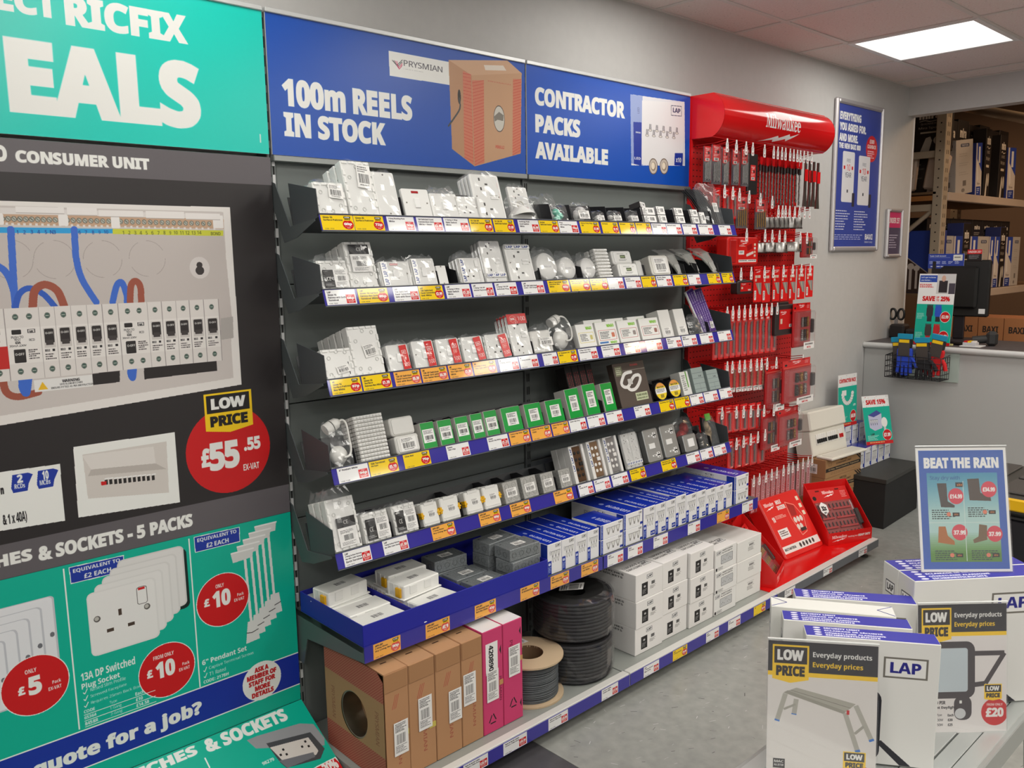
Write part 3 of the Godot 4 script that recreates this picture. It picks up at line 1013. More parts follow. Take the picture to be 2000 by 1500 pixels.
	for q in [[134,1108,242,1084,243,1116,138,1141],[378,1049,468,1029,469,1058,381,1080]]:
		var p := s.pts(q)
		s.poly(p, OFFWHITE)
		var cn := (p[0] + p[2]) / 2
		var sh := PackedVector2Array()
		for v in p: sh.append(cn + (v - cn)*Vector2(0.97,0.9))
		s.poly(sh, rgb(30,56,160))
		var ww := p[1].x - p[0].x
		var hh := p[3].y - p[0].y
		s.text("EQUIVALENT TO", cn.x, cn.y - hh * 0.36,hh * 0.3,OFFWHITE, ww * 0.86, "bold", 1)
		s.text("£2 EACH", cn.x, cn.y + hh * 0.05,hh * 0.32,OFFWHITE, ww * 0.5, "bold", 1)
	# stack of single sockets
	for k in 5:
		var d := Vector2(44,-37)*(4 - k)
		var p := s.pts([166,1156,312,1126,306,1255,180,1276])
		var q := PackedVector2Array()
		for v in p: q.append(v + d*0.5)
		var lo := (q[0] + q[3]) / 2
		var hi := (q[1] + q[2]) / 2
		var wd := hi.x - lo.x
		var tp := minf(q[0].y, q[1].y) + 8
		if k == 0: s.rrect(lo.x + 8,tp + 10,wd, wd*0.98,18,rgb(16,40,36))
		s.rrect(lo.x, tp, wd, wd*0.98,16,rgb(214 + k*3,212 + k*3,210 + k*3))
		s.rrect(lo.x + 3,tp + 4,wd - 8,wd*0.98 - 8,14,rgb(226 + k*2,224 + k*2,222 + k*2))
		if k == 4:
			for c in [[0.42,0.36,0.045,0.1],[0.24,0.62,0.1,0.05],[0.54,0.62,0.1,0.05]]:
				s.rect(lo.x + wd*c[0],tp + wd*c[1],wd*c[2],wd*c[3],rgb(74,60,50))
			for c in [[0.12,0.42],[0.84,0.44]]:
				s.ell(lo.x + wd*c[0],tp + wd*c[1],9,9,rgb(90,86,82))
				s.ell(lo.x + wd*c[0] - 1,tp + wd*c[1] - 1,6,6,rgb(190,186,180))
			s.rrect(lo.x + wd*0.7,tp + wd*0.1,wd*0.16,wd*0.28,8,rgb(120,116,112))
			s.rrect(lo.x + wd*0.71,tp + wd*0.11,wd*0.14,wd*0.26,7,rgb(236,234,232))
			s.rect(lo.x + wd*0.73,tp + wd*0.115,wd*0.1,7,RED)
	# stack of blank plates, and the pendants
	for k in 5:
		var p := s.P(93 - k*24,1165 + k*22)
		s.rrect(p.x - 150,p.y, 165,196,12,rgb(196,197,204))
		s.rrect(p.x - 150,p.y + 2,160,190,12,rgb(230,230,234))
		s.ell(p.x + 2,p.y + 110,6,7,rgb(110,110,116))
	for k in 5:
		var d := Vector2(21,-17)*(4 - k)
		var p0 := s.P(478,1088) + d
		var p1 := s.P(491,1216) + d
		s.line(PackedVector2Array([p0,p1]),9,rgb(226,226,222))
		s.poly(PackedVector2Array([p0 + Vector2(-46,-22),p0 + Vector2(30,-22),p0 + Vector2(26,6),p0 + Vector2(-40,10)]),rgb(216,216,213))
		s.rect(p0.x - 46,p0.y - 24,78,5,rgb(238,238,236))
		s.poly(PackedVector2Array([p1 + Vector2(-12,-6),p1 + Vector2(18,-6),p1 + Vector2(26,62),p1 + Vector2(-22,66)]),rgb(222,222,219))
		s.line(PackedVector2Array([p1 + Vector2(-19,30),p1 + Vector2(0,34),p1 + Vector2(23,28)]),2.4,INK)
	price_disc(s, 70,1338,66,[["ONLY", -0.1,-0.62,0.16,0.36, "bold"],["£", -0.42,-0.1,0.3],["5", -0.02,-0.34,0.66,0.42],["Pack", 0.62,0.02,0.14,0.28, "bold"],["EX-VAT", 0.56,0.22,0.14,0.42, "bold"]])
	price_disc(s, 327,1308,54,[["FROM ONLY", -0.1,-0.66,0.16,0.76, "bold"],["£", -0.62,-0.22,0.32],["10", -0.06,-0.4,0.66,0.72],["Pack", 0.68,-0.1,0.14,0.28, "bold"],["EX-VAT", 0.62,0.1,0.14,0.42, "bold"]])
	price_disc(s, 436,1171,50,[["ONLY", -0.1,-0.66,0.16,0.34, "bold"],["£", -0.62,-0.22,0.32],["10", -0.06,-0.4,0.66,0.72],["Pack", 0.68,-0.1,0.14,0.28, "bold"],["EX-VAT", 0.62,0.1,0.14,0.42, "bold"]])
	s.say("13A DP Switched", 157,1315,265,1297,OFFWHITE)
	s.say("Plug Socket", 159,1336,236,1326,OFFWHITE)
	var rows := [["✓ Raised Slim Profile", 162,1357,247,1334],["✓ Screwed Faceplate", 163,1370,249,1347],["✓ Requires 25mm Back Box", 164,1383,275,1352]]
	for q in rows:
		var t := s.P(q[1],q[2] - 8)
		s.line(PackedVector2Array([t + Vector2(0,6),t + Vector2(4,12),t + Vector2(12,-2)]),2.4,OFFWHITE)
		s.text(q[0].substr(2),t.x + 18,t.y - 1,12,OFFWHITE, s.P(q[3],q[4]).x - t.x - 18, "thin")
	var tb := s.P(163,1388)
	for k in 3:
		var cells: Array = [["CODE", "Type", "Each"],["65364", "1-Gang", "£10"],["8458R", "2-Gang", "£14.58"]][k]
		for j in 3: s.text(cells[j],tb.x + [0,70,142][j],tb.y + k * 18,11,OFFWHITE, 0, "bold" if j != 1 else "thin")
		s.rect(tb.x, tb.y + k*18 + 14,200,1.5,OFFWHITE)
	var pt := s.P(395,1294)
	s.text("6\" Pendant Set", pt.x, pt.y - 8,19,OFFWHITE, 148)
	for k in 2:
		s.line(PackedVector2Array([pt + Vector2(2,28 + k*20),pt + Vector2(6,33 + k*20),pt + Vector2(13,19 + k*20)]),2.4,OFFWHITE)
		s.text(["Captive Terminal Screws", "T1 Rated"][k],pt.x + 20,pt.y + 20 + k * 20,13,OFFWHITE, [150.0,54.0][k], "thin")
	s.text("CODE: 2178H", pt.x, pt.y + 60,12,OFFWHITE, 0, "bold")
	# the band along the foot
	var b0 := s.P(580,1276).y
	var b1 := s.P(583,1335).y
	s.rect(0,b0 - 4,1100,b1 - b0 + 8,OFFWHITE)
	s.rect(0,b0,1100,b1 - b0,rgb(24,50,158))
	s.say("quote for a job?", 62,1490,397,1400,OFFWHITE, "black")
	s.say("Need a", -130,1571,48,1528,OFFWHITE, "black")
	var sc := s.P(512,1329)
	s.ell(sc.x, sc.y, 68,66,OFFWHITE)
	var ask := ["ASK A", "MEMBER OF", "STAFF FOR", "MORE", "DETAILS"]
	for k in 5: s.text(ask[k],sc.x, sc.y - 50 + k * 21,17,rgb(196,24,30),[50.0,104.0,94.0,54.0,78.0][k], "black", 1)
	board("picture_panel", s, 0.008,sheet_mat(s, 0.36), "tall picture panel with an open fuse board, price discs and switch packs", "panel")
func draw_slant_board() -> void:
	# the sloping board over the foot of the left bay
	var s := Sheet.new(1000,420,TEAL)
	var a := Vector3(-1,0.238,0.083)
	var down := (Vector3(0,0.105,0.33) - Vector3(0,0.238,0.083))*1.5
	s.place(a, Vector3(0.997,0,0),down)
	s.say("& SOCKETS", 394,1447,566,1405,OFFWHITE, "black")
	s.say("SWITCHES", 176,1537,390,1473,OFFWHITE, "black")
	s.poly(s.pts([482,1446,500,1438,585,1413,612,1414,634,1442,634,1456,500,1462]),rgb(150,152,156))
	s.poly(s.pts([520,1452,606,1430,634,1462,626,1482,560,1500,548,1490]),rgb(70,72,76))
	s.poly(s.pts([527,1460,602,1440,622,1466,618,1474,558,1492]),rgb(214,208,202))
	s.poly(s.pts([545,1486,612,1469,616,1478,562,1500]),rgb(112,114,120))
	for q in [[553,1464],[596,1448],[560,1473],[603,1457],[548,1474],[590,1458]]:
		var e := s.P(q[0],q[1])
		s.rect(e.x - 3,e.y - 3,6,7,INK)
	s.poly(s.pts([612,1500,655,1478,690,1512,640,1540]),OFFWHITE)
	s.poly(s.pts([615,1501,654,1481,686,1511,642,1536]),RED)
	s.say("20%", 625,1494,664,1498,OFFWHITE, "black")
	s.text("98279", s.P(512,1492).x, s.P(512,1488).y, 12,OFFWHITE)
	s.line(s.pts([400,1480,410,1500]),4,OFFWHITE)
	board("slanted_board", s, 0.006,sheet_mat(s, 0.3), "sloping green board over the foot of the bay, below the picture panel")
# ---------- prints shared by the goods ----------
func stamp(called: String, s: Sheet) -> void:
	U[called] = atlas.uv(atlas.stamp(s))
func lap_mark(s: Sheet, x: float, y: float, w: float, h: float, frame := rgb(60,60,66),ink := INK) -> void:
	s.rect(x, y, w, h, frame)
	s.rect(x + h*0.09,y + h*0.09,w - h*0.18,h - h*0.18,rgb(240,240,240))
	s.text("LAP", x + w / 2,y + h * 0.22,h * 0.56,ink, w * 0.74, "bold", 1)
func milwaukee_mark(s: Sheet, x: float, y: float, w: float, c := Color.WHITE) -> void:
	s.text("Milwaukee", x + w / 2,y, w * 0.24,c, w, "serif", 1)
	var p := PackedVector2Array()
	for e in [[0,1],[0.42,0.36],[0.47,0.5],[0.72,0.14],[0.76,0.3],[1,0],[0.7,0.66],[0.66,0.5],[0.38,0.88],[0.34,0.7]]: p.append(Vector2(x + e[0]*w, y + w*(0.25 + 0.24*e[1])))
	s.poly(p, c)
func recycle(s: Sheet, x: float, y: float, r: float, c: Color) -> void:
	for k in 3:
		var a := Vector2(x, y) + Vector2.from_angle(-PI / 2 + TAU*k / 3.0)*r
		var b := Vector2(x, y) + Vector2.from_angle(-PI / 2 + TAU*(k + 1) / 3.0)*r
		s.line(PackedVector2Array([a.lerp(b, 0.12),a.lerp(b, 0.8)]),r*0.2,c)
func lamp_row(s: Sheet, x: float, y: float, w: float, h: float, n: int, c: Color) -> void:
	# drawing of lamps side by side: reflectors with two pins
	for k in n:
		var cx := x + w*(k + 0.5) / n
		var r := w / n*0.48
		s.poly(PackedVector2Array([Vector2(cx - r, y),Vector2(cx + r, y),Vector2(cx + r*0.45,y + h*0.7),Vector2(cx + r*0.3,y + h),Vector2(cx - r*0.3,y + h),Vector2(cx - r*0.45,y + h*0.7)]),c)
		s.poly(PackedVector2Array([Vector2(cx - r*0.7,y + h*0.08),Vector2(cx + r*0.7,y + h*0.08),Vector2(cx + r*0.25,y + h*0.66),Vector2(cx - r*0.25,y + h*0.66)]),rgb(222,222,220))
func price_label(kind: String, price: String, lines: Array, sd: int) -> Rect2:
	var s := Sheet.new(148,86, {"Y": rgb(246,210,34), "W": rgb(240,240,240), "O": rgb(246,178,84)}[kind])
	var small := 11.0
	for k in lines.size():
		s.text(lines[k],10,8 + k * 15,small, rgb(48,44,50),minf(88,6.2 * lines[k].length()), "bold")
	s.text("CODE: %d" % (10000 + (sd * 7919) % 89999),10,74,7,rgb(70,66,70),42, "thin")
	if kind == "W":
		s.rect(98,30,44,50,RED if sd % 3 else rgb(214,60,66))
		s.text("ONLY", 120,33,6,OFFWHITE, 0, "bold", 1)
		s.text(price, 120,42,20,OFFWHITE, 38, "black", 1)
		s.rect(102,66,36,1.5,OFFWHITE)
		s.text("EX VAT", 120,70,6,OFFWHITE, 26, "bold", 1)
	else:
		s.ell(120,54,25,27,RED if kind == "Y" else rgb(222,88,80))
		low_price(s, 103,6,34,27)
		s.text(price, 120,42,20,OFFWHITE, 38, "black", 1)
		s.rect(102,65,36,1.2,OFFWHITE)
		s.text("Each", 120,69,6,OFFWHITE, 0, "bold", 1)
	return label_sheet.uv(label_sheet.stamp(s))
func draw_atlas() -> void:
	atlas.spot(8,8)       # the corner stays white for plain faces
	var s := Sheet.new(90,66,rgb(244,243,240))
	s.scribble(8,6,74,18,3,rgb(90,88,88),3)
	s.bars(12,26,66,26,5)
	s.scribble(16,56,58,6,1,rgb(90,88,88),4)
	stamp("barcode", s)
	s = Sheet.new(150,100,rgb(242,241,239))
	s.rect(0,0,64,100,INK)
	s.text("CE", 32,40,20,OFFWHITE, 26, "thin", 1)
	s.scribble(6,8,34,6,1,rgb(150,150,150),3)
	s.scribble(6,78,52,14,2,rgb(170,170,170),7)
	s.scribble(74,6,68,24,4,rgb(120,118,118),2)
	s.bars(86,36,48,26,15)
	s.scribble(74,70,68,24,4,rgb(150,148,148),9)
	stamp("ce", s)
	s = Sheet.new(100,160,rgb(242,241,239))
	s.rect(0,0,100,56,INK)
	s.text("CE", 50,18,20,OFFWHITE, 26, "thin", 1)
	s.scribble(12,70,76,20,3,rgb(120,118,118),2)
	s.bars(26,96,48,30,17)
	s.scribble(12,134,76,20,3,rgb(150,148,148),9)
	stamp("ce_tall", s)
	s = Sheet.new(36,160,rgb(238,238,236))
	for k in 3: s.text("LAP", 8,8 + k * 52,20,rgb(24,50,130),40, "bold", 0,1)
	stamp("lap_tape", s)
	s = Sheet.new(160,36,rgb(238,238,236))
	for k in 3: s.text("LAP", 6 + k * 52,8,20,rgb(24,50,130),42, "bold")
	stamp("lap_tape_flat", s)
	s = Sheet.new(60,160,rgb(214,32,30))
	s.rect(12,34,36,26,rgb(246,224,220)); s.rect(15,37,30,20,rgb(214,32,30))
	s.text("MK", 30,41,12,OFFWHITE, 0, "bold", 1)
	s.scribble(12,68,36,30,4,rgb(240,170,160),4)
	s.text("100", 30,116,26,OFFWHITE, 46, "thin", 1)
	stamp("mk_band", s)
	s = Sheet.new(150,70,rgb(206,34,32))
	s.ell(44,35,26,24,rgb(236,140,130)); s.ell(44,35,22,20,rgb(206,34,32))
	s.text("MK", 44,26,18,OFFWHITE, 0, "bold", 1)
	s.text("100", 112,20,30,OFFWHITE, 58, "thin", 1)
	stamp("mk_head", s)
	for k in 4:
		s = Sheet.new(120,130,rgb(240,240,236))
		s.text("WAGO", 86,14,18,rgb(120,190,30),44, "black", 1)
		var ec: Color = [rgb(214,196,60),rgb(190,60,56),rgb(176,56,60),rgb(180,70,70)][k]
		s.line(PackedVector2Array([Vector2(10,48),Vector2(110,48),Vector2(110,104),Vector2(10,104)]),2.5,ec, true)
		s.scribble(18,56,56,42,5,rgb(96,96,96),k + 3)
		s.rrect(84,64,18,26,4,[rgb(206,196,120),rgb(206,120,90),rgb(150,140,136),rgb(160,110,100)][k])
		if k == 1:
			s.rect(0,110,120,20,rgb(240,240,236)); s.rect(6,112,50,10,rgb(60,120,190)); s.text("WAGO", 86,112,14,rgb(120,190,30),40, "black", 1)
		stamp("wago%d" % k, s)
	s = Sheet.new(110,160,rgb(22,158,62))
	s.rect(8,42,94,84,rgb(242,242,240))
	s.scribble(16,50,78,24,3,rgb(90,90,90),12)
	s.bars(24,82,62,26,21)
	s.scribble(30,114,50,7,1,rgb(70,70,70),2)
	stamp("green_band", s)
	s = Sheet.new(130,160,rgb(22,160,64))
	s.rect(30,36,76,86,rgb(242,242,240))
	s.scribble(38,44,60,26,3,rgb(90,90,90),22)
	s.bars(44,78,50,26,31)
	s.scribble(46,110,44,7,1,rgb(70,70,70),2)
	stamp("green_patch", s)
	# lamp boxes
	for k in 2:
		s = Sheet.new(90,200,rgb(236,236,238))
		lap_mark(s, 50,10,32,20)
		s.text("LED", 12,46,10,rgb(130,130,140),26, "thin", 0,1)
		lamp_row(s, 22,50,60,44,3,rgb(150,150,152))
		lamp_row(s, 26,96,50,30,3,rgb(170,170,172))
		s.rect(0,110,24,90,rgb(30,56,160))
		s.ell(12,132,8,9,rgb(200,208,236))
		s.scribble(4,150,16,40,4,rgb(150,166,220),4)
		if k == 0:
			s.rect(56,162,34,30,rgb(30,56,160)); s.text("x10", 73,170,13,OFFWHITE, 26, "bold", 1)
		stamp("lamp_box%d" % k, s)
	s = Sheet.new(170,120,rgb(238,238,240))
	s.rect(0,0,16,120,rgb(30,56,160)); s.scribble(3,8,10,104,9,rgb(150,166,220),4)
	lap_mark(s, 136,8,28,18)
	lamp_row(s, 40,34,110,58,3,rgb(150,148,146))
	s.rect(148,92,22,20,rgb(30,56,160))
	stamp("lamp_wide", s)
	s = Sheet.new(90,200,rgb(26,52,176))
	s.text("LED/GU10", 30,104,20,rgb(224,230,250),84, "bold", 0,1)
	s.ell(40,84,8,8,rgb(160,176,236))
	stamp("lamp_top", s)
	s = Sheet.new(120,120,rgb(234,234,236))
	s.text("CE", 70,14,14,rgb(80,80,90),0, "thin", 1)
	s.scribble(30,40,70,60,7,rgb(150,150,160),44)
	s.rect(104,0,16,120,rgb(30,56,160))
	stamp("lamp_side", s)
	# white cartons
	s = Sheet.new(160,150,rgb(238,236,234))
	lap_mark(s, 64,18,34,24)
	s.rect(34,58,36,72,INK); s.scribble(40,96,24,26,4,rgb(150,150,150),6); s.ell(52,80,6,6,rgb(200,200,200))
	s.bars(92,66,20,18,8); s.scribble(84,90,36,20,4,rgb(150,148,146),9)
	stamp("carton_front", s)
	s = Sheet.new(220,150,rgb(232,230,228))
	lap_mark(s, 14,12,52,26)
	s.text("SWITCHES", 74,10,12,rgb(80,78,78),100, "bold"); s.text("& SOCKETS", 74,28,12,rgb(80,78,78),96, "bold")
	s.scribble(14,112,110,26,3,rgb(60,60,60),5)
	stamp("carton_side", s)
	s = Sheet.new(150,220,rgb(238,236,234))
	var q := Sheet.new(140,40,rgb(238,236,234))
	lap_mark(q, 4,6,44,26); q.text("SWITCHES", 54,6,12,rgb(90,88,88),80, "bold"); q.text("& SOCKETS", 54,24,12,rgb(90,88,88),78, "bold")
	q.img.rotate_180()
	s.img.blit_rect(q.img, Rect2i(0,0,140,40),Vector2i(5,150))
	stamp("carton_top", s)
	s = Sheet.new(160,150,rgb(236,236,234))
	lap_mark(s, 6,12,34,24)
	s.text("SWITCHES", 48,10,11,rgb(80,78,78),80, "bold"); s.text("& SOCKETS", 48,26,11,rgb(80,78,78),78, "bold")
	s.rrect(40,48,90,62,5,rgb(60,60,62)); s.rrect(42,50,86,58,5,rgb(196,198,200))
	for k in 2:
		for e in [[62,88],[72,96],[54,96]]: s.rect(e[0] + k*44 - 2,e[1] - 10,4,4,INK)
		s.rect(78 + k*10,58,6,10,rgb(170,172,174))
	s.rect(2,126,12,20,INK); s.scribble(20,126,44,20,4,rgb(130,130,130),3)
	stamp("carton_socket", s)
	s = Sheet.new(160,150,rgb(236,236,233))
	s.bars(78,44,30,16,8); s.scribble(72,66,46,34,6,rgb(140,138,136),19); s.rect(72,34,44,2,rgb(150,150,150))
	stamp("carton_plain", s)
	# cable boxes
	var tan_ := rgb(184,138,98)
	s = Sheet.new(240,330,tan_)
	for band in [[0,84],[246,84]]:
		s.rect(0,band[0],240,band[1],rgb(186,112,88))
		for k in 60: s.line(PackedVector2Array([Vector2(k*8.0 - 90,band[0] + band[1]),Vector2(k*8.0 - 90 + band[1],band[0])]),2.2,rgb(172,74,66))
	s.text("PRYSMIAN", 26,130,14,rgb(150,96,70),100, "thin", 0,2)
	s.text("PRYSMIAN", 204,120,14,rgb(150,96,70),100, "thin", 0,2)
	stamp("reel_side", s)
	s = Sheet.new(130,330,tan_)
	for k in 3: s.line(PackedVector2Array([Vector2(40 + k*9,110),Vector2(60 + k*9,70)]),3,rgb(176,80,66))
	s.text("PRYSMIAN", 66,150,18,rgb(160,84,66),130, "thin", 0,2)
	stamp("reel_front", s)
	s = Sheet.new(130,220,rgb(190,146,106))
	s.rect(0,70,130,44,rgb(200,130,104))
	for k in 20: s.line(PackedVector2Array([Vector2(k*8.0 - 10,114),Vector2(k*8.0 + 6,70)]),2.6,rgb(184,72,62))
	s.rect(50,176,34,4,rgb(70,46,30))
	stamp("reel_top", s)
	s = Sheet.new(90,330,rgb(206,62,112))
	s.rect(12,40,56,100,rgb(238,236,234))
	s.text("420890", 26,48,22,INK, 84, "bold", 0,2)
	s.poly(PackedVector2Array([Vector2(76,74),Vector2(84,58),Vector2(84,90)]),INK)
	recycle(s, 40,290,22,INK)
	s.text("PRYSMIAN", 74,160,10,rgb(90,20,40),80, "thin", 0,2)
	stamp("pink_front", s)
	s = Sheet.new(90,330,rgb(206,62,112))
	s.text("PRYSMIAN", 30,60,14,rgb(110,20,50),110, "thin", 0,2)
	for e in [40,280]: s.poly(PackedVector2Array([Vector2(76,e),Vector2(84,e - 14),Vector2(84,e + 14)]),INK)
	recycle(s, 44,270,22,INK)
	stamp("pink_front_b", s)
	s = Sheet.new(90,150,rgb(232,228,226))
	recycle(s, 50,60,22,INK); s.text("PRYSMIAN", 20,90,12,rgb(110,50,60),60, "thin")
	stamp("pink_top", s)
	s = Sheet.new(80,150,rgb(240,239,236))
	s.scribble(8,8,64,40,6,rgb(96,94,94),41)
	s.bars(14,56,50,44,51); s.scribble(8,106,64,34,6,rgb(110,108,108),43)
	stamp("ship_label", s)
	# 2D lamp box, rolls, small packs
	s = Sheet.new(180,200,rgb(82,70,62))
	s.text("SYLVANIA", 120,10,10,rgb(196,60,60),46, "bold", 1)
	s.rect(8,14,40,44,rgb(120,122,96)); s.scribble(12,20,32,34,4,rgb(206,208,180),4)
	s.rect(50,36,130,1.5,rgb(170,160,150))
	s.rect(92,144,70,36,rgb(196,204,168)); s.text("10,000 HOURS", 127,150,12,rgb(70,80,50),62, "bold", 1); s.text("AVERAGE RATED LIFE", 127,166,8,rgb(70,80,50),60, "bold", 1)
	var lamp := PackedVector2Array([Vector2(96,46),Vector2(60,50),Vector2(40,70),Vector2(28,92),Vector2(38,108),Vector2(60,110),Vector2(80,92),Vector2(94,78),Vector2(112,66),Vector2(136,66),Vector2(140,84),Vector2(120,110),Vector2(96,126),Vector2(72,126),Vector2(56,112)])
	s.curve(lamp, 15,rgb(236,234,230))
	s.rrect(66,76,26,26,3,rgb(206,204,200))
	stamp("lamp_2d", s)
	s = Sheet.new(120,150,rgb(44,40,40))
	for k in 3: s.text(["VENTS", "LIGHTING", "LAMPS"][k],20 + k * 36,20,12,rgb(200,60,60),60, "bold", 0,2)
	stamp("dark_box", s)
	s = Sheet.new(110,110,rgb(246,206,40))
	s.ell(55,55,55,55,rgb(246,214,30)); s.rect(0,36,110,34,rgb(240,240,238)); s.rect(0,0,110,24,rgb(232,160,70))
	s.scribble(10,40,90,24,4,rgb(60,60,60),4); s.bars(40,76,34,22,8); s.text("REACTION", 55,22,12,INK, 70, "bold", 1)
	stamp("roll", s)
	s = Sheet.new(60,130,rgb(228,230,226))
	s.rect(38,0,8,90,rgb(96,160,60)); s.scribble(8,20,26,90,8,rgb(110,110,110),6)
	stamp("clip_box", s)
	s = Sheet.new(110,130,rgb(160,174,172))
	for k in 4: s.rect(0,26 + k*28,110,2,rgb(116,130,130))
	s.rect(54,82,2,48,rgb(116,130,130)); s.text("1 + 8", 70,40,10,INK, 0, "bold", 1)
	stamp("grey_pack", s)
	s = Sheet.new(110,60,rgb(238,238,236))
	s.text("LAP", 18,8,8,INK, 0, "bold"); s.bars(56,14,36,26,41); s.scribble(8,20,40,34,5,rgb(90,90,90),6)
	s.rect(0,0,6,60,INK)
	stamp("small_box", s)
	s = Sheet.new(120,60,rgb(236,236,234))
	for k in 2:
		s.scribble(6,8 + k*28,108,12,1,rgb(130,130,132),5 + k, 0.9)
	stamp("terminal_row", s)
	s = Sheet.new(110,80,rgb(238,238,234))
	s.rect(34,22,44,26,rgb(70,84,50)); s.text("debox", 56,28,12,rgb(206,226,170),36, "bold", 1)
	s.scribble(12,10,60,8,1,rgb(150,150,150),6); s.text("CE", 92,10,7,rgb(130,130,130))
	s.scribble(20,56,70,14,2,rgb(150,150,150),6)
	stamp("junction_label", s)
	s = Sheet.new(60,170,rgb(82,56,132))
	for k in 4: s.text("TRADE CONTRACTORS", -6 + k * 18,8,9,rgb(190,176,220),150, "bold", 0,2)
	stamp("purple_film", s)
	# red tool cards
	var red := rgb(226,36,36)
	s = Sheet.new(60,190,red)
	milwaukee_mark(s, 10,16,40)
	s.rect(10,48,18,14,rgb(226,206,190)); s.rect(30,48,18,14,rgb(226,206,190)); s.rect(10,66,12,14,rgb(226,206,190))
	s.poly(PackedVector2Array([Vector2(14,88),Vector2(56,88),Vector2(56,150),Vector2(44,150)]),rgb(168,160,152))
	for k in 4: s.line(PackedVector2Array([Vector2(22 + k*9,88),Vector2(40 + k*5,146)]),2.5,[rgb(96,92,90),rgb(206,196,150),rgb(90,110,150),rgb(110,104,100)][k])
	s.rect(6,128,14,50,rgb(236,234,230)); s.scribble(8,134,10,36,6,rgb(90,90,90),4)
	stamp("blade_card", s)
	s = Sheet.new(50,190,red)
	milwaukee_mark(s, 8,12,34)
	s.rect(12,40,26,8,rgb(236,200,196)); s.rect(10,52,6,120,rgb(222,90,84)); s.rect(36,60,6,90,rgb(222,90,84))
	stamp("bit_card", s)
	s = Sheet.new(80,120,red)
	milwaukee_mark(s, 14,10,52)
	s.ell(56,50,12,12,INK); s.ell(30,50,9,9,rgb(222,170,160)); s.scribble(12,66,56,20,3,rgb(236,190,186),6); s.rect(16,92,48,22,rgb(236,234,230)); s.bars(24,95,30,16,7)
	stamp("set_card", s)
	s = Sheet.new(120,120,rgb(204,32,32))
	milwaukee_mark(s, 10,10,48); s.ell(96,26,9,9,rgb(90,24,24)); s.rect(10,56,16,30,rgb(222,200,180)); s.rect(82,92,26,18,rgb(236,234,230)); s.text("17", 94,96,10,INK, 0, "bold", 1)
	stamp("case_label", s)
	s = Sheet.new(160,150,rgb(214,38,34))
	milwaukee_mark(s, 20,8,60); s.scribble(12,40,50,10,2,rgb(240,200,190),8); s.rect(8,72,42,24,rgb(238,236,232)); s.scribble(14,78,30,12,2,INK, 4)
	s.poly(PackedVector2Array([Vector2(70,44),Vector2(110,30),Vector2(116,60),Vector2(76,76)]),rgb(170,26,28))
	for k in 6: s.ell(74 + k*9,100 - k*3,6,9,rgb(232,214,206))
	s.rect(8,126,140,16,rgb(238,236,232)); s.scribble(14,130,60,8,1,INK, 4); s.scribble(84,130,60,8,1,INK, 14)
	for k in 4: s.rect(128,30 + k*22,14,14,[rgb(232,226,200),rgb(236,236,232),rgb(230,190,160),rgb(222,206,190)][k])
	stamp("saw_case", s)
	s = Sheet.new(90,34,rgb(240,238,236))
	s.text("SHOCKWAVE", 45,6,9,INK, 66, "bold", 1); s.text("METAL", 45,20,9,rgb(190,30,34),34, "bold", 1)
	stamp("foot_tag", s)
	s = Sheet.new(40,70,rgb(240,239,238))
	s.scribble(8,22,24,22,4,rgb(100,96,96),6); s.rect(12,52,16,10,rgb(176,90,86))
	stamp("hook_tag", s)
	s = Sheet.new(40,150,rgb(216,160,166))
	s.text("SAWZALL", 12,20,16,rgb(170,40,46),84, "bold", 0,2); s.rect(8,4,24,12,rgb(196,40,44)); s.scribble(10,112,22,34,6,rgb(190,70,76),6)
	stamp("blade_sleeve", s)
	s = Sheet.new(300,280,rgb(224,38,34))
	milwaukee_mark(s, 18,20,74)
	s.text("HOLE", 108,20,20,OFFWHITE, 42, "black"); s.text("DOZER", 104,46,20,OFFWHITE, 64, "black")
	s.text("10", 30,88,26,OFFWHITE, 22, "black"); s.scribble(58,88,84,18,3,rgb(244,200,190),8)
	s.rect(30,150,76,44,rgb(240,238,236)); s.scribble(38,158,60,28,3,rgb(80,60,60),8)
	s.line(PackedVector2Array([Vector2(176,40),Vector2(232,64),Vector2(262,130),Vector2(236,196),Vector2(190,206),Vector2(168,120)]),3,rgb(244,170,150),true)
	s.poly(PackedVector2Array([Vector2(180,48),Vector2(228,68),Vector2(220,112),Vector2(178,112)]),rgb(170,36,34))
	for k in 5: s.ell(190 + (k % 3)*24,132 + (k / 3)*34,11,14,rgb(232,220,212))
	s.rect(196,174,44,16,rgb(60,40,40))
	s.rect(6,226,288,34,rgb(240,238,234)); s.text("MULTI-MATERIAL", 60,236,12,INK, 90, "bold", 1)
	for k in 5: s.ell(140 + k*26,243,8,11,rgb(70,62,60))
	for k in 3: s.rect(268,30 + k*36,20,20,rgb(236,224,200))
	stamp("hole_dozer", s)
	s = Sheet.new(220,70,rgb(222,36,34))
	milwaukee_mark(s, 16,16,76); s.text("Nothing but", 98,28,12,OFFWHITE, 50, "bold"); s.text("HEAVY DUTY", 150,26,14,OFFWHITE, 64, "black")
	stamp("tray_lip", s)
	s = Sheet.new(200,60,rgb(206,34,34))
	milwaukee_mark(s, 70,12,60); s.ell(24,40,9,9,INK); s.rect(40,8,20,6,rgb(90,16,16)); s.rect(140,8,20,6,rgb(90,16,16)); s.scribble(160,20,30,30,5,rgb(236,150,150),4)
	stamp("bit_header", s)
	s = Sheet.new(50,60,rgb(240,238,236))
	s.text("32x", 25,18,20,INK, 34, "black", 1); s.text("BITS", 25,44,8,INK, 0, "bold", 1)
	stamp("bit_badge", s)
	# stock boxes
	s = Sheet.new(110,200,rgb(36,30,28))
	s.text("mira", 55,20,26,rgb(232,224,212),66, "black", 1)
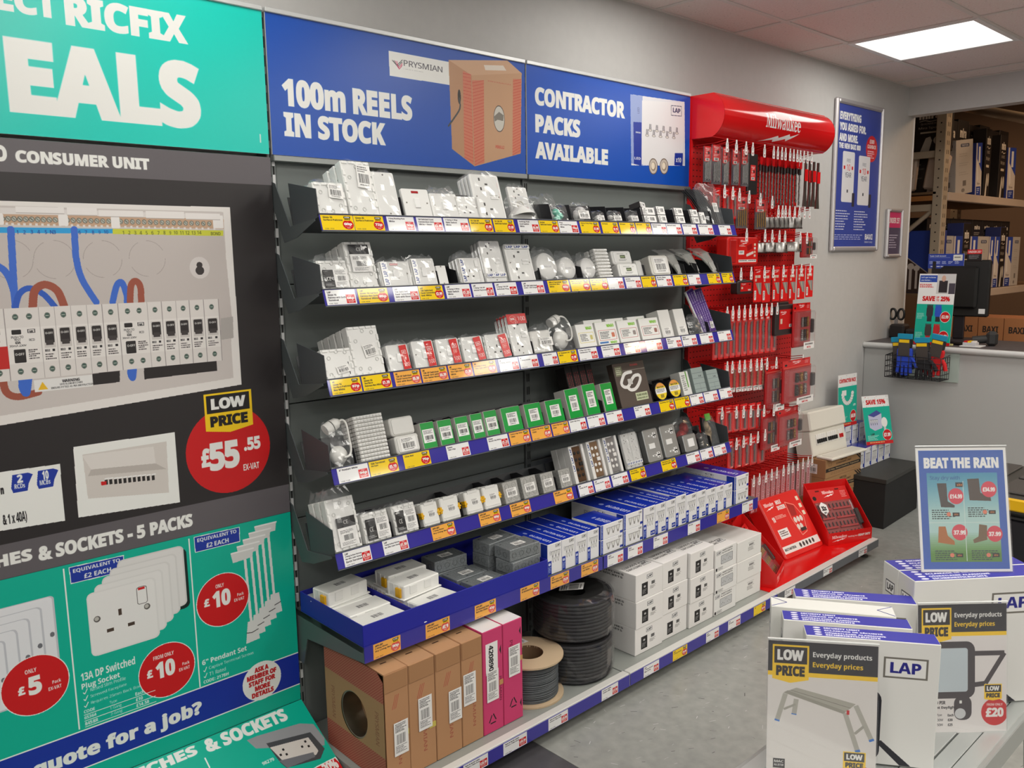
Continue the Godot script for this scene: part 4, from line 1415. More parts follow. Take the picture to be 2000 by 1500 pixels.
	s.curve(PackedVector2Array([Vector2(24,56),Vector2(40,52),Vector2(58,58),Vector2(86,54)]),3,rgb(200,190,176))
	s.text("SHOWERS", 55,64,9,rgb(206,196,184),56, "thin", 1); s.text("Mira Sport", 55,82,14,rgb(220,210,196),66, "thin", 1)
	s.rect(28,106,54,8,rgb(206,194,176)); s.poly(PackedVector2Array([Vector2(30,200),Vector2(46,136),Vector2(60,130),Vector2(66,150),Vector2(58,200)]),rgb(206,198,186))
	s.ell(84,150,14,20,rgb(196,188,176))
	stamp("shower_front", s)
	s = Sheet.new(70,200,rgb(34,30,30))
	s.text("mira", 35,14,14,rgb(226,220,210),40, "black", 1); s.scribble(14,36,42,16,3,rgb(150,144,136),6)
	s.line(PackedVector2Array([Vector2(10,66),Vector2(60,66)]),2,rgb(150,144,136)); s.scribble(12,80,46,90,8,rgb(96,92,88),8,0.3)
	stamp("shower_side", s)
	s = Sheet.new(90,200,rgb(190,184,178))
	s.rrect(24,14,46,12,4,rgb(60,66,90)); s.text("TRITON", 47,16,8,rgb(200,200,206),36, "bold", 1)
	for k in 3: s.scribble(18,50 + k*34,52,16,2,rgb(160,154,150),5 + k, 0.3)
	s.rect(38,150,18,20,rgb(120,114,110)); s.ell(40,186,9,7,rgb(130,124,120))
	stamp("heater_side", s)
	s = Sheet.new(80,200,rgb(214,206,200))
	s.poly(PackedVector2Array([Vector2(16,0),Vector2(80,0),Vector2(80,110),Vector2(16,60)]),rgb(42,70,168))
	s.rect(34,14,22,62,rgb(232,232,234)); s.poly(PackedVector2Array([Vector2(12,60),Vector2(30,80),Vector2(38,140),Vector2(20,140)]),rgb(236,232,228))
	s.ell(26,130,8,16,rgb(230,228,228)); s.line(PackedVector2Array([Vector2(54,90),Vector2(52,142)]),2.5,rgb(226,224,222))
	s.text("Triton", 40,150,9,rgb(110,100,96),40, "serif", 1); s.rect(10,166,60,34,rgb(36,58,140)); s.scribble(22,172,36,22,3,rgb(190,200,230),6)
	stamp("heater_front", s)
	s = Sheet.new(120,150,rgb(40,66,156))
	s.poly(PackedVector2Array([Vector2(0,60),Vector2(120,120),Vector2(120,150),Vector2(0,150)]),rgb(70,52,46)); s.line(PackedVector2Array([Vector2(0,60),Vector2(120,120)]),3,rgb(200,190,184))
	s.rrect(84,14,36,60,6,rgb(206,196,188)); s.rect(18,86,10,56,rgb(214,202,192)); s.rect(40,90,8,50,rgb(214,202,192)); s.ell(23,86,12,8,rgb(214,202,192)); s.ell(44,90,11,7,rgb(214,202,192))
	stamp("blue_box", s)
	s = Sheet.new(120,90,rgb(178,116,70))
	s.text("BAXI", 60,34,26,rgb(44,34,28),76, "bold", 1)
	stamp("boiler_box", s)
	s = Sheet.new(220,110,rgb(176,136,92))
	s.text("METAL", 110,12,12,rgb(80,58,38),44, "bold", 1); s.text("CONSUMER UNIT", 110,28,13,rgb(80,58,38),96, "bold", 1)
	s.rect(0,52,220,22,rgb(44,38,34)); s.text("12 Way, Metal DualRCD, Populated", 110,57,12,rgb(206,178,130),190, "bold", 1)
	for k in 3: s.poly(PackedVector2Array([Vector2(176 + k*14,0),Vector2(184 + k*14,0),Vector2(228 + k*14,52),Vector2(216 + k*14,52)]),rgb(44,38,34))
	s.rrect(16,20,18,20,3,rgb(120,92,62)); s.rrect(18,22,14,16,3,rgb(176,136,92)); s.scribble(30,84,160,16,2,rgb(120,90,60),8,0.3)
	stamp("unit_box", s)
	# security light boxes
	s = Sheet.new(420,84,rgb(52,50,160))
	for k in 4:
		s.ell(40,14 + k*19,12,6,rgb(230,228,240))
		s.text(["SECURITY LIGHT", "ECLAIRAGE DE SÉCURITÉ", "OŚWIETLENIE ALARMOWE", "SICHERHEITSLEUCHTE"][k],62,8 + k * 19,13,rgb(236,236,246),[120.0,190.0,196.0,176.0][k], "black")
	stamp("floodlight_top", s)
	s = Sheet.new(400,430,rgb(226,225,221))
	s.rect(236,52,132,72,rgb(116,112,104)); s.rect(242,58,120,60,rgb(232,231,228)); s.text("LAP", 302,68,38,rgb(36,36,130),92, "bold", 1)
	s.rrect(20,170,216,250,36,rgb(34,33,42)); s.rrect(52,206,150,190,10,rgb(176,192,202))
	s.poly(PackedVector2Array([Vector2(222,352),Vector2(240,346),Vector2(334,430),Vector2(300,430)]),rgb(34,33,42))
	stamp("floodlight_front", s)
	s = Sheet.new(70,240,rgb(222,221,217))
	lap_mark(s, 14,30,42,24)
	stamp("floodlight_end", s)
# ---------- shelves and their edge labels ----------
const TIER_Y := [1.705,1.506,1.261,1.011,0.766]
const TIER_Z := 0.315
# the edge strips in the photograph: left x, middle y, right x, middle y
const EDGE := [[622,434,1440,450],[631,582,1436,542],[640,758,1434,653],[649,931,1430,765],[655,1099,1426,873],[709,1283,1471,984],[905,1507,1498,1180]]
var LABELS := []               # for each edge: left px, right px, kind, price, lines of print
var label_uv := []
func tier(s: int) -> Transform3D:
	return Transform3D(Basis(Vector3.RIGHT, deg_to_rad(-LEAN)),Vector3(0,TIER_Y[s],TIER_Z))
func edge_x(s: int, px: float) -> float:
	var e: Array = EDGE[s]
	var py: float = e[1] + (e[3] - e[1])*(px - e[0]) / (e[2] - e[0])
	if s < 5: return onplane(px, py, Vector3(0,TIER_Y[s],TIER_Z),Vector3(0,sin(deg_to_rad(LEAN)),cos(deg_to_rad(LEAN)))).x
	return onz(px, py, 0.446 if s == 5 else 0.571).x
func draw_labels() -> void:
	LABELS = [
		[[627,690, "Y", "60p", ["32mm 1G", "Surface Pattress"]],[691,749, "Y", "72p", ["32mm 2G", "Surface Pattress"]],[756,809, "W", "50p", ["2 Gang Blanking Plate", "White"]],[814,864, "W", "£3.99", ["13A Switched Fused", "Connection Unit", "White + Neon"]],[867,915, "W", "£1.99", ["1 Gang 2 Way", "10AX Switch", "White"]],[917,961, "Y", "£1.99", ["1G 13A DP", "Switched Socket"]],[964,1004, "Y", "£1.69", ["1G 13A DP", "Switched Socket"]],[1012,1052, "W", "£6.99", ["Ceiling Pull", "Cord Switch", "White"]],[1053,1090, "Y", "£4.69", ["Socket", "Switched Socket"]],[1091,1128, "W", "78p", ["Plug", "13A Fused Plug", "White"]],[1133,1170, "Y", "£1.99", ["Heavy Duty Plug", "13A"]],[1175,1207, "Y", "£1.19", ["3A Fuses"]],[1210,1240, "Y", "£1.19", ["5A Fuses"]],[1242,1271, "Y", "£1.19", ["13A Fuses"]],[1273,1301, "W", "£6.99", ["Electrical Contact", "Cleaner"]],[1302,1330, "W", "£9.49", ["Electrical Contact"]],[1333,1360, "W", "£5.49", ["Electrical Contact"]],[1364,1392, "W", "£5.49", ["Electrical Contact"]],[1404,1427, "W", "£3.49", ["Cable Ties"]]],
		[[636,694, "W", "68p", ["LAP", "32mm 1G", "Pattress with Earth", "Terminal"]],[699,757, "Y", "89p", ["LAP", "32mm 2G Surface", "Pattress Box Earth", "Terminal White"]],[768,817, "W", "£3.79", ["LAP", "13A Switched", "Fused Connection", "Unit with Neon"]],[818,865, "Y", "£2.99", ["LAP", "13A Switched", "Fused Connection", "Unit White"]],[870,918, "W", "£1.25", ["LAP", "2-Gang 2-Way", "10AX Switch", "White"]],[922,963, "W", "£1.25", ["LAP", "1-Gang 13A DP", "Switched Plug Socket"]],[967,1009, "W", "£2.99", ["LAP", "2-Gang 13A DP", "Switched Plug"]],[1020,1062, "W", "£9.99", ["LAP", "2G 13A Switched", "Socket + USB Charger"]],[1070,1111, "Y", "82p", ["20A 4 Terminal", "Junction Box", "White"]],[1114,1151, "Y", "58p", ["5A 4 Terminal", "Junction Box"]],[1153,1186, "Y", "92p", ["30A 3 Terminal", "Junction Box", "White"]],[1187,1217, "W", "£1.49", ["15A Terminal Strip"]],[1221,1251, "W", "£3.79", ["In-line", "Connector Box"]],[1253,1280, "Y", "£1.49", ["Connector Box"]],[1282,1311, "W", "£2.19", ["85 x 85 x 50mm", "Sealed Box"]],[1315,1342, "Y", "£1.99", ["Pin Clips 6mm"]],[1344,1367, "W", "£1.49", ["Clips 6mm"]],[1382,1406, "Y", "£1.99", ["Reinforcing", "Sleeving"]],[1410,1431, "Y", "£1.99", ["Reinforcing", "Sleeving"]]],
		[[646,704, "Y", "97p", ["MK", "32mm 1G", "Surface Pattress", "Box White"]],[707,763, "Y", "£1.39", ["MK", "32mm 2G", "Surface", "Pattress Box White"]],[770,820, "O", "£6.39", ["MK", "13A DP Switched", "Fused Connection", "Unit with Neon"]],[823,873, "O", "£4.39", ["MK", "13A DP Switched", "Fused Unit with", "Flex Outlet White"]],[876,921, "O", "£1.39", ["MK", "1 Gang 2 Way", "10ax Light Switch", "White"]],[924,968, "O", "£2.19", ["MK", "2 Gang 2 Way", "10ax Light Switch"]],[974,1012, "W", "£2.79", ["MK", "1 Gang Socket"]],[1014,1050, "W", "£4.99", ["MK", "2 Gang Socket"]],[1060,1088, "W", "£11.49", ["Ceiling Switch"]],[1090,1126, "Y", "£1.99", ["6\" Pendant Set", "White"]],[1130,1166, "W", "£8.49", ["2-Way Push Wire", "Connectors 773"]],[1175,1210, "W", "£8.99", ["5-Way Push Wire", "Connectors 773"]],[1219,1249, "W", "£10.99", ["3 Way", "Connectors"]],[1261,1292, "W", "£10.99", ["5 Way Lever", "Connectors"]],[1302,1330, "W", "£7.99", ["White", "PIR Sensor", "Detector"]],[1332,1360, "W", "£8.99", ["White", "PIR Sensor"]],[1367,1392, "W", "£9.99", ["Crocodile Clips"]],[1402,1427, "W", "£10.99", ["Cable Ties"]]],
		[[659,719, "W", "94p", ["6\" Pendant White"]],[721,776, "Y", "£5.19", ["15A Terminal", "Strips"]],[788,839, "Y", "75p", ["Choc Box"]],[872,916, "W", "£1.59", ["6.0mm", "T&E Clip"]],[952,992, "W", "£1.21", ["2.5mm", "Round Clip White"]],[995,1034, "O", "£1.09", ["Cable Clip Grey", "1.0mm"]],[1037,1075, "O", "£1.49", ["Cable Clip Grey", "1.5mm"]],[1078,1110, "O", "£1.49", ["Cable Clip Grey", "2.5mm"]],[1112,1144, "W", "£2", ["Cable Clip Grey"]],[1147,1180, "W", "£2.49", ["Cable Clip Grey"]],[1184,1215, "W", "£2.49", ["Cable Clip"]],[1239,1269, "W", "£6.99", ["2D Lamp 28W", "4 Pin"]],[1288,1316, "Y", "79p", ["Insulating Tape"]],[1318,1346, "Y", "79p", ["Insulating Tape"]],[1348,1373, "W", "£3.99", ["Fixing Clips"]],[1375,1401, "W", "£3.99", ["Trunking"]],[1405,1428, "W", "£3.49", ["Trunking"]]],
		[[671,724, "W", "£1.59", ["LAP", "2-Gang Surface Pattress", "Box With Cable Clamp &", "Earth Terminal"]],[748,796, "W", "£1.59", ["LAP", "1-Gang Surface Pattress", "Box With Cable Clamp"]],[843,888, "O", "66p", ["APPLEBY", "1 Gang 35mm", "Dry Lining Box"]],[936,976, "O", "60p", ["APPLEBY", "1 Gang 25mm", "Dry Lining Box"]],[997,1035, "O", "44p", ["APPLEBY", "1G Galvanised Steel", "Installation Box"]],[1082,1118, "O", "40p", ["APPLEBY", "1 Galvanised Steel"]],[1130,1158, "W", "£5.99", ["LAP", "2-Gang 13A DP"]],[1161,1191, "W", "£5.99", ["LAP", "2-Gang 13A DP"]],[1195,1226, "W", "£5.99", ["LAP", "2-Gang 13A DP"]],[1231,1260, "Y", "£7.29", ["13A 2-Gang", "Socket White"]],[1292,1320, "Y", "£4.99", ["13A Metal Clad", "Switched Socket"]],[1341,1366, "W", "£6.99", ["Switched Fused"]],[1368,1391, "W", "£4.99", ["Earth Rod"]],[1394,1417, "W", "£6.49", ["Earth Clamps"]]],
		[[729,782, "O", "90p", ["APPLEBY", "2 Gang 35mm", "Dry Lining Box"]],[831,878, "O", "£1", ["APPLEBY", "2 Gang 47mm", "Dry Lining Box"]],[927,968, "O", "43p", ["APPLEBY", "2G Galvanised Steel", "Back Box 25mm"]],[1016,1053, "O", "56p", ["APPLEBY", "2G Galvanised Steel"]],[1075,1111, "O", "£16.99", ["LAP", "GU10 LED Lamp", "Warm White 10Pk"]],[1135,1168, "O", "£16.99", ["LAP", "GU10 LED Lamp", "Cool White"]],[1186,1217, "W", "£8.99", ["GU10", "LED Lamp"]],[1226,1255, "W", "£10.99", ["GU10", "LED Lamp"]],[1276,1304, "W", "£10.99", ["GU10", "LED Lamp"]],[1343,1367, "W", "£10.49", ["LED Lamp"]],[1400,1424, "O", "£11.99", ["LED Lamp"]],[1449,1470, "W", "£5.99", ["LED Candle"]]],
		[[905,953, "W", "£28.99", ["Twin & Earth Cable", "1.0mm x 100m Grey"]],[983,1029, "W", "£39.99", ["Twin & Earth Cable", "1.5mm x 100m Grey"]],[1071,1109, "W", "£29.99", ["Twin & Earth Cable", "2.5mm x 50m Grey"]],[1175,1207, "W", "£31.99", ["2-Core Cable", "1.5mm x 50m"]],[1257,1287, "W", "£19.99", ["LAP", "1 Gang Switch", "Box of 10"]],[1314,1342, "Y", "£19.99", ["LAP", "2 Gang Socket"]],[1379,1404, "W", "£19.99", ["LAP", "Switch"]],[1422,1446, "W", "£14.99", ["LAP", "2G Socket"]],[1472,1495, "Y", "£9.99", ["LAP"]]],
	]
	var n := 1
	for row in LABELS:
		var u := []
		for l in row:
			u.append(price_label(l[2],l[3],l[4],n))
			n += 1
		label_uv.append(u)
func edge_labels(s: int, x0: float, x1: float, parent: Node, z: float, y0: float, y1: float) -> void:
	# printed labels slid into the edge strip, between x0 and x1,on the face at z
	for k in LABELS[s].size():
		var l: Array = LABELS[s][k]
		var a := edge_x(s, l[0])
		var b := edge_x(s, l[1])
		if (a + b) / 2 < x0 or (a + b) / 2 > x1: continue
		var f := form()
		f.quad(Vector3(a, y1,z),Vector3(b, y1,z),Vector3(b, y0,z),Vector3(a, y0,z),label_uv[s][k])
		part("price_label", f, M.strip, parent)
const STRIP_BLUE := Color8(62,58,156)
func build_shelves() -> void:
	var dark := rgb(64,68,70)
	var names := ["top", "second", "third", "fourth", "fifth"]
	# dividers, by the photograph's x where they meet the edge
	var cuts := [[796,997,1085,1124,1163,1194,1230,1262,1290,1325,1356,1398],[688,747,806,865,902,946,1064,1145,1204,1268,1320,1345,1370,1410],[692,763,812,860,908,954,1008,1050,1130,1345,1392],[703,770,827,862,896,928,985,1030,1070,1112,1146,1186,1282,1308,1336,1358,1386],[712,775,828,912,986,1022,1060,1096,1262,1338,1372,1396]]
	for s in 5:
		for bay in 2:
			var o := thing("display_shelf", "dark sloping display shelf, %s from the top, %s" % [names[s] if s else "first", "next to the picture panel" if bay == 0 else "next to the red tool bay"], "shelf", Vector3(0,TIER_Y[s],TIER_Z),Vector3(-LEAN, 0,0), "sloping display shelves")
			var x0 := 0.004 + bay*1.0
			var x1 := 0.998 + bay*0.996
			part("tray", form(dark).box(Vector3(x0,-0.003,-0.138),Vector3(x1,0,-0.001)).box(Vector3(x0,0,-0.1395),Vector3(x1,0.1,-0.137)),M.paint, o)
			# the end plates
			var prof := PackedVector2Array([Vector2(0.0,-0.006),Vector2(0.012,0.066),Vector2(-0.119,0.134),Vector2(-0.14,-0.006)])
			var tr := PackedVector2Array()
			for p in prof: tr.append(Vector2(-p.x, p.y))
			for e in ([x0] if bay == 0 else [x1 - 0.002]):
				var f := form(rgb(74,79,82))
				f.xf = Transform3D(Basis(Vector3.UP, PI / 2),Vector3(e, 0,0))
				f.slab(tr, 0,0.002)
				part("end_plate", f, M.paint, o)
			# a bracket behind the end plate carries the shelf from the upright
			var br := form(rgb(84,89,90))
			br.xf = Transform3D(Basis(Vector3.UP, PI / 2),Vector3(x0 - 0.003 if bay == 0 else x1 + 0.0005,0,0))
			br.slab(PackedVector2Array([Vector2(0.13,-0.02),Vector2(0.02,-0.012),Vector2(0.02,-0.005),Vector2(0.15,0.02),Vector2(0.185,0.16),Vector2(0.24,0.2),Vector2(0.2,-0.01)]),0,0.0025)
			part("bracket", br, M.paint, o)
			# edge strip
			part("price_strip", form(STRIP_BLUE).box(Vector3(x0,-0.046,-0.001),Vector3(x1,-0.001,0.0015), {}, 0.0006),M.strip, o)
			part("strip_lip", form(rgb(86,90,94)).box(Vector3(x0,-0.049,-0.003),Vector3(x1,-0.0465,0.004)).box(Vector3(x0,-0.0008,-0.003),Vector3(x1,0.0015,0.004)),M.paint, o)
			edge_labels(s, x0,x1,o, 0.0021,-0.0445,-0.0025)
			for c in cuts[s]:
				var cx := edge_x(s, c)
				if cx < x0 or cx > x1: continue
				var dv := form(rgb(40,42,44))
				dv.xf = Transform3D(Basis(Vector3.UP, PI / 2),Vector3(cx, 0,0))
				dv.slab(PackedVector2Array([Vector2(0.006,0.0005),Vector2(0.006,0.045 if s else 0.06),Vector2(0.1,0.094),Vector2(0.136,0.094),Vector2(0.136,0.0005)]),-0.0006,0.0006)
				part("divider", dv, M.paint, o)
	# the deep flat shelf under them
	for bay in 2:
		var o := thing("deep_shelf", "deep grey shelf with orange price labels, %s" % ("under the blue tray of steel boxes" if bay == 0 else "under the row of blue lamp boxes"), "shelf", Vector3.ZERO, Vector3.ZERO, "deep shelves")
		var x0 := 0.004 + bay
		var x1 := 0.998 + bay*1.03
		part("shelf_board", form(rgb(96,102,100)).box(Vector3(x0,0.51,0.062),Vector3(x1,0.53,0.444), {}, 0.001),M.paint, o)
		part("price_strip", form(STRIP_BLUE).box(Vector3(x0,0.484,0.4445),Vector3(x1,0.5315,0.4465)),M.strip, o)
		edge_labels(5,x0,x1,o, 0.447,0.4855,0.53)
		for e in [x0,x1 - 0.003]:
			var f := form(rgb(92,98,98))
			f.xf = Transform3D(Basis(Vector3.UP, PI / 2),Vector3(e, 0,0))
			f.slab(PackedVector2Array([Vector2(-0.062,0.53),Vector2(-0.444,0.53),Vector2(-0.444,0.484),Vector2(-0.13,0.45),Vector2(-0.1,0.36),Vector2(-0.062,0.36)]),0,0.003)
			part("bracket", f, M.paint, o)
# ---------- goods on the sloping shelves ----------
const WHITE_PLASTIC := Color8(236,236,233)
func face(s: int, lx: float, rx: float, by: float, ty: float) -> Dictionary:
	# where a thing stands on a sloping shelf: middle x, width and height, from the corners of its front
	var t := tier(s)
	var inv := t.affine_inverse()
	var n := t.basis.z
	var a := inv*onplane(lx, by, t.origin, n)
	var b := inv*onplane(rx, by, t.origin, n)
	var c := inv*onplane((lx + rx) / 2,ty, t.origin, n)
	a.x = maxf(a.x, 0.009)
	return {"x": (a.x + b.x) / 2, "w": b.x - a.x, "h": maxf(c.y, 0.01)}
func stand(s: int, x: float, called: String, label: String, category: String, group := "", back := 0.0,up := 0.0) -> Node3D:
	var t := tier(s)
	return thing(called, label, category, t*Vector3(x, 0.0015 + up, -0.006 - back),Vector3(-LEAN, 0,0),group)
func print_on(o: Node, called: String, uv: String, x0: float, y0: float, x1: float, y1: float, z: float, m := "card", turn := 0.0) -> void:
	var f := form()
	if turn != 0.0:
		var c := Vector3((x0 + x1) / 2,(y0 + y1) / 2,0)
		f.xf = Transform3D(Basis(Vector3.BACK, turn),c)*Transform3D(Basis.IDENTITY, -c)
	f.quad(Vector3(x0,y1,z),Vector3(x1,y1,z),Vector3(x1,y0,z),Vector3(x0,y0,z),U[uv])
	part(called, f, M[m],o)
func bag(o: Node, w: float, h: float, d: float, over: float, sd: int, m := "film", deep := 0.0) -> void:
	# a crinkled clear bag around something w wide, h high and d deep, standing up above it by "over"
	var r := RandomNumberGenerator.new()
	r.seed = sd
	var nx := 7
	var ny := 9
	var f := form()
	for side in [0,1]:
		var g := []
		for j in ny + 1:
			var row := []
			for i in nx + 1:
				var u := float(i) / nx
				var t := float(j) / ny
				var y := t*(h + over) + (r.randf_range(-0.008,0.008) if j == ny else 0.0)
				var wide := w + 0.008 - (maxf(0.0,(y - h) / maxf(over, 0.001))*w*0.25)
				var edge := minf(minf(u, 1 - u)*5.0,1.0)*clampf((h + over - y) / (over + 0.01),0.0,1.0)
				var z := 0.0025*edge + r.randf_range(0.0,0.003)*edge
				if y > h: z += r.randf_range(-0.007,0.007)
				var zz := z if side == 0 else -d - z
				if edge < 0.05: zz = -d*0.5
				row.append(Vector3((u - 0.5)*wide, maxf(y, 0.0),zz + deep))
			g.append(row)
		for j in ny:
			for i in nx:
				var a: Vector3 = g[j + 1][i]
				var b: Vector3 = g[j + 1][i + 1]
				var c: Vector3 = g[j][i + 1]
				var e: Vector3 = g[j][i]
				if side == 0:
					f.tri(a, b, c); f.tri(a, c, e)
				else:
					f.tri(b, a, e); f.tri(b, e, c)
	part("clear_bag", f, M[m],o)
func screw(f: Form, x: float, y: float, z: float, r := 0.0025) -> void:
	f.lathe(PackedVector2Array([Vector2(r, 0),Vector2(r, 0.0006),Vector2(r*0.6,0.0008),Vector2(0,0.0008)]),10,Vector3(x, y, z),Vector3.BACK)
func pin_set(f: Form, x: float, y: float, z: float, k: float) -> void:
	# the three slots of a British socket
	f.box(Vector3(x - 0.002*k, y + 0.007*k, z - 0.001),Vector3(x + 0.002*k, y + 0.015*k, z + 0.0003))
	f.box(Vector3(x - 0.0145*k, y - 0.009*k, z - 0.001),Vector3(x - 0.0075*k, y - 0.0045*k, z + 0.0003))
	f.box(Vector3(x + 0.0075*k, y - 0.009*k, z - 0.001),Vector3(x + 0.0145*k, y - 0.0045*k, z + 0.0003))
func plate(o: Node, w: float, h: float, d: float, style: String, col := WHITE_PLASTIC, m := "plastic") -> void:
	part("face_plate", form(col).slab(rounded(-w / 2,0,w / 2,h, minf(w, h) * 0.06),-d, 0,Rect2(-1,0,0,0),0.0015),M[m],o)
	var sc := form(rgb(120,116,108))
	var tall := h > w*1.3
	for e in ([[0,0.06],[0,0.94]] if tall else [[-0.38,0.5],[0.38,0.5]]): screw(sc, e[0]*w, e[1]*h, 0)
	bits("screw", sc, M.steel, o)
	var rock := col.lightened(0.25)
	if style.begins_with("switch"):
		part("rocker", form(rock).box(Vector3(-w * 0.1,h * 0.32,-0.001),Vector3(w * 0.1,h * 0.66,0.0035), {}, 0.0012),M[m],o)
		if style == "switch_red": part("neon", form(rgb(170,30,34)).box(Vector3(-w * 0.14,h * 0.84,-0.001),Vector3(w * 0.12,h * 0.92,0.001), {}, 0.0004),M.gloss, o)
	elif style == "socket":
		var p := form(rgb(46,40,38))
		pin_set(p, -w*0.06,h*0.36,0,w / 0.09)
		bits("pin_hole", p, M.matt, o)
		part("rocker", form(rock).box(Vector3(w * 0.2,h * 0.62,-0.001),Vector3(w * 0.34,h * 0.9,0.003), {}, 0.001),M[m],o)
	elif style == "double":
		var p := form(rgb(46,40,38))
		var q := Transform3D(Basis(Vector3.BACK, PI / 2),Vector3.ZERO)
		for y in [0.22,0.78]:
			p.xf = Transform3D(Basis(Vector3.BACK, -PI / 2),Vector3(-w*0.1,h*y, 0))
			pin_set(p, 0,0,0,w / 0.086)
		bits("pin_hole", p, M.matt, o)
		for y in [0.44,0.53]: part("rocker", form(rock).box(Vector3(w * 0.08,h * y, -0.001),Vector3(w * 0.34,h * (y + 0.06),0.003), {}, 0.001),M[m],o)
func pattress(o: Node, w: float, h: float, d: float) -> void:
	# the back of a moulded surface box: a rim of blocks around a flat floor
	part("body", form(WHITE_PLASTIC).box(Vector3(-w / 2,0,-d),Vector3(w / 2,h, -0.002), {}, 0.0015),M.plastic, o)
	var f := form(rgb(240,240,237))
	var nx := maxi(3,roundi(w / 0.022))
	var ny := maxi(3,roundi(h / 0.022))
	for k in nx:
		for y in [0.001,h - 0.008]: f.box(Vector3(-w / 2 + w*(k + 0.14) / nx, y, -0.0025),Vector3(-w / 2 + w*(k + 0.86) / nx, y + 0.007,0.0008), {}, 0.0005)
	for k in range(1,ny - 1):
		for x in [-w / 2 + 0.001,w / 2 - 0.008]: f.box(Vector3(x, h*(k + 0.14) / ny, -0.0025),Vector3(x + 0.007,h*(k + 0.86) / ny, 0.0008), {}, 0.0005)
	bits("rim", f, M.plastic, o)
	var g := form(rgb(204,204,200))
	for e in [[-0.3,0.14],[0.3,0.86],[0.0,0.12],[0.0,0.9],[-0.28,0.7],[0.3,0.3]]:
		g.lathe(PackedVector2Array([Vector2(0.006,0),Vector2(0.006,0.0012),Vector2(0.004,0.0012),Vector2(0.004,0)]),12,Vector3(e[0]*w, e[1]*h, -0.002),Vector3.BACK)
	bits("boss", g, M.plastic, o)
func carton(o: Node, w: float, h: float, d: float, faces: Dictionary, col := Color.WHITE, m := "card") -> void:
	part("carton", form(col).box(Vector3(-w / 2,0,-d),Vector3(w / 2,h, 0),faces, 0.0012),M[m],o)
func row_behind(o: Node3D, n: int, step: float, up := 0.0) -> void:
	# more of the same one behind the other
	if n > 0 and not o.has_meta("group"): o.set_meta("group", "%ss in one row" % String(o.name).replace("_", " "))
	for k in range(1,n + 1):
		another(o, o.position + o.basis.orthonormalized()*Vector3(0.0006*(k % 2),up*k, -step*k))
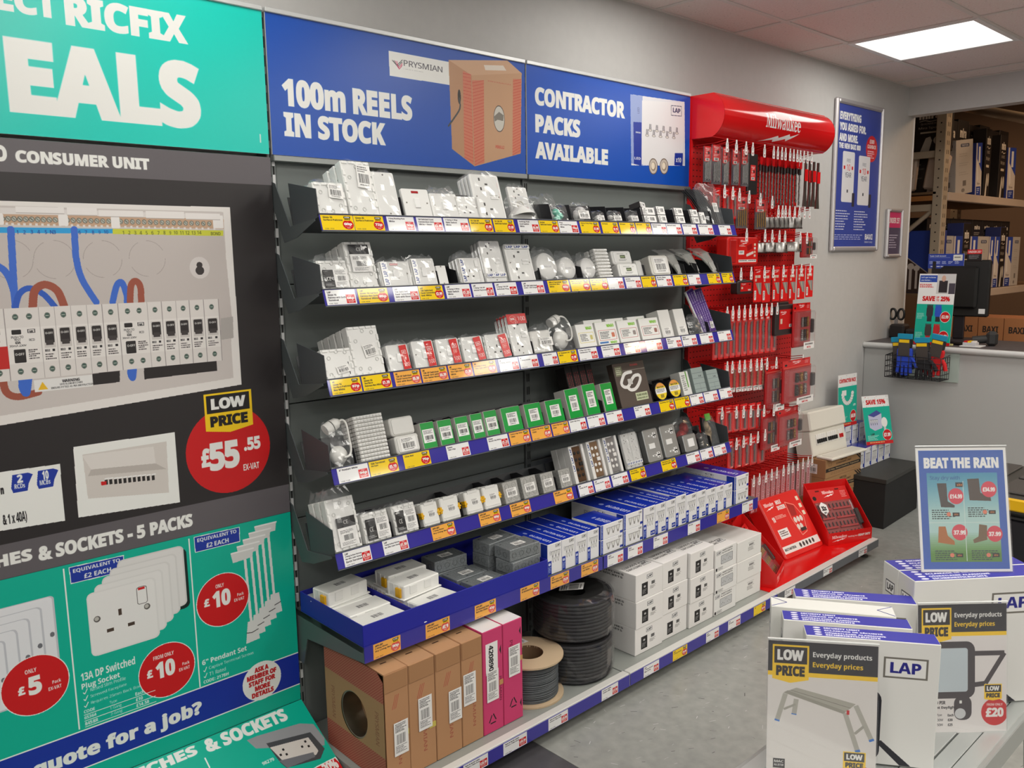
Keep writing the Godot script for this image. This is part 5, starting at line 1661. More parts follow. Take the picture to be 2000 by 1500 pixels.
func build_goods() -> void:
	# white accessories: shelf, kind, left, right, bottom, top, how many behind, bag above, label
	var list := [
		[0, "pattress", 615,684,416,356,2,0.012, "single surface box in a clear bag with a recycling mark, first shelf"],
		[0, "pattress", 689,745,418,316,2,0.006, "double surface box in a clear bag with a paper label, first shelf"],
		[0, "blank", 746,788,422,337,1,0.006, "tall plain white blanking plate"],
		[0, "switch_red", 797,849,424,369,0,0.0, "white fused switch plate with a red neon mark, not in a bag"],
		[0, "switch", 851,903,426,378,1,0.022, "white switch in a shiny bag with a tall crumpled top"],
		[0, "socket", 899,943,427,384,0,0.008, "single white socket in a glossy bag against a black plate"],
		[0, "double", 938,994,430,342,3,0.012, "tall white double socket in a clear bag, first shelf"],
		[1, "pattress", 623,689,563,508,1,0.018, "single surface box with a black and white label, second shelf"],
		[1, "pattress", 690,745,561,472,2,0.006, "double surface box with a black label on top, second shelf"],
		[1, "switch_red", 750,810,557,510,2,0.012, "bagged white switch with a red neon and blue brand tape"],
		[1, "switch", 812,859,555,504,1,0.012, "bagged white switch with blue tape beside the low plain plate"],
		[1, "blank", 861,880,554,518,0,0.0, "low plain white plate half hidden between dividers"],
		[1, "socket", 905,950,552,503,2,0.02, "bagged single white socket with blue brand tape"],
		[1, "double", 954,994,549,470,2,0.006, "tall white double socket with blue tape along its lower edge"],
		[1, "double", 1001,1050,546,476,2,0.006, "tall white double socket with charger slots, blue tape along its upper edge"],
		[2, "pattress", 634,699,740,680,0,0.0, "single moulded box with a clear sticker, third shelf"],
		[2, "pattress", 698,758,732,635,4,0.0, "tall double moulded box heading a long stack, third shelf"],
		[2, "switch", 765,808,723,672,1,0.012, "bagged white switch with a red band, next to the tall moulded boxes"],
		[2, "switch", 815,858,718,664,1,0.004, "white plate with a broad red band running off its edge"],
		[2, "switch", 862,907,711,660,1,0.006, "white single switch in a bag with a red band, middle of five"],
		[2, "switch", 911,953,704,656,1,0.006, "white double switch in a bag with a slanting red band"],
		[2, "socket", 957,1003,696,651,1,0.006, "single white socket in a bag with a red band"],
		[2, "double", 1006,1044,690,616,3,0.01, "tall white double socket with a red printed header"],
		[4, "pattress", 652,714,1077,968,2,0.03, "double surface box in a big loose bag, fifth shelf"],
		[4, "pattress", 718,771,1059,997,1,0.006, "single surface box, black and white label, beside the double one, fifth shelf"],
		[4, "pattress", 777,824,1044,982,1,0.006, "single surface box, black and white label, beside white lining boxes, fifth shelf"],
	]
	var n := 0
	for l in list:
		n += 1
		var q := face(l[0],l[2],l[3],l[4],l[5])
		var w: float = q.w
		var h: float = q.h
		var kind: String = l[1]
		var names := {"pattress": "surface_box", "blank": "blanking_plate", "switch": "light_switch", "switch_red": "light_switch", "socket": "wall_socket", "double": "wall_socket"}
		var o := stand(l[0],q.x, names[kind],l[8], {"pattress": "box", "blank": "plate", "switch": "switch", "switch_red": "switch", "socket": "socket", "double": "socket"}[kind], "white wiring accessories")
		var d := 0.03 if kind == "pattress" else 0.011
		if kind == "pattress":
			pattress(o, w, h, d)
			if l[0] == 0: print_on(o, "label", "barcode", -w * 0.05,h * 0.5,w * 0.42,h * 0.93,0.0034, "card", -0.1)
			elif l[0] == 1 and n == 8: print_on(o, "label", "ce", -w * 0.4,h * 0.05,w * 0.44,h * 0.66,0.0034)
			elif l[0] == 1: print_on(o, "label", "ce_tall", -w * 0.36,h * 0.34,w * 0.34,h * 0.93,0.0034)
			elif l[0] == 2: print_on(o, "label", "barcode", -w * 0.1,h * 0.16 if n == 16 else h * 0.36,w * 0.34,h * 0.42 if n == 16 else h * 0.62,0.0012, "card", 0.15)
			elif n == 24: print_on(o, "label", "ce_tall", -w * 0.28,h * 0.06,w * 0.38,h * 0.62,0.0034)
			else: print_on(o, "label", "ce", -w * 0.42,h * 0.08,w * 0.46,h * 0.8,0.0034)
		else:
			plate(o, w, h, d, kind)
			if l[0] == 1 and kind != "blank":
				if kind == "double":
					var lo := 0.12 if n == 14 else 0.86
					print_on(o, "brand_tape", "lap_tape_flat", -w * 0.48,h * lo, w * 0.48,h * (lo + 0.1),0.0042, "card_gloss")
				else:
					print_on(o, "brand_tape", "lap_tape", -w * 0.46,h * 0.03,-w * 0.25,h * 0.97,0.0042, "card_gloss")
			if l[0] == 2:
				if kind == "double": print_on(o, "brand_tape", "mk_head", -w * 0.5,h * 0.8,w * 0.5,h * 1.05,0.0042, "card_gloss")
				else: print_on(o, "brand_tape", "mk_band", w * 0.08,0.002,w * 0.42,h * 0.95,0.0042, "card_gloss", [0.06,0.03,0.05,0.12,0.14][clampi(n - 18,0,4)])
		if l[7] > 0.0: bag(o, w, h, d, l[7],100 + n)
		row_behind(o, l[6],d + 0.006)
	# black plate behind the glossy socket
	var q := face(0,892,956,427,376)
	var bp := stand(0,q.x + 0.006, "face_plate", "glossy black face plate standing behind a bagged white socket", "plate", "", 0.03)
	plate(bp, q.w, q.h + 0.004,0.006, "blank", rgb(38,37,38), "gloss")
	goods_first_shelf()
	goods_second_shelf()
	goods_third_shelf()
	goods_fourth_shelf()
	goods_fifth_shelf()
func pouch(s: int, lx: float, rx: float, by: float, ty: float, fill: Color, m: String, called: String, label: String, category: String, group := "", labelled := true, lumps := 4,back := 0.0) -> Node3D:
	# a small clear pouch with something lumpy inside
	var q := face(s, lx, rx, by, ty)
	var o := stand(s, q.x, called, label, category, group, back)
	var w: float = q.w
	var h: float = q.h
	var f := form(fill)
	var r := RandomNumberGenerator.new()
	r.seed = int(lx*7 + ty)
	for k in lumps:
		f.ball(Vector3(r.randf_range(-0.24,0.24)*w, h*(0.2 + 0.6*k / lumps),-0.016 + r.randf_range(-0.004,0.002)),Vector3(w*r.randf_range(0.2,0.32),h*r.randf_range(0.16,0.24),0.009),7)
	bits("contents", f, M[m],o)
	bag(o, w*0.94,h*0.9,0.024,h*0.12,int(lx))
	if labelled: print_on(o, "label", "barcode", -w * 0.3,h * 0.12,w * 0.34,h * 0.55,0.004)
	return o
func goods_first_shelf() -> void:
	# pull cord switch in a bag, and the red marked plate behind it
	var q := face(0,1019,1056,430,360)
	var o := stand(0,q.x, "wall_socket", "white cooker plate with a red switch behind the bagged pull cord switch", "socket", "", 0.026)
	plate(o, q.w, q.h, 0.01, "double")
	part("red_rocker", form(rgb(186,40,48)).box(Vector3(q.w * 0.1,q.h * 0.3,0),Vector3(q.w * 0.36,q.h * 0.42,0.003), {}, 0.001),M.gloss, o)
	bag(o, q.w, q.h, 0.012,0.008,61)
	q = face(0,1000,1053,431,388)
	o = stand(0,q.x, "pull_cord_switch", "cone shaped white pull cord switch with its coiled cord in a crumpled bag", "switch")
	part("base_block", form(WHITE_PLASTIC).box(Vector3(-q.w * 0.42,0,-0.018),Vector3(q.w * 0.46,0.02,0), {}, 0.003),M.plastic, o)
	part("cone", form(WHITE_PLASTIC).lathe(PackedVector2Array([Vector2(q.w * 0.4,0.004),Vector2(q.w * 0.36,0.012),Vector2(0.012,0.045),Vector2(0.008,0.058),Vector2(0,0.06)]),24,Vector3(0,0.008,-0.012)),M.plastic, o)
	var cord := PackedVector3Array()
	for k in 40: cord.append(Vector3(-0.004 + cos(k*0.55)*(0.016 - k*0.0001),0.05 + sin(k*0.55)*0.012,0.0005 + k*0.00012))
	part("cord", form(rgb(228,226,216)).tube(cord, 0.0011,5),M.satin, o)
	bag(o, q.w, q.h * 0.85,0.03,0.02,62, "film", 0.006)
	# green labelled plugs
	for e in [[1062,1090,430,372,0.05],[1094,1121,430,368,0.055]]:
		pouch(0,e[0],e[1],e[2],e[3],rgb(226,230,226), "plastic", "plug_pack", "bag of white plugs with a green paper header at the back of the first shelf", "plug", "bagged plugs with green headers", false, 4,e[4])
	for e in [[1088,1116,430,398]]:
		o = pouch(0,e[0],e[1],e[2],e[3],rgb(110,208,180), "plastic", "plug_pack", "small bag of plugs with a pale green card standing in front", "plug", "", false, 3)
	o = pouch(0,1128,1160,430,395,rgb(232,232,230), "plastic", "plug_pack", "clear bag with a crumpled barcode label beside the fuse packs", "plug")
	for k in 3:
		pouch(0,[1166,1197,1232][k],[1186,1220,1252][k],431,411,rgb(224,222,218), "plastic", "fuse_pack", "small clear pouch of fuses with a barcode label, low between two black dividers", "fuses", "fuse pouches on the first shelf", true, 2)
	# little white cartons
	var b := [[1262,1287,436,405,0],[1290,1307,436,403,0],[1324,1342,436,406,0],[1355,1370,437,409,0],[1372,1383,437,414,0]]
	for k in b.size():
		var f := face(0,b[k][0],b[k][1],b[k][2],b[k][3])
		var tall := 2 if k < 4 else 1
		for j in tall:
			o = stand(0,f.x, "small_carton", "small white carton with black edge and barcode, stacked low on the first shelf", "box", "small white cartons on the first shelf", 0.0,j * (f.h / tall + 0.0006))
			carton(o, f.w, f.h / tall, 0.04, {"front": U.small_box, "left": U.small_box}, rgb(60,58,58))
	var f0 := face(0,1256,1282,436,388)
	o = stand(0,f0.x, "small_carton", "small white carton lying black end forward on top of its stack", "box", "", 0.006,face(0,1262,1287,436,405).h + 0.0016)
	carton(o, 0.05,0.022,0.045, {"front": U.small_box}, rgb(50,48,48))
	o.rotate_object_local(Vector3.UP, 0.25)
	# the tall bag of black cable ties
	q = face(0,1388,1412,437,352)
	o = stand(0,q.x + 0.03, "cable_tie_bag", "big shiny clear bag of long black cable ties leaning beside the red bay", "bag", "", 0.02)
	var tf := form(rgb(32,32,34))
	for k in 26:
		var a := Vector3(-0.05 + 0.0042*k, 0.004,-0.01 - 0.012*(k % 3))
		tf.tube(PackedVector3Array([a, a + Vector3(-0.012,0.07,0.0),a + Vector3(-0.034,0.13,-0.01),a + Vector3(-0.06,0.17,-0.02)]),0.0024,4)
	bits("cable_ties", tf, M.plastic, o)
	part("label", form().box(Vector3(-0.005,0.06,0.012),Vector3(0.03,0.1,0.0125), {"front": U.barcode}),M.card, o)
	bag(o, 0.13,0.16,0.05,0.03,71, "film", 0.01)
func lidded_box(o: Node, w: float, h: float, d: float, col: Color, label := "") -> void:
	part("body", form(col).slab(rounded(-w / 2,0,w / 2,h, minf(w, h) * 0.16),-d, 0,Rect2(-1,0,0,0),0.003),M.plastic, o)
	part("lid", form(col.lightened(0.12)).slab(rounded(-w * 0.43,h * 0.08,w * 0.43,h * 0.92,minf(w, h) * 0.12),-0.001,0.0025,Rect2(-1,0,0,0),0.001),M.plastic, o)
	if label: print_on(o, "label", label, -w * 0.32,h * 0.12,w * 0.34,h * 0.86,0.0032)
func goods_second_shelf() -> void:
	# round junction boxes in bags
	for k in 3:
		var e: Array = [[1060,1099,548,495],[1103,1134,545,501],[1144,1172,542,503]][k]
		var q := face(1,e[0],e[1],e[2],e[3])
		var r: float = q.w*0.5
		var o := stand(1,q.x, "junction_box", "round white junction box in a crinkled clear bag, %s of three" % ["largest", "middle one", "smallest"][k], "junction box", "round junction boxes", 0.004)
		part("body", form(WHITE_PLASTIC).lathe(PackedVector2Array([Vector2(0,-0.026),Vector2(r, -0.026),Vector2(r, -0.004),Vector2(r * 0.94,0.0),Vector2(r * 0.3,0.002),Vector2(0,0.002)]),36,Vector3(0,r + 0.003,0),Vector3.BACK),M.plastic, o)
		part("cover_slot", form(grey(206)).box(Vector3(-r * 0.35,r * 0.96,0.0015),Vector3(r * 0.35,r * 1.1,0.0032), {}, 0.0006),M.plastic, o)
		bag(o, r*2,r*2,0.028,0.024,80 + k)
		row_behind(o, 1,0.034)
	var q := face(1,1175,1201,540,484)
	var o := stand(1,q.x, "terminal_strip_pack", "stack of white terminal strips standing on end, second shelf", "terminal strips")
	terminal_stack(o, q.w, q.h, 9)
	row_behind(o, 1,0.03)
	q = face(1,1212,1251,537,514)
	for k in 3:
		o = stand(1,q.x - k * 0.004, "connector_box", "white connector box with a dark green label stacked flat, second shelf", "box", "white connector boxes on the second shelf", 0.012 * k, k % 2 * (q.h + 0.001))
		lidded_box(o, q.w * 0.96,q.h, 0.04 if k < 2 else 0.01,WHITE_PLASTIC, "junction_label")
		if k == 2: o.position += o.basis.orthonormalized()*Vector3(0,0,-0.032)
	q = face(1,1253,1265,536,506)
	o = stand(1,q.x, "connector_box", "narrow pale grey connector box beside the green labelled ones", "box", "", 0.012)
	lidded_box(o, q.w, q.h, 0.03,rgb(206,206,202), "")
	q = face(1,1277,1314,535,498)
	o = stand(1,q.x, "sealed_box", "grey white sealed box with rounded corners and a barcode sticker", "box")
	lidded_box(o, q.w, q.h, 0.042,rgb(224,222,214), "barcode")
	row_behind(o, 1,0.05)
	# long bags of white sleeving drooping over the edge
	for k in 3:
		q = face(1,1322 + k*30,1346 + k*32,533,472)
		o = stand(1,q.x, "sleeving_bag", "long milky bag of white sleeving drooping over the shelf edge", "bag", "drooping milky bags", 0.008 + 0.008 * (2 - k))
		var f := form(rgb(238,238,234))
		var rows := [[-0.01,0.13,-0.055,0.044],[0.0,0.095,-0.02,0.042],[0.012,0.05,-0.002,0.024],[0.02,0.016,0.002,0.018],[0.028,0.002,0.004,0.022]]
		for j in rows.size() - 1:
			var a: Array = rows[j]
			var b: Array = rows[j + 1]
			for i in 4:
				var u0 := i / 4.0 - 0.5
				var u1 := (i + 1) / 4.0 - 0.5
				var z0 := 0.006*sin(i*2.1 + j)
				var z1 := 0.006*sin((i + 1)*2.1 + j)
				f.quad(Vector3(a[0] + u0*a[3]*2,a[1],a[2] + z0),Vector3(a[0] + u1*a[3]*2,a[1],a[2] + z1),Vector3(b[0] + u1*b[3]*2,b[1],b[2] + z1),Vector3(b[0] + u0*b[3]*2,b[1],b[2] + z0))
		part("milky_bag", f, M.milky, o)
		part("sleeves", form(rgb(232,232,226)).tube(PackedVector3Array([Vector3(-0.01,0.11,-0.06),Vector3(0.0,0.08,-0.03),Vector3(0.014,0.04,-0.012),Vector3(0.024,0.01,-0.006)]),0.006,6),M.satin, o)
func terminal_stack(o: Node, w: float, h: float, rows: int) -> void:
	for k in rows:
		var y0 := h*k / rows
		var y1 := h*(k + 0.88) / rows
		var f := form(rgb(234,233,229))
		f.box(Vector3(-w / 2,y0,-0.022),Vector3(w / 2,y1,-0.003), {}, 0.001)
		for j in 9: f.box(Vector3(-w / 2 + w*(j + 0.12) / 9,y0 + (y1 - y0)*0.15,-0.004),Vector3(-w / 2 + w*(j + 0.8) / 9,y0 + (y1 - y0)*0.85,0.0), {}, 0.0008)
		f.box(Vector3(-w * 0.46,y0 + (y1 - y0) * 0.38,0.0),Vector3(w * 0.46,y0 + (y1 - y0) * 0.62,0.0012), {"front": U.terminal_row})
		part("terminal_strip", f, M.card_gloss, o)
func pendant(o: Node, w: float, h: float, sd: int) -> void:
	# ceiling rose, lamp holder and the flex that joins them
	var r := minf(w*0.34,0.036)
	part("ceiling_rose", form(rgb(232,231,226)).lathe(PackedVector2Array([Vector2(0,-0.02),Vector2(r, -0.02),Vector2(r, -0.012),Vector2(r * 0.8,-0.002),Vector2(r * 0.3,0.004),Vector2(0,0.005)]),28,Vector3(w * 0.05,r + 0.004,-0.004),Vector3(0.1,-0.15,1)),M.plastic, o)
	var a := Vector3(-w*0.28,h*0.86,-0.02)
	var dir := Vector3(0.9,0.38,0.1).normalized()
	part("lamp_holder", form(rgb(236,235,230)).lathe(PackedVector2Array([Vector2(0,0),Vector2(0.017,0),Vector2(0.018,0.02),Vector2(0.0165,0.021),Vector2(0.0165,0.023),Vector2(0.018,0.024),Vector2(0.016,0.04),Vector2(0.008,0.05),Vector2(0,0.05)]),20,a, dir),M.plastic, o)
	part("holder_ring", form(INK).lathe(PackedVector2Array([Vector2(0.0168,0.021),Vector2(0.0168,0.023)]),20,a, dir),M.matt, o)
	var b := a + dir*0.05
	var c := Curve3D.new()
	c.add_point(b, Vector3.ZERO, dir*0.03)
	c.add_point(Vector3(w*0.44,h*0.6,0.002),Vector3(0,0.02,0),Vector3(0,-0.02,0))
	c.add_point(Vector3(w*0.08,r*0.9,0.003),Vector3(0.03,-0.006,0.004),Vector3.ZERO)
	part("flex", form(rgb(234,233,228)).tube(c.tessellate(4,4),0.0032,7),M.satin, o)
	bag(o, w, h * 0.8,0.04,h * 0.2,sd, "film", 0.006)
func goods_third_shelf() -> void:
	var q := face(2,1047,1086,688,644)
	var o := stand(2,q.x, "ceiling_switch", "square white switch block in a loose clear bag with a barcode label", "switch")
	part("body", form(rgb(230,229,224)).box(Vector3(-q.w / 2,0,-0.02),Vector3(q.w / 2,q.h, 0), {}, 0.004),M.plastic, o)
	print_on(o, "label", "barcode", -q.w * 0.2,q.h * 0.28,q.w * 0.46,q.h * 0.66,0.0068)
	bag(o, q.w, q.h, 0.022,0.02,91, "film", 0.003)
	q = face(2,1087,1129,684,618)
	o = stand(2,q.x, "pendant_set", "white pendant lamp holder with curled flex in a clear bag, third shelf", "pendant set")
	pendant(o, q.w, q.h, 92)
	for k in 4:
		var e: Array = [[1134,1169,672,632],[1172,1213,668,627],[1215,1254,664,624],[1257,1295,658,620]][k]
		q = face(2,e[0],e[1],e[2],e[3])
		o = stand(2,q.x, "connector_carton", "white wire connector carton, %s" % ["yellow framed panel on the front", "green and blue band along the foot", "red framed panel, next to the banded one", "red framed panel, next to the tall white cartons"][k], "box", "wire connector cartons")
		carton(o, q.w, q.h, 0.05, {"front": U["wago%d" % k]}, rgb(238,238,234))
		if k > 0:
			var up := stand(2,q.x, "connector_carton", "white carton of wire connectors standing higher behind the front row", "box", "wire connector cartons behind", 0.056,0.022)
			carton(up, q.w * 0.9,q.h, 0.05, {"front": U["wago%d" % k]}, rgb(232,232,228))
	for k in 2:
		q = face(2,[1298,1328][k],[1320,1348][k],[656,653][k],[604,602][k])
		o = stand(2,q.x, "sensor_carton", "tall plain white carton with a barcode low on its front", "box", "tall white sensor cartons")
		carton(o, q.w, q.h, 0.06, {}, rgb(232,231,227))
		print_on(o, "label", "barcode", -q.w * 0.3,0.008,q.w * 0.3,q.h * 0.36,0.0004)
	o = pouch(2,1354,1386,648,612,rgb(96,98,100), "rubber", "clip_bag", "dark grey bag of clips folded over between black dividers", "bag", "", false, 5)
	for k in 2:
		q = face(2,1380 + k*14,1400 + k*16,644,580)
		o = stand(2,q.x, "cable_tie_sleeve", "long purple printed sleeve leaning back beside the red bay", "bag", "purple sleeves", 0.02 + 0.01 * k)
		var f := form()
		f.xf = Transform3D(Basis(Vector3.BACK, 0.28 - 0.1*k),Vector3.ZERO)
		f.box(Vector3(-0.03,0,-0.008),Vector3(0.03,0.2,0.004), {"front": U.purple_film}, 0.003)
		part("sleeve", f, M.card_gloss, o)
		if k == 1: print_on(o, "label", "barcode", -0.012,0.02,0.014,0.05,0.006)
func goods_fourth_shelf() -> void:
	var q := face(3,640,697,906,822)
	var o := stand(3,q.x, "pendant_set", "white pendant lamp holder with curled flex in a clear bag, fourth shelf", "pendant set")
	pendant(o, q.w, q.h, 95)
	q = face(3,708,767,893,806)
	o = stand(3,q.x, "terminal_strip_pack", "tall stack of white terminal strips wrapped together, fourth shelf", "terminal strips")
	terminal_stack(o, q.w, q.h, 12)
	row_behind(o, 2,0.026)
	q = face(3,777,825,878,848)
	for k in 2:
		o = stand(3,q.x - 0.004 * k, "sealed_box", "grey white rounded connector box, %s of two" % ["lower one, with a barcode", "upper one, plain"][k], "box", "rounded boxes on the fourth shelf", 0.004 * k, k * (q.h + 0.001))
		lidded_box(o, q.w, q.h, 0.05,rgb(222,221,216), "barcode" if k == 0 else "")
	var g := [[830,859,872,823],[864,893,866,818],[898,925,860,812],[929,953,855,806],[955,982,850,800]]
	for k in g.size():
		q = face(3,g[k][0],g[k][1],g[k][2],g[k][3])
		o = stand(3,q.x, "clip_carton", "small green carton with a broad white barcode band, in the row of five", "box", "small green clip cartons")
		carton(o, q.w * 0.96,q.h, 0.045, {"front": U.green_band}, rgb(206,204,198))
	g = [[988,1027,840,793],[1033,1067,831,786],[1074,1108,822,779],[1115,1143,812,757],[1149,1176,804,748],[1184,1208,797,746]]
	for k in g.size():
		q = face(3,g[k][0],g[k][1],g[k][2],g[k][3])
		o = stand(3,q.x, "clip_carton", "%s green carton with a square white barcode patch" % ["squat" if k < 3 else "tall"], "box", "squat green clip cartons" if k < 3 else "tall green clip cartons")
		carton(o, q.w * 0.98,q.h, 0.055, {"front": U.green_patch}, rgb(206,204,198), "card_gloss")
	q = face(3,1216,1279,790,704)
	o = stand(3,q.x, "lamp_carton", "dark brown carton with a picture of a looped flat lamp", "box")
	carton(o, q.w, q.h, 0.03, {"front": U.lamp_2d}, rgb(70,60,54))
	q = face(3,1150,1205,800,712)
	for k in 4:
		o = stand(3,q.x - q.w * 0.36 + q.w * 0.25 * k, "lamp_carton", "narrow black lamp carton standing behind the green ones", "box", "narrow black lamp cartons", 0.07,0.02)
		carton(o, q.w * 0.23,q.h, 0.05, {"front": U.dark_box}, rgb(40,36,36))
	for k in 2:
		q = face(3,[1284,1311][k],[1307,1334][k],[774,769][k],[738,733][k])
		var r: float = q.w*0.5
		o = stand(3,q.x, "tape_roll", "roll of insulating tape with a yellow and white round label", "tape", "tape rolls on the fourth shelf")
		part("roll", form(rgb(40,38,38)).lathe(PackedVector2Array([Vector2(0,-0.02),Vector2(r, -0.02),Vector2(r, 0.0),Vector2(r * 0.95,0.001),Vector2(0,0.001)]),30,Vector3(0,r, 0),Vector3.BACK),M.plastic, o)
		part("label", form().slab(ring2(0,r, r * 0.93,r * 0.93,28),0.0012,0.0016,U.roll),M.card, o)
	q = face(3,1338,1355,766,724)
	o = stand(3,q.x, "clip_carton", "slim white carton with a green stripe", "box")
	carton(o, q.w, q.h, 0.05, {"front": U.clip_box}, rgb(226,226,220))
	for k in 2:
		q = face(3,[1361,1389][k],[1384,1411][k],[762,758][k],[716,720][k])
		o = stand(3,q.x, "trunking_pack", "pale grey green pack of trunking fittings, %s" % ["with a printed number", "without print, beside the red bay"][k], "pack")
		carton(o, q.w, q.h, 0.04, {"front": U.grey_pack}, rgb(150,164,162), "card_gloss")
func lining_box(o: Node, w: float, h: float, d: float) -> void:
	# a dry lining box seen from the back: white shell with yellow lugs
	part("shell", form(rgb(238,238,234)).box(Vector3(-w / 2,0,-d),Vector3(w / 2,h, 0), {}, 0.003),M.plastic, o)
	var f := form(rgb(228,228,224))
	f.box(Vector3(-w*0.3,h*0.9,-d*0.5),Vector3(w*0.3,h + 0.002,0.0015), {}, 0.0008)
	f.box(Vector3(-w*0.42,h*0.12,-0.001),Vector3(w*0.42,h*0.16,0.0015))
	f.box(Vector3(-w*0.34,h*0.02,-d*0.5),Vector3(-w*0.1,h*0.08,0.002), {}, 0.0008)
	bits("rib", f, M.plastic, o)
	var y := form(rgb(232,178,20))
	for s in [-1,1]:
		y.box(Vector3(s*w*0.5 - 0.004,h*0.36,-d*0.8),Vector3(s*w*0.5 + 0.004,h*0.64,0.001), {}, 0.001)
		y.box(Vector3(s*w*0.5 - 0.006,h*0.46,-0.01),Vector3(s*w*0.5 + 0.006,h*0.54,0.003), {}, 0.001)
	part("lug", y, M.plastic, o)
	print_on(o, "label", "barcode", -w * 0.16,h * 0.36,w * 0.3,h * 0.66,0.0003)
func steel_box(o: Node, w: float, h: float, d: float) -> void:
	part("shell", form(rgb(206,206,202)).box(Vector3(-w / 2,0,-d),Vector3(w / 2,h, 0), {}, 0.0012),M.zinc, o)
	var f := form(rgb(184,184,180))
	for e in [[-0.24,0.24],[0.24,0.24],[-0.24,0.78],[0.24,0.78]]:
		f.lathe(PackedVector2Array([Vector2(0.0095,0),Vector2(0.0095,0.0007),Vector2(0.0082,0.0007),Vector2(0.0082,0.0)]),18,Vector3(e[0]*w, e[1]*h, 0),Vector3.BACK)
	bits("knockout", f, M.zinc, o)
	print_on(o, "label", "barcode", -w * 0.34,h * 0.28,w * 0.34,h * 0.68,0.001)
func goods_fifth_shelf() -> void:
	var g := [[832,866,1030,980],[868,906,1016,968],[916,950,1004,957],[951,985,992,947]]
	for k in g.size():
		var q := face(4,g[k][0],g[k][1],g[k][2],g[k][3])
		var o := stand(4,q.x, "dry_lining_box", "white dry lining box with yellow side lugs standing on the fifth shelf", "back box", "white lining boxes on the fifth shelf")
		lining_box(o, q.w*0.98,q.h, 0.034)
		row_behind(o, 2,0.038)
	g = [[990,1021,979,938],[1026,1057,970,928],[1064,1090,960,921],[1099,1122,950,914]]
	for k in g.size():
		var q := face(4,g[k][0],g[k][1],g[k][2],g[k][3])
		var o := stand(4,q.x, "steel_back_box", "galvanised steel back box with a barcode label on the fifth shelf", "back box", "steel back boxes on the fifth shelf")
		steel_box(o, q.w*0.98,q.h, 0.034)
		row_behind(o, 2,0.037)
	# decorative sockets in white sleeves
	g = [[1128,1158,944,866],[1162,1191,931,857],[1194,1222,922,849]]
	for k in 3:
		var q := face(4,g[k][0],g[k][1],g[k][2],g[k][3])
		var o := stand(4,q.x, "boxed_socket", "double socket in a white sleeve, %s plate" % ["bronze brown", "copper toned", "brushed nickel"][k], "socket", "boxed metal sockets")
		var w: float = q.w
		var h: float = q.h
		var f := form(rgb(234,233,230))
		f.box(Vector3(-w / 2,0,-0.03),Vector3(-w*0.3,h, 0), {}, 0.001)
		f.box(Vector3(w*0.34,0,-0.03),Vector3(w / 2,h, 0), {}, 0.001)
		f.box(Vector3(-w*0.3,0,-0.03),Vector3(w*0.34,h, -0.014))
		part("sleeve", f, M.card, o)
		print_on(o, "sleeve_print", "lap_tape", -w * 0.49,h * 0.3,-w * 0.31,h * 0.97,0.0004)
		var c: Color = [rgb(112,86,66),rgb(160,132,106),rgb(168,166,168)][k]
		part("socket_plate", form(c).slab(rounded(-w * 0.29,h * 0.03,w * 0.33,h * 0.97,0.004),-0.012,-0.006,Rect2(-1,0,0,0),0.0012),mat(0.3,0.6),o)
		var p := form(INK if k == 0 else rgb(238,236,232))
		for y in [0.2,0.36,0.62,0.8]:
			for x in [-0.1,0.16]: p.lathe(PackedVector2Array([Vector2(0.0065,0),Vector2(0.0065,0.0015),Vector2(0.004,0.0018),Vector2(0,0.0018)]),8,Vector3(x*w, y*h, -0.006),Vector3.BACK)
		p.box(Vector3(0.06*w, h*0.45,-0.006),Vector3(0.28*w, h*0.55,-0.002), {}, 0.0008)
		bits("pin_insert", p, M.plastic, o)
		row_behind(o, 2,0.032)
	# two white double sockets in one bag, then the metal clad ones
	var q := face(4,1228,1260,914,842)
	for k in 2:
		var o := stand(4,q.x - q.w * 0.25 + q.w * 0.5 * k, "wall_socket", "bagged tall white double socket with blue print along its foot", "socket", "paired white sockets")
		plate(o, q.w * 0.49,q.h, 0.012, "double", rgb(214,214,212))
		print_on(o, "brand_tape", "lap_tape_flat", -q.w * 0.24,q.h * 0.1,q.w * 0.24,q.h * 0.2,0.004, "card_gloss")
		bag(o, q.w*0.5,q.h, 0.014,0.01,120 + k)
	for k in 2:
		q = face(4,[1270,1303][k],[1300,1333][k],[899,889][k],[834,826][k])
		var o := stand(4,q.x, "metal_socket", "grey metal clad double socket with white inserts, fifth shelf", "socket", "metal clad sockets")
		part("face_plate", form(rgb(176,177,176)).slab(rounded(-q.w / 2,0,q.w / 2,q.h, 0.008),-0.03,0,Rect2(-1,0,0,0),0.003),M.alu, o)
		var f := form(rgb(238,238,236))
		var p := form(rgb(60,56,54))
		for y in [0.16,0.76]:
			f.box(Vector3(-q.w*0.2,q.h*y, -0.001),Vector3(q.w*0.3,q.h*(y + 0.05),0.002), {}, 0.0006)
			f.box(Vector3(q.w*0.1,q.h*(y - 0.06),-0.001),Vector3(q.w*0.3,q.h*(y + 0.11),0.002), {}, 0.0006)
			p.box(Vector3(-q.w*0.12,q.h*(y + 0.014),0.0015),Vector3(-q.w*0.02,q.h*(y + 0.036),0.0024))
			for e in [-0.04,0.07]: p.box(Vector3(q.w*0.16,q.h*(y + e),0.0015),Vector3(q.w*0.24,q.h*(y + e + 0.02),0.0024))
		f.box(Vector3(-q.w*0.3,q.h*0.4,-0.001),Vector3(q.w*0.1,q.h*0.56,0.003), {}, 0.001)
		bits("insert", f, M.plastic, o)
		bits("pin_hole", p, M.matt, o)
		row_behind(o, 1,0.034)
	q = face(4,1342,1368,880,846)
	var o2 := stand(4,q.x, "metal_switch", "small grey metal clad switch with a white rocker", "switch")
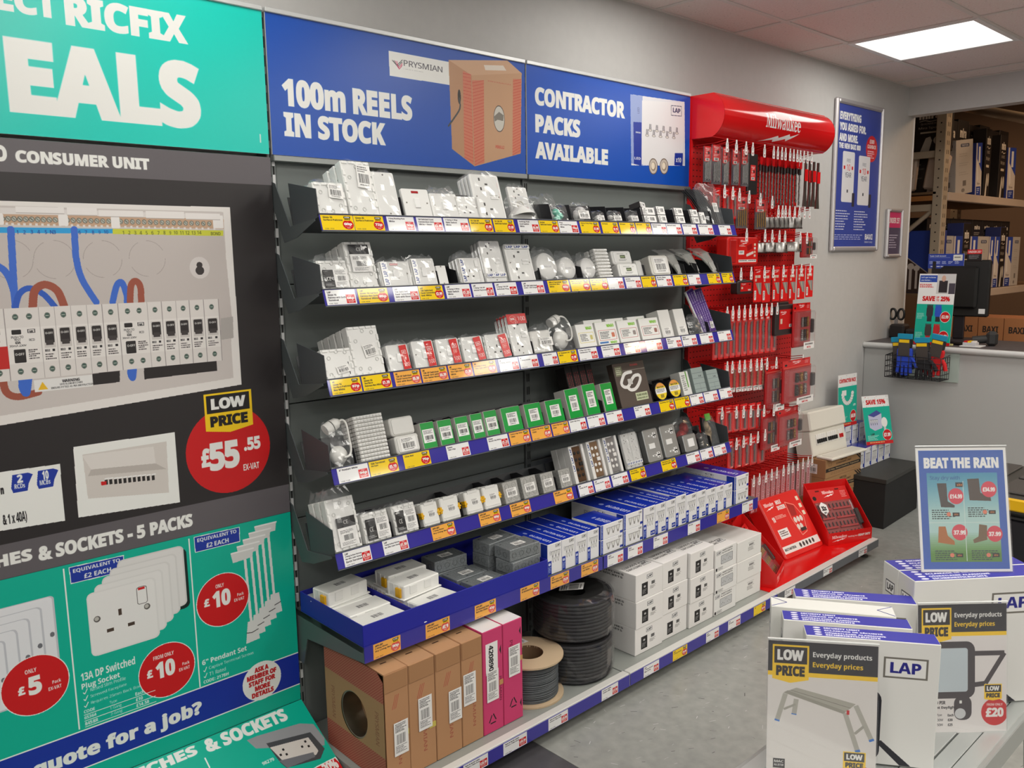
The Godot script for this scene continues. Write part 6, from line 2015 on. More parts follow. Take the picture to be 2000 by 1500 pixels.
	part("face_plate", form(rgb(176,177,176)).slab(rounded(-q.w / 2,0,q.w / 2,q.h, 0.008),-0.03,0,Rect2(-1,0,0,0),0.003),M.alu, o2)
	part("rocker", form(rgb(240,240,238)).box(Vector3(-q.w * 0.22,q.h * 0.28,-0.001),Vector3(q.w * 0.24,q.h * 0.74,0.003), {}, 0.001),M.plastic, o2)
	pouch(4,1374,1390,876,842,rgb(150,148,144), "steel", "earth_clamp_bag", "small bag of grey metal clamps behind the edge strip", "bag", "", false, 4)
	var a := pouch(4,1352,1384,868,822,rgb(190,40,44), "plastic", "rod_bag", "clear bag with a red header standing behind the metal switch", "bag", "", false, 3,0.06)
	a.position.y += 0.03
	a = pouch(4,1398,1418,868,808,rgb(168,148,120), "satin", "earth_clamp_bag", "long clear bag of brass rods with a green header", "bag", "", false, 5,0.02)
	part("header", form(rgb(110,190,70)).box(Vector3(-0.02,0.11,-0.01),Vector3(0.02,0.14,-0.006), {}, 0.001),M.card, a)
# ---------- the deep shelf and the base shelf ----------
func flat_lining_box(x: float, y: float, z: float, turn: float, label: String) -> void:
	# a double dry lining box lying on its face, 145 x 44 x 78 mm
	var o := thing("dry_lining_box", label, "back box", Vector3(x, y, z),Vector3(0,turn, 0), "white lining boxes in the blue tray")
	var w := 0.145
	var d := 0.078
	var h := 0.044
	part("shell", form(rgb(236,236,231)).box(Vector3(-w / 2,0,-d / 2),Vector3(w / 2,h, d / 2), {}, 0.003),M.plastic, o)
	part("flange", form(rgb(238,238,234)).box(Vector3(-w / 2 - 0.006,0,-d / 2 - 0.004),Vector3(w / 2 + 0.006,0.004,d / 2 + 0.004), {}, 0.0012),M.plastic, o)
	var f := form(rgb(228,228,223))
	for k in 2: f.box(Vector3(-w*0.34 + k*w*0.4,h*0.3,d / 2 - 0.001),Vector3(-w*0.14 + k*w*0.4,h*0.9,d / 2 + 0.002), {}, 0.001)
	for k in 3: f.box(Vector3(-w / 2 - 0.002,h*0.1,-d*0.4 + k*d*0.3),Vector3(-w / 2 + 0.001,h*0.95,-d*0.36 + k*d*0.3), {}, 0.0006)
	bits("rib", f, M.plastic, o)
	part("yellow_lug", form(rgb(230,172,16)).box(Vector3(-w / 2 - 0.006,0.006,d * 0.06),Vector3(-w / 2 + 0.002,h * 0.78,d * 0.36), {}, 0.0015),M.plastic, o)
	part("yellow_lug", form(rgb(230,172,16)).box(Vector3(w / 2 - 0.002,0.006,-d * 0.15),Vector3(w / 2 + 0.006,h * 0.78,d * 0.15), {}, 0.0015),M.plastic, o)
	var p := form()
	p.quad(Vector3(-0.02,h + 0.0003,-0.012),Vector3(0.018,h + 0.0003,-0.012),Vector3(0.018,h + 0.0003,0.012),Vector3(-0.02,h + 0.0003,0.012),Rect2(U.barcode.position + U.barcode.size*Vector2(0.1,0.36),U.barcode.size*Vector2(0.8,0.5)))
	part("label", p, M.card, o)
func flat_steel_box(x: float, y: float, z: float, turn: float, label: String) -> void:
	var o := thing("steel_back_box", label, "back box", Vector3(x, y, z),Vector3(0,turn, 0), "steel boxes in the blue tray")
	var w := 0.13
	var d := 0.078
	var h := 0.04
	part("shell", form(rgb(150,156,158)).box(Vector3(-w / 2,0,-d / 2),Vector3(w / 2,h, d / 2), {}, 0.0015),M.zinc, o)
	var f := form(rgb(124,130,132))
	for k in 4: f.lathe(PackedVector2Array([Vector2(0.0095,0),Vector2(0.0095,0.0009),Vector2(0.008,0.0009),Vector2(0.008,0)]),16,Vector3(-w*0.36 + k*w*0.24,h*0.5,d / 2),Vector3.BACK)
	for k in 2: f.lathe(PackedVector2Array([Vector2(0.0095,0),Vector2(0.0095,0.0009),Vector2(0.008,0.0009),Vector2(0.008,0)]),16,Vector3(-w / 2,h*0.5,-d*0.2 + k*d*0.4),Vector3.LEFT)
	bits("knockout", f, M.zinc, o)
	var g := form(rgb(40,42,44))
	for e in [[-0.4,-0.3],[0.4,0.3],[-0.1,0.36],[0.2,-0.36]]: g.box(Vector3(e[0]*w - 0.004,h - 0.001,e[1]*d - 0.0015),Vector3(e[0]*w + 0.004,h + 0.0003,e[1]*d + 0.0015))
	bits("slot", g, M.matt, o)
	var p := form()
	p.quad(Vector3(-0.02,h + 0.0004,-0.014),Vector3(0.026,h + 0.0004,-0.014),Vector3(0.026,h + 0.0004,0.016),Vector3(-0.02,h + 0.0004,0.016),U.barcode)
	part("label", p, M.card, o)
func bits(called: String, f, m: Material, o: Node) -> void:
	# pieces too small to tell apart one by one
	part(called, f, m, o).set_meta("kind", "stuff")
func lamp_box(x0: float, x1: float, y0: float, y1: float, wide: bool, k: int, label: String, group: String, depth := 0.24) -> void:
	var o := thing("lamp_carton", label, "box", Vector3((x0 + x1) / 2,y0,0.436),Vector3.ZERO, group)
	var faces := {"front": U.lamp_wide if wide else U["lamp_box%d" % (k % 2)], "top": U.lamp_top, "left": U.lamp_side}
	part("carton", form(rgb(234,234,236)).box(Vector3(-(x1 - x0) / 2 + 0.0006,0,-depth),Vector3((x1 - x0) / 2 - 0.0006,y1 - y0,0),faces, 0.001),M.card_gloss, o)
func build_base() -> void:
	# blue tray with its partitions
	var blue := rgb(30,36,158)
	var y0 := 0.5315
	var o := thing("blue_tray", "shallow blue plastic tray divided into three, on the deep shelf", "tray", Vector3(0.362,y0,0.275))
	part("tray_floor", form(blue).box(Vector3(-0.36,0,-0.172),Vector3(0.36,0.003,0.172)),M.satin, o)
	part("front_wall", form(blue).box(Vector3(-0.36,0.003,0.169),Vector3(0.36,0.063,0.172), {}, 0.0008),M.satin, o)
	part("back_wall", form(blue).box(Vector3(-0.36,0.003,-0.172),Vector3(0.36,0.063,-0.169), {}, 0.0008),M.satin, o)
	for x in [-0.36,0.357]: part("side_wall", form(blue).box(Vector3(x, 0.003,-0.169),Vector3(x + 0.003,0.063,0.169), {}, 0.0008),M.satin, o)
	for x in [-0.186,0.022]: part("partition", form(blue).box(Vector3(x, 0.003,-0.169),Vector3(x + 0.003,0.056,0.169), {}, 0.0008),M.satin, o)
	var fl := y0 + 0.0035
	# white boxes, left compartment then the middle one
	var lb := "white lining box, left part of blue tray, %s"
	flat_lining_box(0.087,fl + 0.004,0.392,4,lb % "against the front wall")
	flat_lining_box(0.094,fl + 0.004,0.305,2,lb % "second from the front wall")
	flat_lining_box(0.09,fl, 0.218,0,lb % "third from the front wall")
	flat_lining_box(0.09,fl, 0.145,0,lb % "at the back, underneath")
	flat_lining_box(0.084,fl + 0.045,0.2,6,lb % "lying on top of the others")
	lb = "white lining box, middle part of blue tray, %s"
	flat_lining_box(0.282,fl + 0.002,0.396,7,lb % "alone at the front")
	flat_lining_box(0.276,fl, 0.31,4,lb % "underneath the front pair")
	flat_lining_box(0.272,fl + 0.045,0.312,6,lb % "on top of the front pair")
	flat_lining_box(0.276,fl, 0.225,0,lb % "underneath at the back")
	flat_lining_box(0.29,fl + 0.045,0.222,0,lb % "on top at the back")
	flat_lining_box(0.276,fl, 0.148,0,lb % "deepest in the tray")
	var sb := "galvanised steel box, right part of blue tray, %s"
	flat_steel_box(0.494,fl, 0.386,3,sb % "low in front of the stacked pair")
	flat_steel_box(0.486,fl, 0.3,0,sb % "second row, low")
	flat_steel_box(0.474,fl, 0.215,0,sb % "third row, low")
	flat_steel_box(0.47,fl + 0.041,0.214,-3,sb % "third row, on top")
	flat_steel_box(0.64,fl, 0.39,0,sb % "lower one of the front stack")
	flat_steel_box(0.638,fl + 0.041,0.392,3,sb % "middle one of the front stack")
	flat_steel_box(0.64,fl + 0.082,0.386,-2,sb % "uppermost of the front stack")
	flat_steel_box(0.628,fl, 0.29,0,sb % "lower one of the rear stack")
	flat_steel_box(0.626,fl + 0.041,0.29,2,sb % "middle one of the rear stack")
	flat_steel_box(0.626,fl + 0.082,0.29,5,sb % "uppermost of the rear stack")
	# lamp cartons
	var e := [0.731,0.8,0.866,0.928,0.99]
	for k in 4: lamp_box(e[k],e[k + 1],y0,0.638,false, 1, "upright white lamp carton with a blue top, beside the blue tray", "upright lamp cartons beside the tray")
	for k in 2:
		lamp_box(0.999,1.122,y0 + k * 0.055,y0 + 0.0545 + k * 0.055,true, 0, "wide lamp carton lying flat, %s, next to the four upright ones" % ["lower", "upper"][k], "flat lamp cartons", 0.14)
		lamp_box(1.126,1.236,y0 + k * 0.06,y0 + 0.0595 + k * 0.06,true, 0, "wide lamp carton lying flat, %s, next to the long upright row" % ["lower", "upper"][k], "flat lamp cartons", 0.26)
	e = [1.24,1.312,1.378,1.442,1.51,1.582,1.646,1.716,1.776,1.84]
	for k in 9: lamp_box(e[k],e[k + 1],y0,[0.652,0.65,0.65,0.655,0.645,0.645,0.64,0.638,0.634][k],false, 0 if k < 7 else 1, "upright white lamp carton with a blue top in the long row of nine", "upright lamp cartons in the long row")
	for k in 2: lamp_box(1.856,1.966,y0 + k * 0.061,y0 + 0.0605 + k * 0.061,true, 0, "wide lamp carton lying flat, %s, at the end by the red bay" % ["lower", "upper"][k], "flat lamp cartons", 0.3)
	build_base_shelf()
func build_base_shelf() -> void:
	for bay in 2:
		var o := thing("base_shelf", "pale grey base shelf near the floor, %s" % ("under the cable boxes" if bay == 0 else "under the white cartons"), "shelf", Vector3.ZERO, Vector3.ZERO, "base shelves")
		var x0 := 0.004 + bay
		var x1 := 0.999 + bay
		part("shelf_board", form(rgb(150,154,150)).box(Vector3(x0,0.105,0.062),Vector3(x1,0.128,0.54), {}, 0.001),M.paint, o)
		part("front_rail", form(rgb(212,212,208)).box(Vector3(x0,0.085,0.54),Vector3(x1,0.136,0.569), {}, 0.002),M.paint, o)
		part("groove", form(grey(40)).box(Vector3(x0 + 0.004,0.128,0.534),Vector3(x1 - 0.004,0.1285,0.5395)),M.matt, o)
		part("price_strip", form(STRIP_BLUE).box(Vector3(x0,0.0885,0.569),Vector3(x1,0.1305,0.571)),M.strip, o)
		part("plinth", form(rgb(60,62,64)).box(Vector3(x0,FLOOR, 0.44),Vector3(x1,0.084,0.46)),M.paint, o)
		edge_labels(6,x0,x1,o, 0.5714,0.09,0.13)
	# cable boxes
	var xs := [0.024,0.108,0.203,0.3,0.384,0.468,0.552]
	var what := ["brown cable box with a large round hole in its side", "brown cable box with yellow tape, second of four", "brown cable box with a torn lower corner", "brown cable box beside the pink ones", "pink cable box with a large printed number", "pink cable box with its label high up, beside the reel"]
	for k in 6:
		var w: float = xs[k + 1] - xs[k] - 0.002
		var h := 0.332 if k < 4 else 0.336
		var o := thing("cable_box", what[k], "box", Vector3(xs[k] + w / 2,0.1292,0.5),Vector3.ZERO, "brown cable boxes" if k < 4 else "pink cable boxes")
		var deep := 0.31
		var f := form(rgb(178,134,96) if k < 4 else rgb(200,60,108))
		var faces := {"front": U.reel_front, "top": U.reel_top} if k < 4 else {"front": U.pink_front if k == 4 else U.pink_front_b, "top": U.pink_top}
		if k == 0:
			# the left face has a round hole with a tin liner
			var shell := form(rgb(178,134,96))
			shell.box(Vector3(-w / 2 + 0.004,0,-0.004),Vector3(w / 2,h, 0), {"front": U.reel_front})
			shell.box(Vector3(-w / 2 + 0.004,h - 0.004,-deep),Vector3(w / 2,h, -0.004), {"top": U.reel_top})
			shell.box(Vector3(-w / 2 + 0.004,0,-deep),Vector3(w / 2,0.004,-0.004))
			shell.box(Vector3(-w / 2 + 0.004,0.004,-deep),Vector3(w / 2,h - 0.004,-deep + 0.004))
			shell.box(Vector3(w / 2 - 0.004,0.004,-deep + 0.004),Vector3(w / 2,h - 0.004,-0.004))
			part("box_wall", shell, M.cardboard, o)
			var side := form()
			side.xf = Transform3D(Basis(Vector3.UP, -PI / 2),Vector3(-w / 2 + 0.004,0,-deep))
			var outline := PackedVector2Array()
			var cx := deep*0.5
			var cy := h*0.47
			var rr := 0.07
			var n := 40
			for i in n: outline.append(Vector2(cx, cy) + Vector2.from_angle(TAU*i / n)*rr)
			for i in n:
				var a := Vector2.from_angle(TAU*i / n)
				var b := Vector2.from_angle(TAU*(i + 1) / n)
				var ka := minf(cx / maxf(absf(a.x),0.001),(h - cy if a.y > 0 else cy) / maxf(absf(a.y),0.001))
				var kb := minf(cx / maxf(absf(b.x),0.001),(h - cy if b.y > 0 else cy) / maxf(absf(b.y),0.001))
				var q := [Vector2(cx, cy) + a*ka, Vector2(cx, cy) + b*kb, Vector2(cx, cy) + b*rr, Vector2(cx, cy) + a*rr]
				var uv: Rect2 = U.reel_side
				var vs := []
				for p in q: vs.append([Vector3(p.x, p.y, 0.004),uv.position + Vector2(p.x / deep, 1.0 - p.y / h)*uv.size])
				for t in [[0,1,2],[0,2,3]]:
					var tri := [vs[t[0]],vs[t[1]],vs[t[2]]]
					if (tri[2][0] - tri[0][0]).cross(tri[1][0] - tri[0][0]).z < 0: tri.reverse()
					for p in tri: side.v(p[0],Vector3.BACK, p[1])
			part("side_panel", side, M.cardboard, o)
			var c := Vector3(-w / 2 + 0.0045,cy, -deep*0.5)
			part("hole_liner", form(rgb(150,140,124)).lathe(PackedVector2Array([Vector2(0.066,-0.062),Vector2(0.066,0.002),Vector2(0.0705,0.003),Vector2(0.0705,-0.001)]),40,c, Vector3.LEFT),M.steel, o)
			part("hole_end", form(rgb(150,112,78)).lathe(PackedVector2Array([Vector2(0.0655,0.0),Vector2(0,0.0)]),40,c + Vector3(0.06,0,0),Vector3.LEFT),M.gloss, o)
		else:
			part("box_wall", f.box(Vector3(-w / 2,0,-deep),Vector3(w / 2,h, 0),faces, 0.002),M.cardboard, o)
		# flaps and shipping labels
		if k < 4:
			part("flap", form(rgb(170,126,88)).box(Vector3(-w / 2 + 0.002,h - 0.055,0.0),Vector3(w / 2 - 0.003,h - 0.001,0.0022), {}, 0.001),M.cardboard, o)
			part("flap", form(rgb(186,142,102)).box(Vector3(-w / 2 + 0.002,h, -deep * 0.98),Vector3(w / 2 - 0.002,h + 0.002,-deep * 0.3), {}, 0.0008),M.cardboard, o)
		var ly: float = [0.08,0.12,0.1,0.13,0.105,0.155][k]
		var lx: float = [0.012,0.008,0.022,-0.012,-0.004,0.004][k]
		print_on(o, "shipping_label", "ship_label", lx - 0.024,ly, lx + 0.024,ly + 0.1,0.0026)
		if k < 3: part("tape", form(rgb(206,190,92)).box(Vector3(lx + 0.014,ly - 0.006 if k == 1 else ly + 0.05,0.0001),Vector3(w / 2 - 0.001,ly + 0.01 if k == 1 else ly + 0.066,0.0012)),M.satin, o)
		if k >= 4: part("tape", form(rgb(200,150,96)).box(Vector3(w / 2 - 0.016,ly + 0.04,0.0001),Vector3(w / 2 - 0.001,ly + 0.056,0.0012)),M.satin, o)
	# wooden cable reel lying on its side
	var o := thing("cable_reel", "grey cable wound on a board reel lying flat beside the pink boxes", "reel", Vector3(0.672,0.1288,0.40))
	var rim := 0.118
	for y in [0.0,0.135]:
		part("flange", form(rgb(204,180,148)).lathe(PackedVector2Array([Vector2(0.05,y),Vector2(rim, y),Vector2(rim, y + 0.006),Vector2(0.05,y + 0.006),Vector2(0.05,y)]),48,Vector3.ZERO, Vector3.UP, false),M.cardboard, o)
	part("core", form(rgb(120,96,70)).lathe(PackedVector2Array([Vector2(0.05,0.141),Vector2(0.05,0.0)]),36),M.cardboard, o)
	coil(o, 0.1,0.006,0.135,0.0062,rgb(86,90,94),M.plastic)
	var lab := form()
	lab.quad(Vector3(-0.015,0.1415,-0.11),Vector3(0.055,0.1415,-0.09),Vector3(0.055,0.1415,-0.055),Vector3(-0.015,0.1415,-0.068),U.barcode)
	part("label", lab, M.card, o)
	var red := form()
	for k in 8: red.box(Vector3(-0.055 + k*0.014,0.141,0.078),Vector3(-0.046 + k*0.014,0.1414,0.09))
	red.col = rgb(196,120,96)
	# shrink wrapped coils
	for k in 2:
		o = thing("cable_coil", "shrink wrapped coil of black cable, %s" % ["lower one of the pair", "upper one, with a crumpled label"][k], "coil", Vector3(0.905 + 0.008 * k, 0.129 + 0.148 * k, 0.385 - 0.006 * k),Vector3(0,0,0), "black cable coils")
		coil(o, 0.142,0.002,0.142,0.0125,rgb(30,31,34),M.rubber)
		part("core", form(rgb(26,26,28)).lathe(PackedVector2Array([Vector2(0.128,0.004),Vector2(0.128,0.136),Vector2(0.06,0.14),Vector2(0.045,0.132),Vector2(0.045,0.004)]),36),M.rubber, o)
		var wrap := form()
		var r := RandomNumberGenerator.new()
		r.seed = 40 + k
		var g := []
		for j in 7:
			var row := []
			for i in 30:
				var a := TAU*i / 30.0
				var rr: float = [0.135,0.148,0.15,0.1495,0.15,0.146,0.11][j] + r.randf_range(-0.002,0.0025)
				row.append(Vector3(cos(a)*rr, [0.002,0.012,0.04,0.075,0.11,0.138,0.147][j] + r.randf_range(-0.002,0.002)*float(j > 0),sin(a)*rr))
			g.append(row)
		for j in 6:
			for i in 30:
				var a: Vector3 = g[j + 1][i]
				var b: Vector3 = g[j + 1][(i + 1) % 30]
				var c: Vector3 = g[j][(i + 1) % 30]
				var d: Vector3 = g[j][i]
				wrap.tri(b, a, d); wrap.tri(b, d, c)
		part("shrink_wrap", wrap, M.wrap, o)
		if k == 1:
			var cr := form()
			cr.quad(Vector3(-0.07,0.153,0.0),Vector3(-0.02,0.1525,-0.04),Vector3(0.05,0.153,0.012),Vector3(0.0,0.1535,0.05),U.barcode)
			part("label", cr, M.card, o)
	# white cartons in columns
	var cols := [[1.121,1.283, "front"],[1.289,1.447, "front"],[1.453,1.613, "front"],[1.619,1.775, "socket"],[1.797,1.988, "plain"]]
	var rows := ["bottom", "middle", "top"]
	var cn := ["beside the coils", "in the second column", "in the third column"]
	for c in cols.size():
		for k in 3:
			var hh: float = [0.103,0.103,0.102,0.092,0.087][c]
			var kind: String = cols[c][2]
			var text: String = {"front": "white switch carton with a black panel, %s, %s" % [rows[k],cn[mini(c, 2)]], "socket": "white carton with a drawn double socket, %s of three" % rows[k], "plain": "plain white carton with small print, %s of three" % rows[k]}[kind]
			var w: float = cols[c][1] - cols[c][0]
			var z: float = 0.497 + [0.0,-0.006,0.004,0.008,-0.004][c] + (0.003 if k == 1 else 0.0)
			o = thing("white_carton", text, "box", Vector3((cols[c][0] + cols[c][1]) / 2,0.1288 + k * (hh + 0.0008),z),Vector3(0,0.6 * (k - 1),0), "white cartons on the base shelf")
			part("carton", form(rgb(232,230,227)).box(Vector3(-w / 2,0,-0.27),Vector3(w / 2,hh, 0), {"front": U["carton_" + kind], "left": U.carton_side, "top": U.carton_top} if kind != "plain" else {"front": U.carton_plain}, 0.0015),M.card, o)
func coil(o: Node, r: float, y0: float, y1: float, cable: float, col: Color, m: Material) -> void:
	# turns of cable one above the other
	var f := form(col)
	var y := y0 + cable*0.5
	var n := int((y1 - y0) / cable)
	for k in n:
		var p := PackedVector3Array()
		for i in 40:
			var a := TAU*i / 40.0
			p.append(Vector3(cos(a)*(r - cable*0.5 + 0.001*sin(k*2.3)),y + k*cable + 0.0012*sin(a*2 + k),sin(a)*(r - cable*0.5 + 0.001*sin(k*2.3))))
		f.tube(p, cable*0.52,6,true)
	part("cable", f, m, o).set_meta("kind", "stuff")
# ---------- the red tool bay ----------
const TOOL_RED := Color8(224,28,32)
var hook_made: Node3D
func hook(px: float, py: float, row: String, z := 0.25) -> void:
	# a red double wire hook with a white price tag at its end; the place is that of the tag's neck
	var p := onz(px, py, z)
	if p.x < 2.015: p.x = 2.015
	if hook_made == null:
		hook_made = thing("peg_hook", "x", "hook", Vector3.ZERO, Vector3.ZERO, "x")
		for s in [0.0,0.011]: part("wire", form(rgb(190,24,28)).tube(PackedVector3Array([Vector3(0,-0.012 + s, -0.158),Vector3(0,-0.012 + s, -0.06),Vector3(0,-0.003 + s, 0)]),0.0019,6),M.plastic, hook_made)
		part("price_tag", form(rgb(238,237,235)).slab(PackedVector2Array([Vector2(-0.0045,0.012),Vector2(0.0045,0.012),Vector2(0.005,0.0),Vector2(0.0095,-0.012),Vector2(0.0095,-0.042),Vector2(0.007,-0.045),Vector2(-0.007,-0.045),Vector2(-0.0095,-0.042),Vector2(-0.0095,-0.012),Vector2(-0.005,0.0)]),0.001,0.0025,U.hook_tag),M.card, hook_made)
		hook_made.position = p
	else:
		hook_made = another(hook_made, p)
	hook_made.set_meta("label", "red wire hook with a white price tag, " + row)
	hook_made.set_meta("group", "hooks " + row)
func drill(f: Form, x: float, y0: float, y1: float, r: float, z: float, flutes := true) -> void:
	# a twist drill hanging point down
	f.tube(PackedVector3Array([Vector3(x, y1,z),Vector3(x, y0 + r*2,z),Vector3(x, y0,z)]),r, 6)
	if flutes:
		var p := PackedVector3Array()
		var n := 18
		for k in n: p.append(Vector3(x + cos(k*1.3)*r*0.7,lerpf(y0 + r, lerpf(y0,y1,0.72),k / float(n - 1)),z + sin(k*1.3)*r*0.7))
		f.tube(p, r*0.62,5)
func tool_pack(kind: String, lx: float, rx: float, ty: float, by: float, label: String, group: String, z := 0.2) -> Node3D:
	# a hanging pack, from the corners of its front in the photograph
	var a := onz(lx, (ty + by) / 2,z)
	var b := onz(rx, (ty + by) / 2,z)
	var mx := (lx + rx) / 2
	var top := onz(mx, ty, z).y
	var low := onz(mx, by, z).y
	var w := b.x - a.x
	var h := top - low
	var o := thing({"case": "tool_case", "blister": "tool_case", "dark_case": "tool_case", "holesaw": "hole_saw", "long_bit": "masonry_bit", "chisel": "chisel"}.get(kind, "tool_pack"),label, {"case": "case", "blister": "case", "dark_case": "case", "holesaw": "hole saw", "long_bit": "drill bit", "chisel": "chisel"}.get(kind, "pack"),Vector3((a.x + b.x) / 2,low, z),Vector3.ZERO, group)
	var steel := rgb(150,148,146)
	match kind:
		"blade", "bit", "wood_bit":
			part("card", form(TOOL_RED).slab(rounded(-w / 2,0,w / 2,h, 0.004,2),-0.0015,0,U.blade_card if kind == "blade" else U.bit_card),M.card_gloss, o)
			if kind != "blade":
				var f := form(steel if kind == "bit" else rgb(166,128,84))
				drill(f, w * 0.12,h * 0.1,h * 0.72,w * 0.09,0.005,kind == "wood_bit")
				if kind == "bit": f.box(Vector3(w * 0.12 - w * 0.16,h * 0.48,0.0035),Vector3(w * 0.12 + w * 0.16,h * 0.66,0.0055), {}, 0.001)
				part("drill_bit", f, M.steel, o)
				part("blister", form().box(Vector3(-w * 0.3,h * 0.04,0.0002),Vector3(w * 0.42,h * 0.76,0.011), {}, 0.003),M.blister, o)
				if kind == "wood_bit": print_on(o, "foot_tag", "foot_tag", -w * 0.5,-h * 0.06,w * 0.5,h * 0.1,0.0006)
		"set":
			part("backing", form(rgb(92,88,92)).box(Vector3(-w / 2,0,-0.004),Vector3(w / 2,h, 0)),M.plastic, o)
			print_on(o, "card", "set_card", -w * 0.5,h * 0.58,w * 0.46,h, 0.0006, "card_gloss")
			var n := 5
			for k in n:
				var f := form([steel, rgb(176,132,60)][int(label.contains("gold"))])
				drill(f, -w*0.36 + k*w*0.18,h*(0.06 + 0.03*(k % 2)),h*(0.52 + 0.03*k),0.0026,0.005)
				part("drill_bit", f, M.steel, o)
			part("blister", form().box(Vector3(-w / 2,0,0.0008),Vector3(w / 2,h * 0.98,0.011), {}, 0.003),M.blister, o)
		"black":
			part("sleeve", form(rgb(38,34,35)).box(Vector3(-w / 2,0,-0.012),Vector3(w / 2,h, 0), {}, 0.003),M.plastic, o)
			print_on(o, "card", "set_card", -w * 0.26,h * 0.34,w * 0.26,h * 0.72,0.0004)
		"long_bit":
			part("header", form(TOOL_RED).slab(PackedVector2Array([Vector2(-w / 2,h),Vector2(w / 2,h),Vector2(w / 2,h * 0.86),Vector2(0,h * 0.8),Vector2(-w / 2,h * 0.86)]),-0.001,0),M.card_gloss, o)
			var f := form(rgb(128,124,122))
			drill(f, 0,0,h*0.9,w*0.17,-0.006)
			part("drill_bit", f, M.steel, o)
			part("collar", form(rgb(34,32,33)).tube(PackedVector3Array([Vector3(0,h * 0.7,-0.006),Vector3(0,h * 0.84,-0.006)]),w * 0.3,7),M.plastic, o)
		"chisel":
			part("blade", form(rgb(150,146,142)).slab(PackedVector2Array([Vector2(-w * 0.12,h),Vector2(w * 0.12,h),Vector2(w * 0.16,h * 0.3),Vector2(w * 0.34,0),Vector2(-w * 0.34,0),Vector2(-w * 0.16,h * 0.3)]),-0.008,0,Rect2(-1,0,0,0),0.001),M.steel, o)
			part("header", form(TOOL_RED).box(Vector3(-w * 0.3,h * 0.55,0.0005),Vector3(w * 0.3,h * 0.8,0.002)),M.card_gloss, o)
		"holesaw":
			var r := w*0.5
			part("cup", form(rgb(168,166,163)).lathe(PackedVector2Array([Vector2(r * 0.94,0.0),Vector2(r, 0.001),Vector2(r, h * 0.92),Vector2(r * 0.92,h),Vector2(0,h)]),22,Vector3(0,0,-r)),M.steel, o)
			var t := form(rgb(90,88,86))
			for k in 22:
				var e := Vector3(cos(TAU*k / 22),0,sin(TAU*k / 22))*r
				t.tube(PackedVector3Array([e + Vector3(0,0.002,-r),e + Vector3(0.0015,-0.004,-r)]),0.0016,4)
			bits("tooth", t, M.steel, o)
			part("slot", form(rgb(34,32,32)).box(Vector3(-w * 0.05,h * 0.3,-0.003),Vector3(w * 0.06,h * 0.75,0.0008), {}, 0.0008),M.matt, o)
			part("header", form(TOOL_RED).box(Vector3(-r * 0.7,h, -r - 0.001),Vector3(r * 0.7,h * 1.9,-r + 0.001), {"front": U.case_label}),M.card_gloss, o)
		"sleeve":
			part("blade", form(rgb(196,96,100)).box(Vector3(-w * 0.32,h * 0.02,-0.002),Vector3(w * 0.32,h * 0.96,0.0), {"front": U.blade_sleeve}),M.card_gloss, o)
			part("blister", form().box(Vector3(-w / 2,0,-0.004),Vector3(w / 2,h, 0.006), {}, 0.002),M.blister, o)
		"case":
			part("shell", form(rgb(218,34,32)).slab(rounded(-w / 2,0,w / 2,h, 0.014),-0.06,0,Rect2(-1,0,0,0),0.005),M.plastic, o)
			print_on(o, "label", "saw_case", -w * 0.18,h * 0.06,w * 0.48,h * 0.95,0.0006, "card_gloss")
			part("rib", form(rgb(184,22,24)).box(Vector3(-w * 0.44,h * 0.1,-0.002),Vector3(-w * 0.24,h * 0.9,0.004), {}, 0.003),M.plastic, o)
		"dark_case":
			part("shell", form(rgb(50,44,45)).slab(rounded(-w / 2,0,w / 2,h * 0.92,0.01),-0.04,0,Rect2(-1,0,0,0),0.004),M.plastic, o)
			part("handle", form(rgb(44,40,40)).box(Vector3(-w * 0.2,h * 0.9,-0.03),Vector3(w * 0.26,h, -0.012), {}, 0.003),M.plastic, o)
			print_on(o, "label", "case_label", -w * 0.32,h * 0.18,w * 0.42,h * 0.78,0.0005, "card_gloss")
		"blister":
			part("tray", form(rgb(178,26,30)).box(Vector3(-w / 2,0,-0.012),Vector3(w / 2,h * 0.84,0), {}, 0.004),M.plastic, o)
			part("header", form(rgb(190,30,34)).box(Vector3(-w / 2,h * 0.84,-0.008),Vector3(w * 0.48,h, -0.006), {"front": U.bit_header}),M.card_gloss, o)
			for k in 6:
				var f := form([rgb(60,54,52),rgb(166,124,60),steel][(k + int(lx)) % 3])
				drill(f, -w*0.06 + (k % 3)*w*0.15,h*(0.14 if k < 3 else 0.46),h*(0.4 if k < 3 else 0.68),w*0.035,0.006)
				part("drill_bit", f, M.steel, o)
			part("latch", form(rgb(36,33,34)).box(Vector3(w * 0.46,h * 0.3,-0.008),Vector3(w * 0.58,h * 0.62,0.012), {}, 0.004),M.plastic, o)
			part("blister", form().box(Vector3(-w / 2,h * 0.02,0.0005),Vector3(w * 0.5,h * 0.82,0.028), {}, 0.008),M.blister, o)
			print_on(o, "foot_tag", "foot_tag", -w * 0.2,-h * 0.04,w * 0.4,h * 0.12,0.0292)
	return o
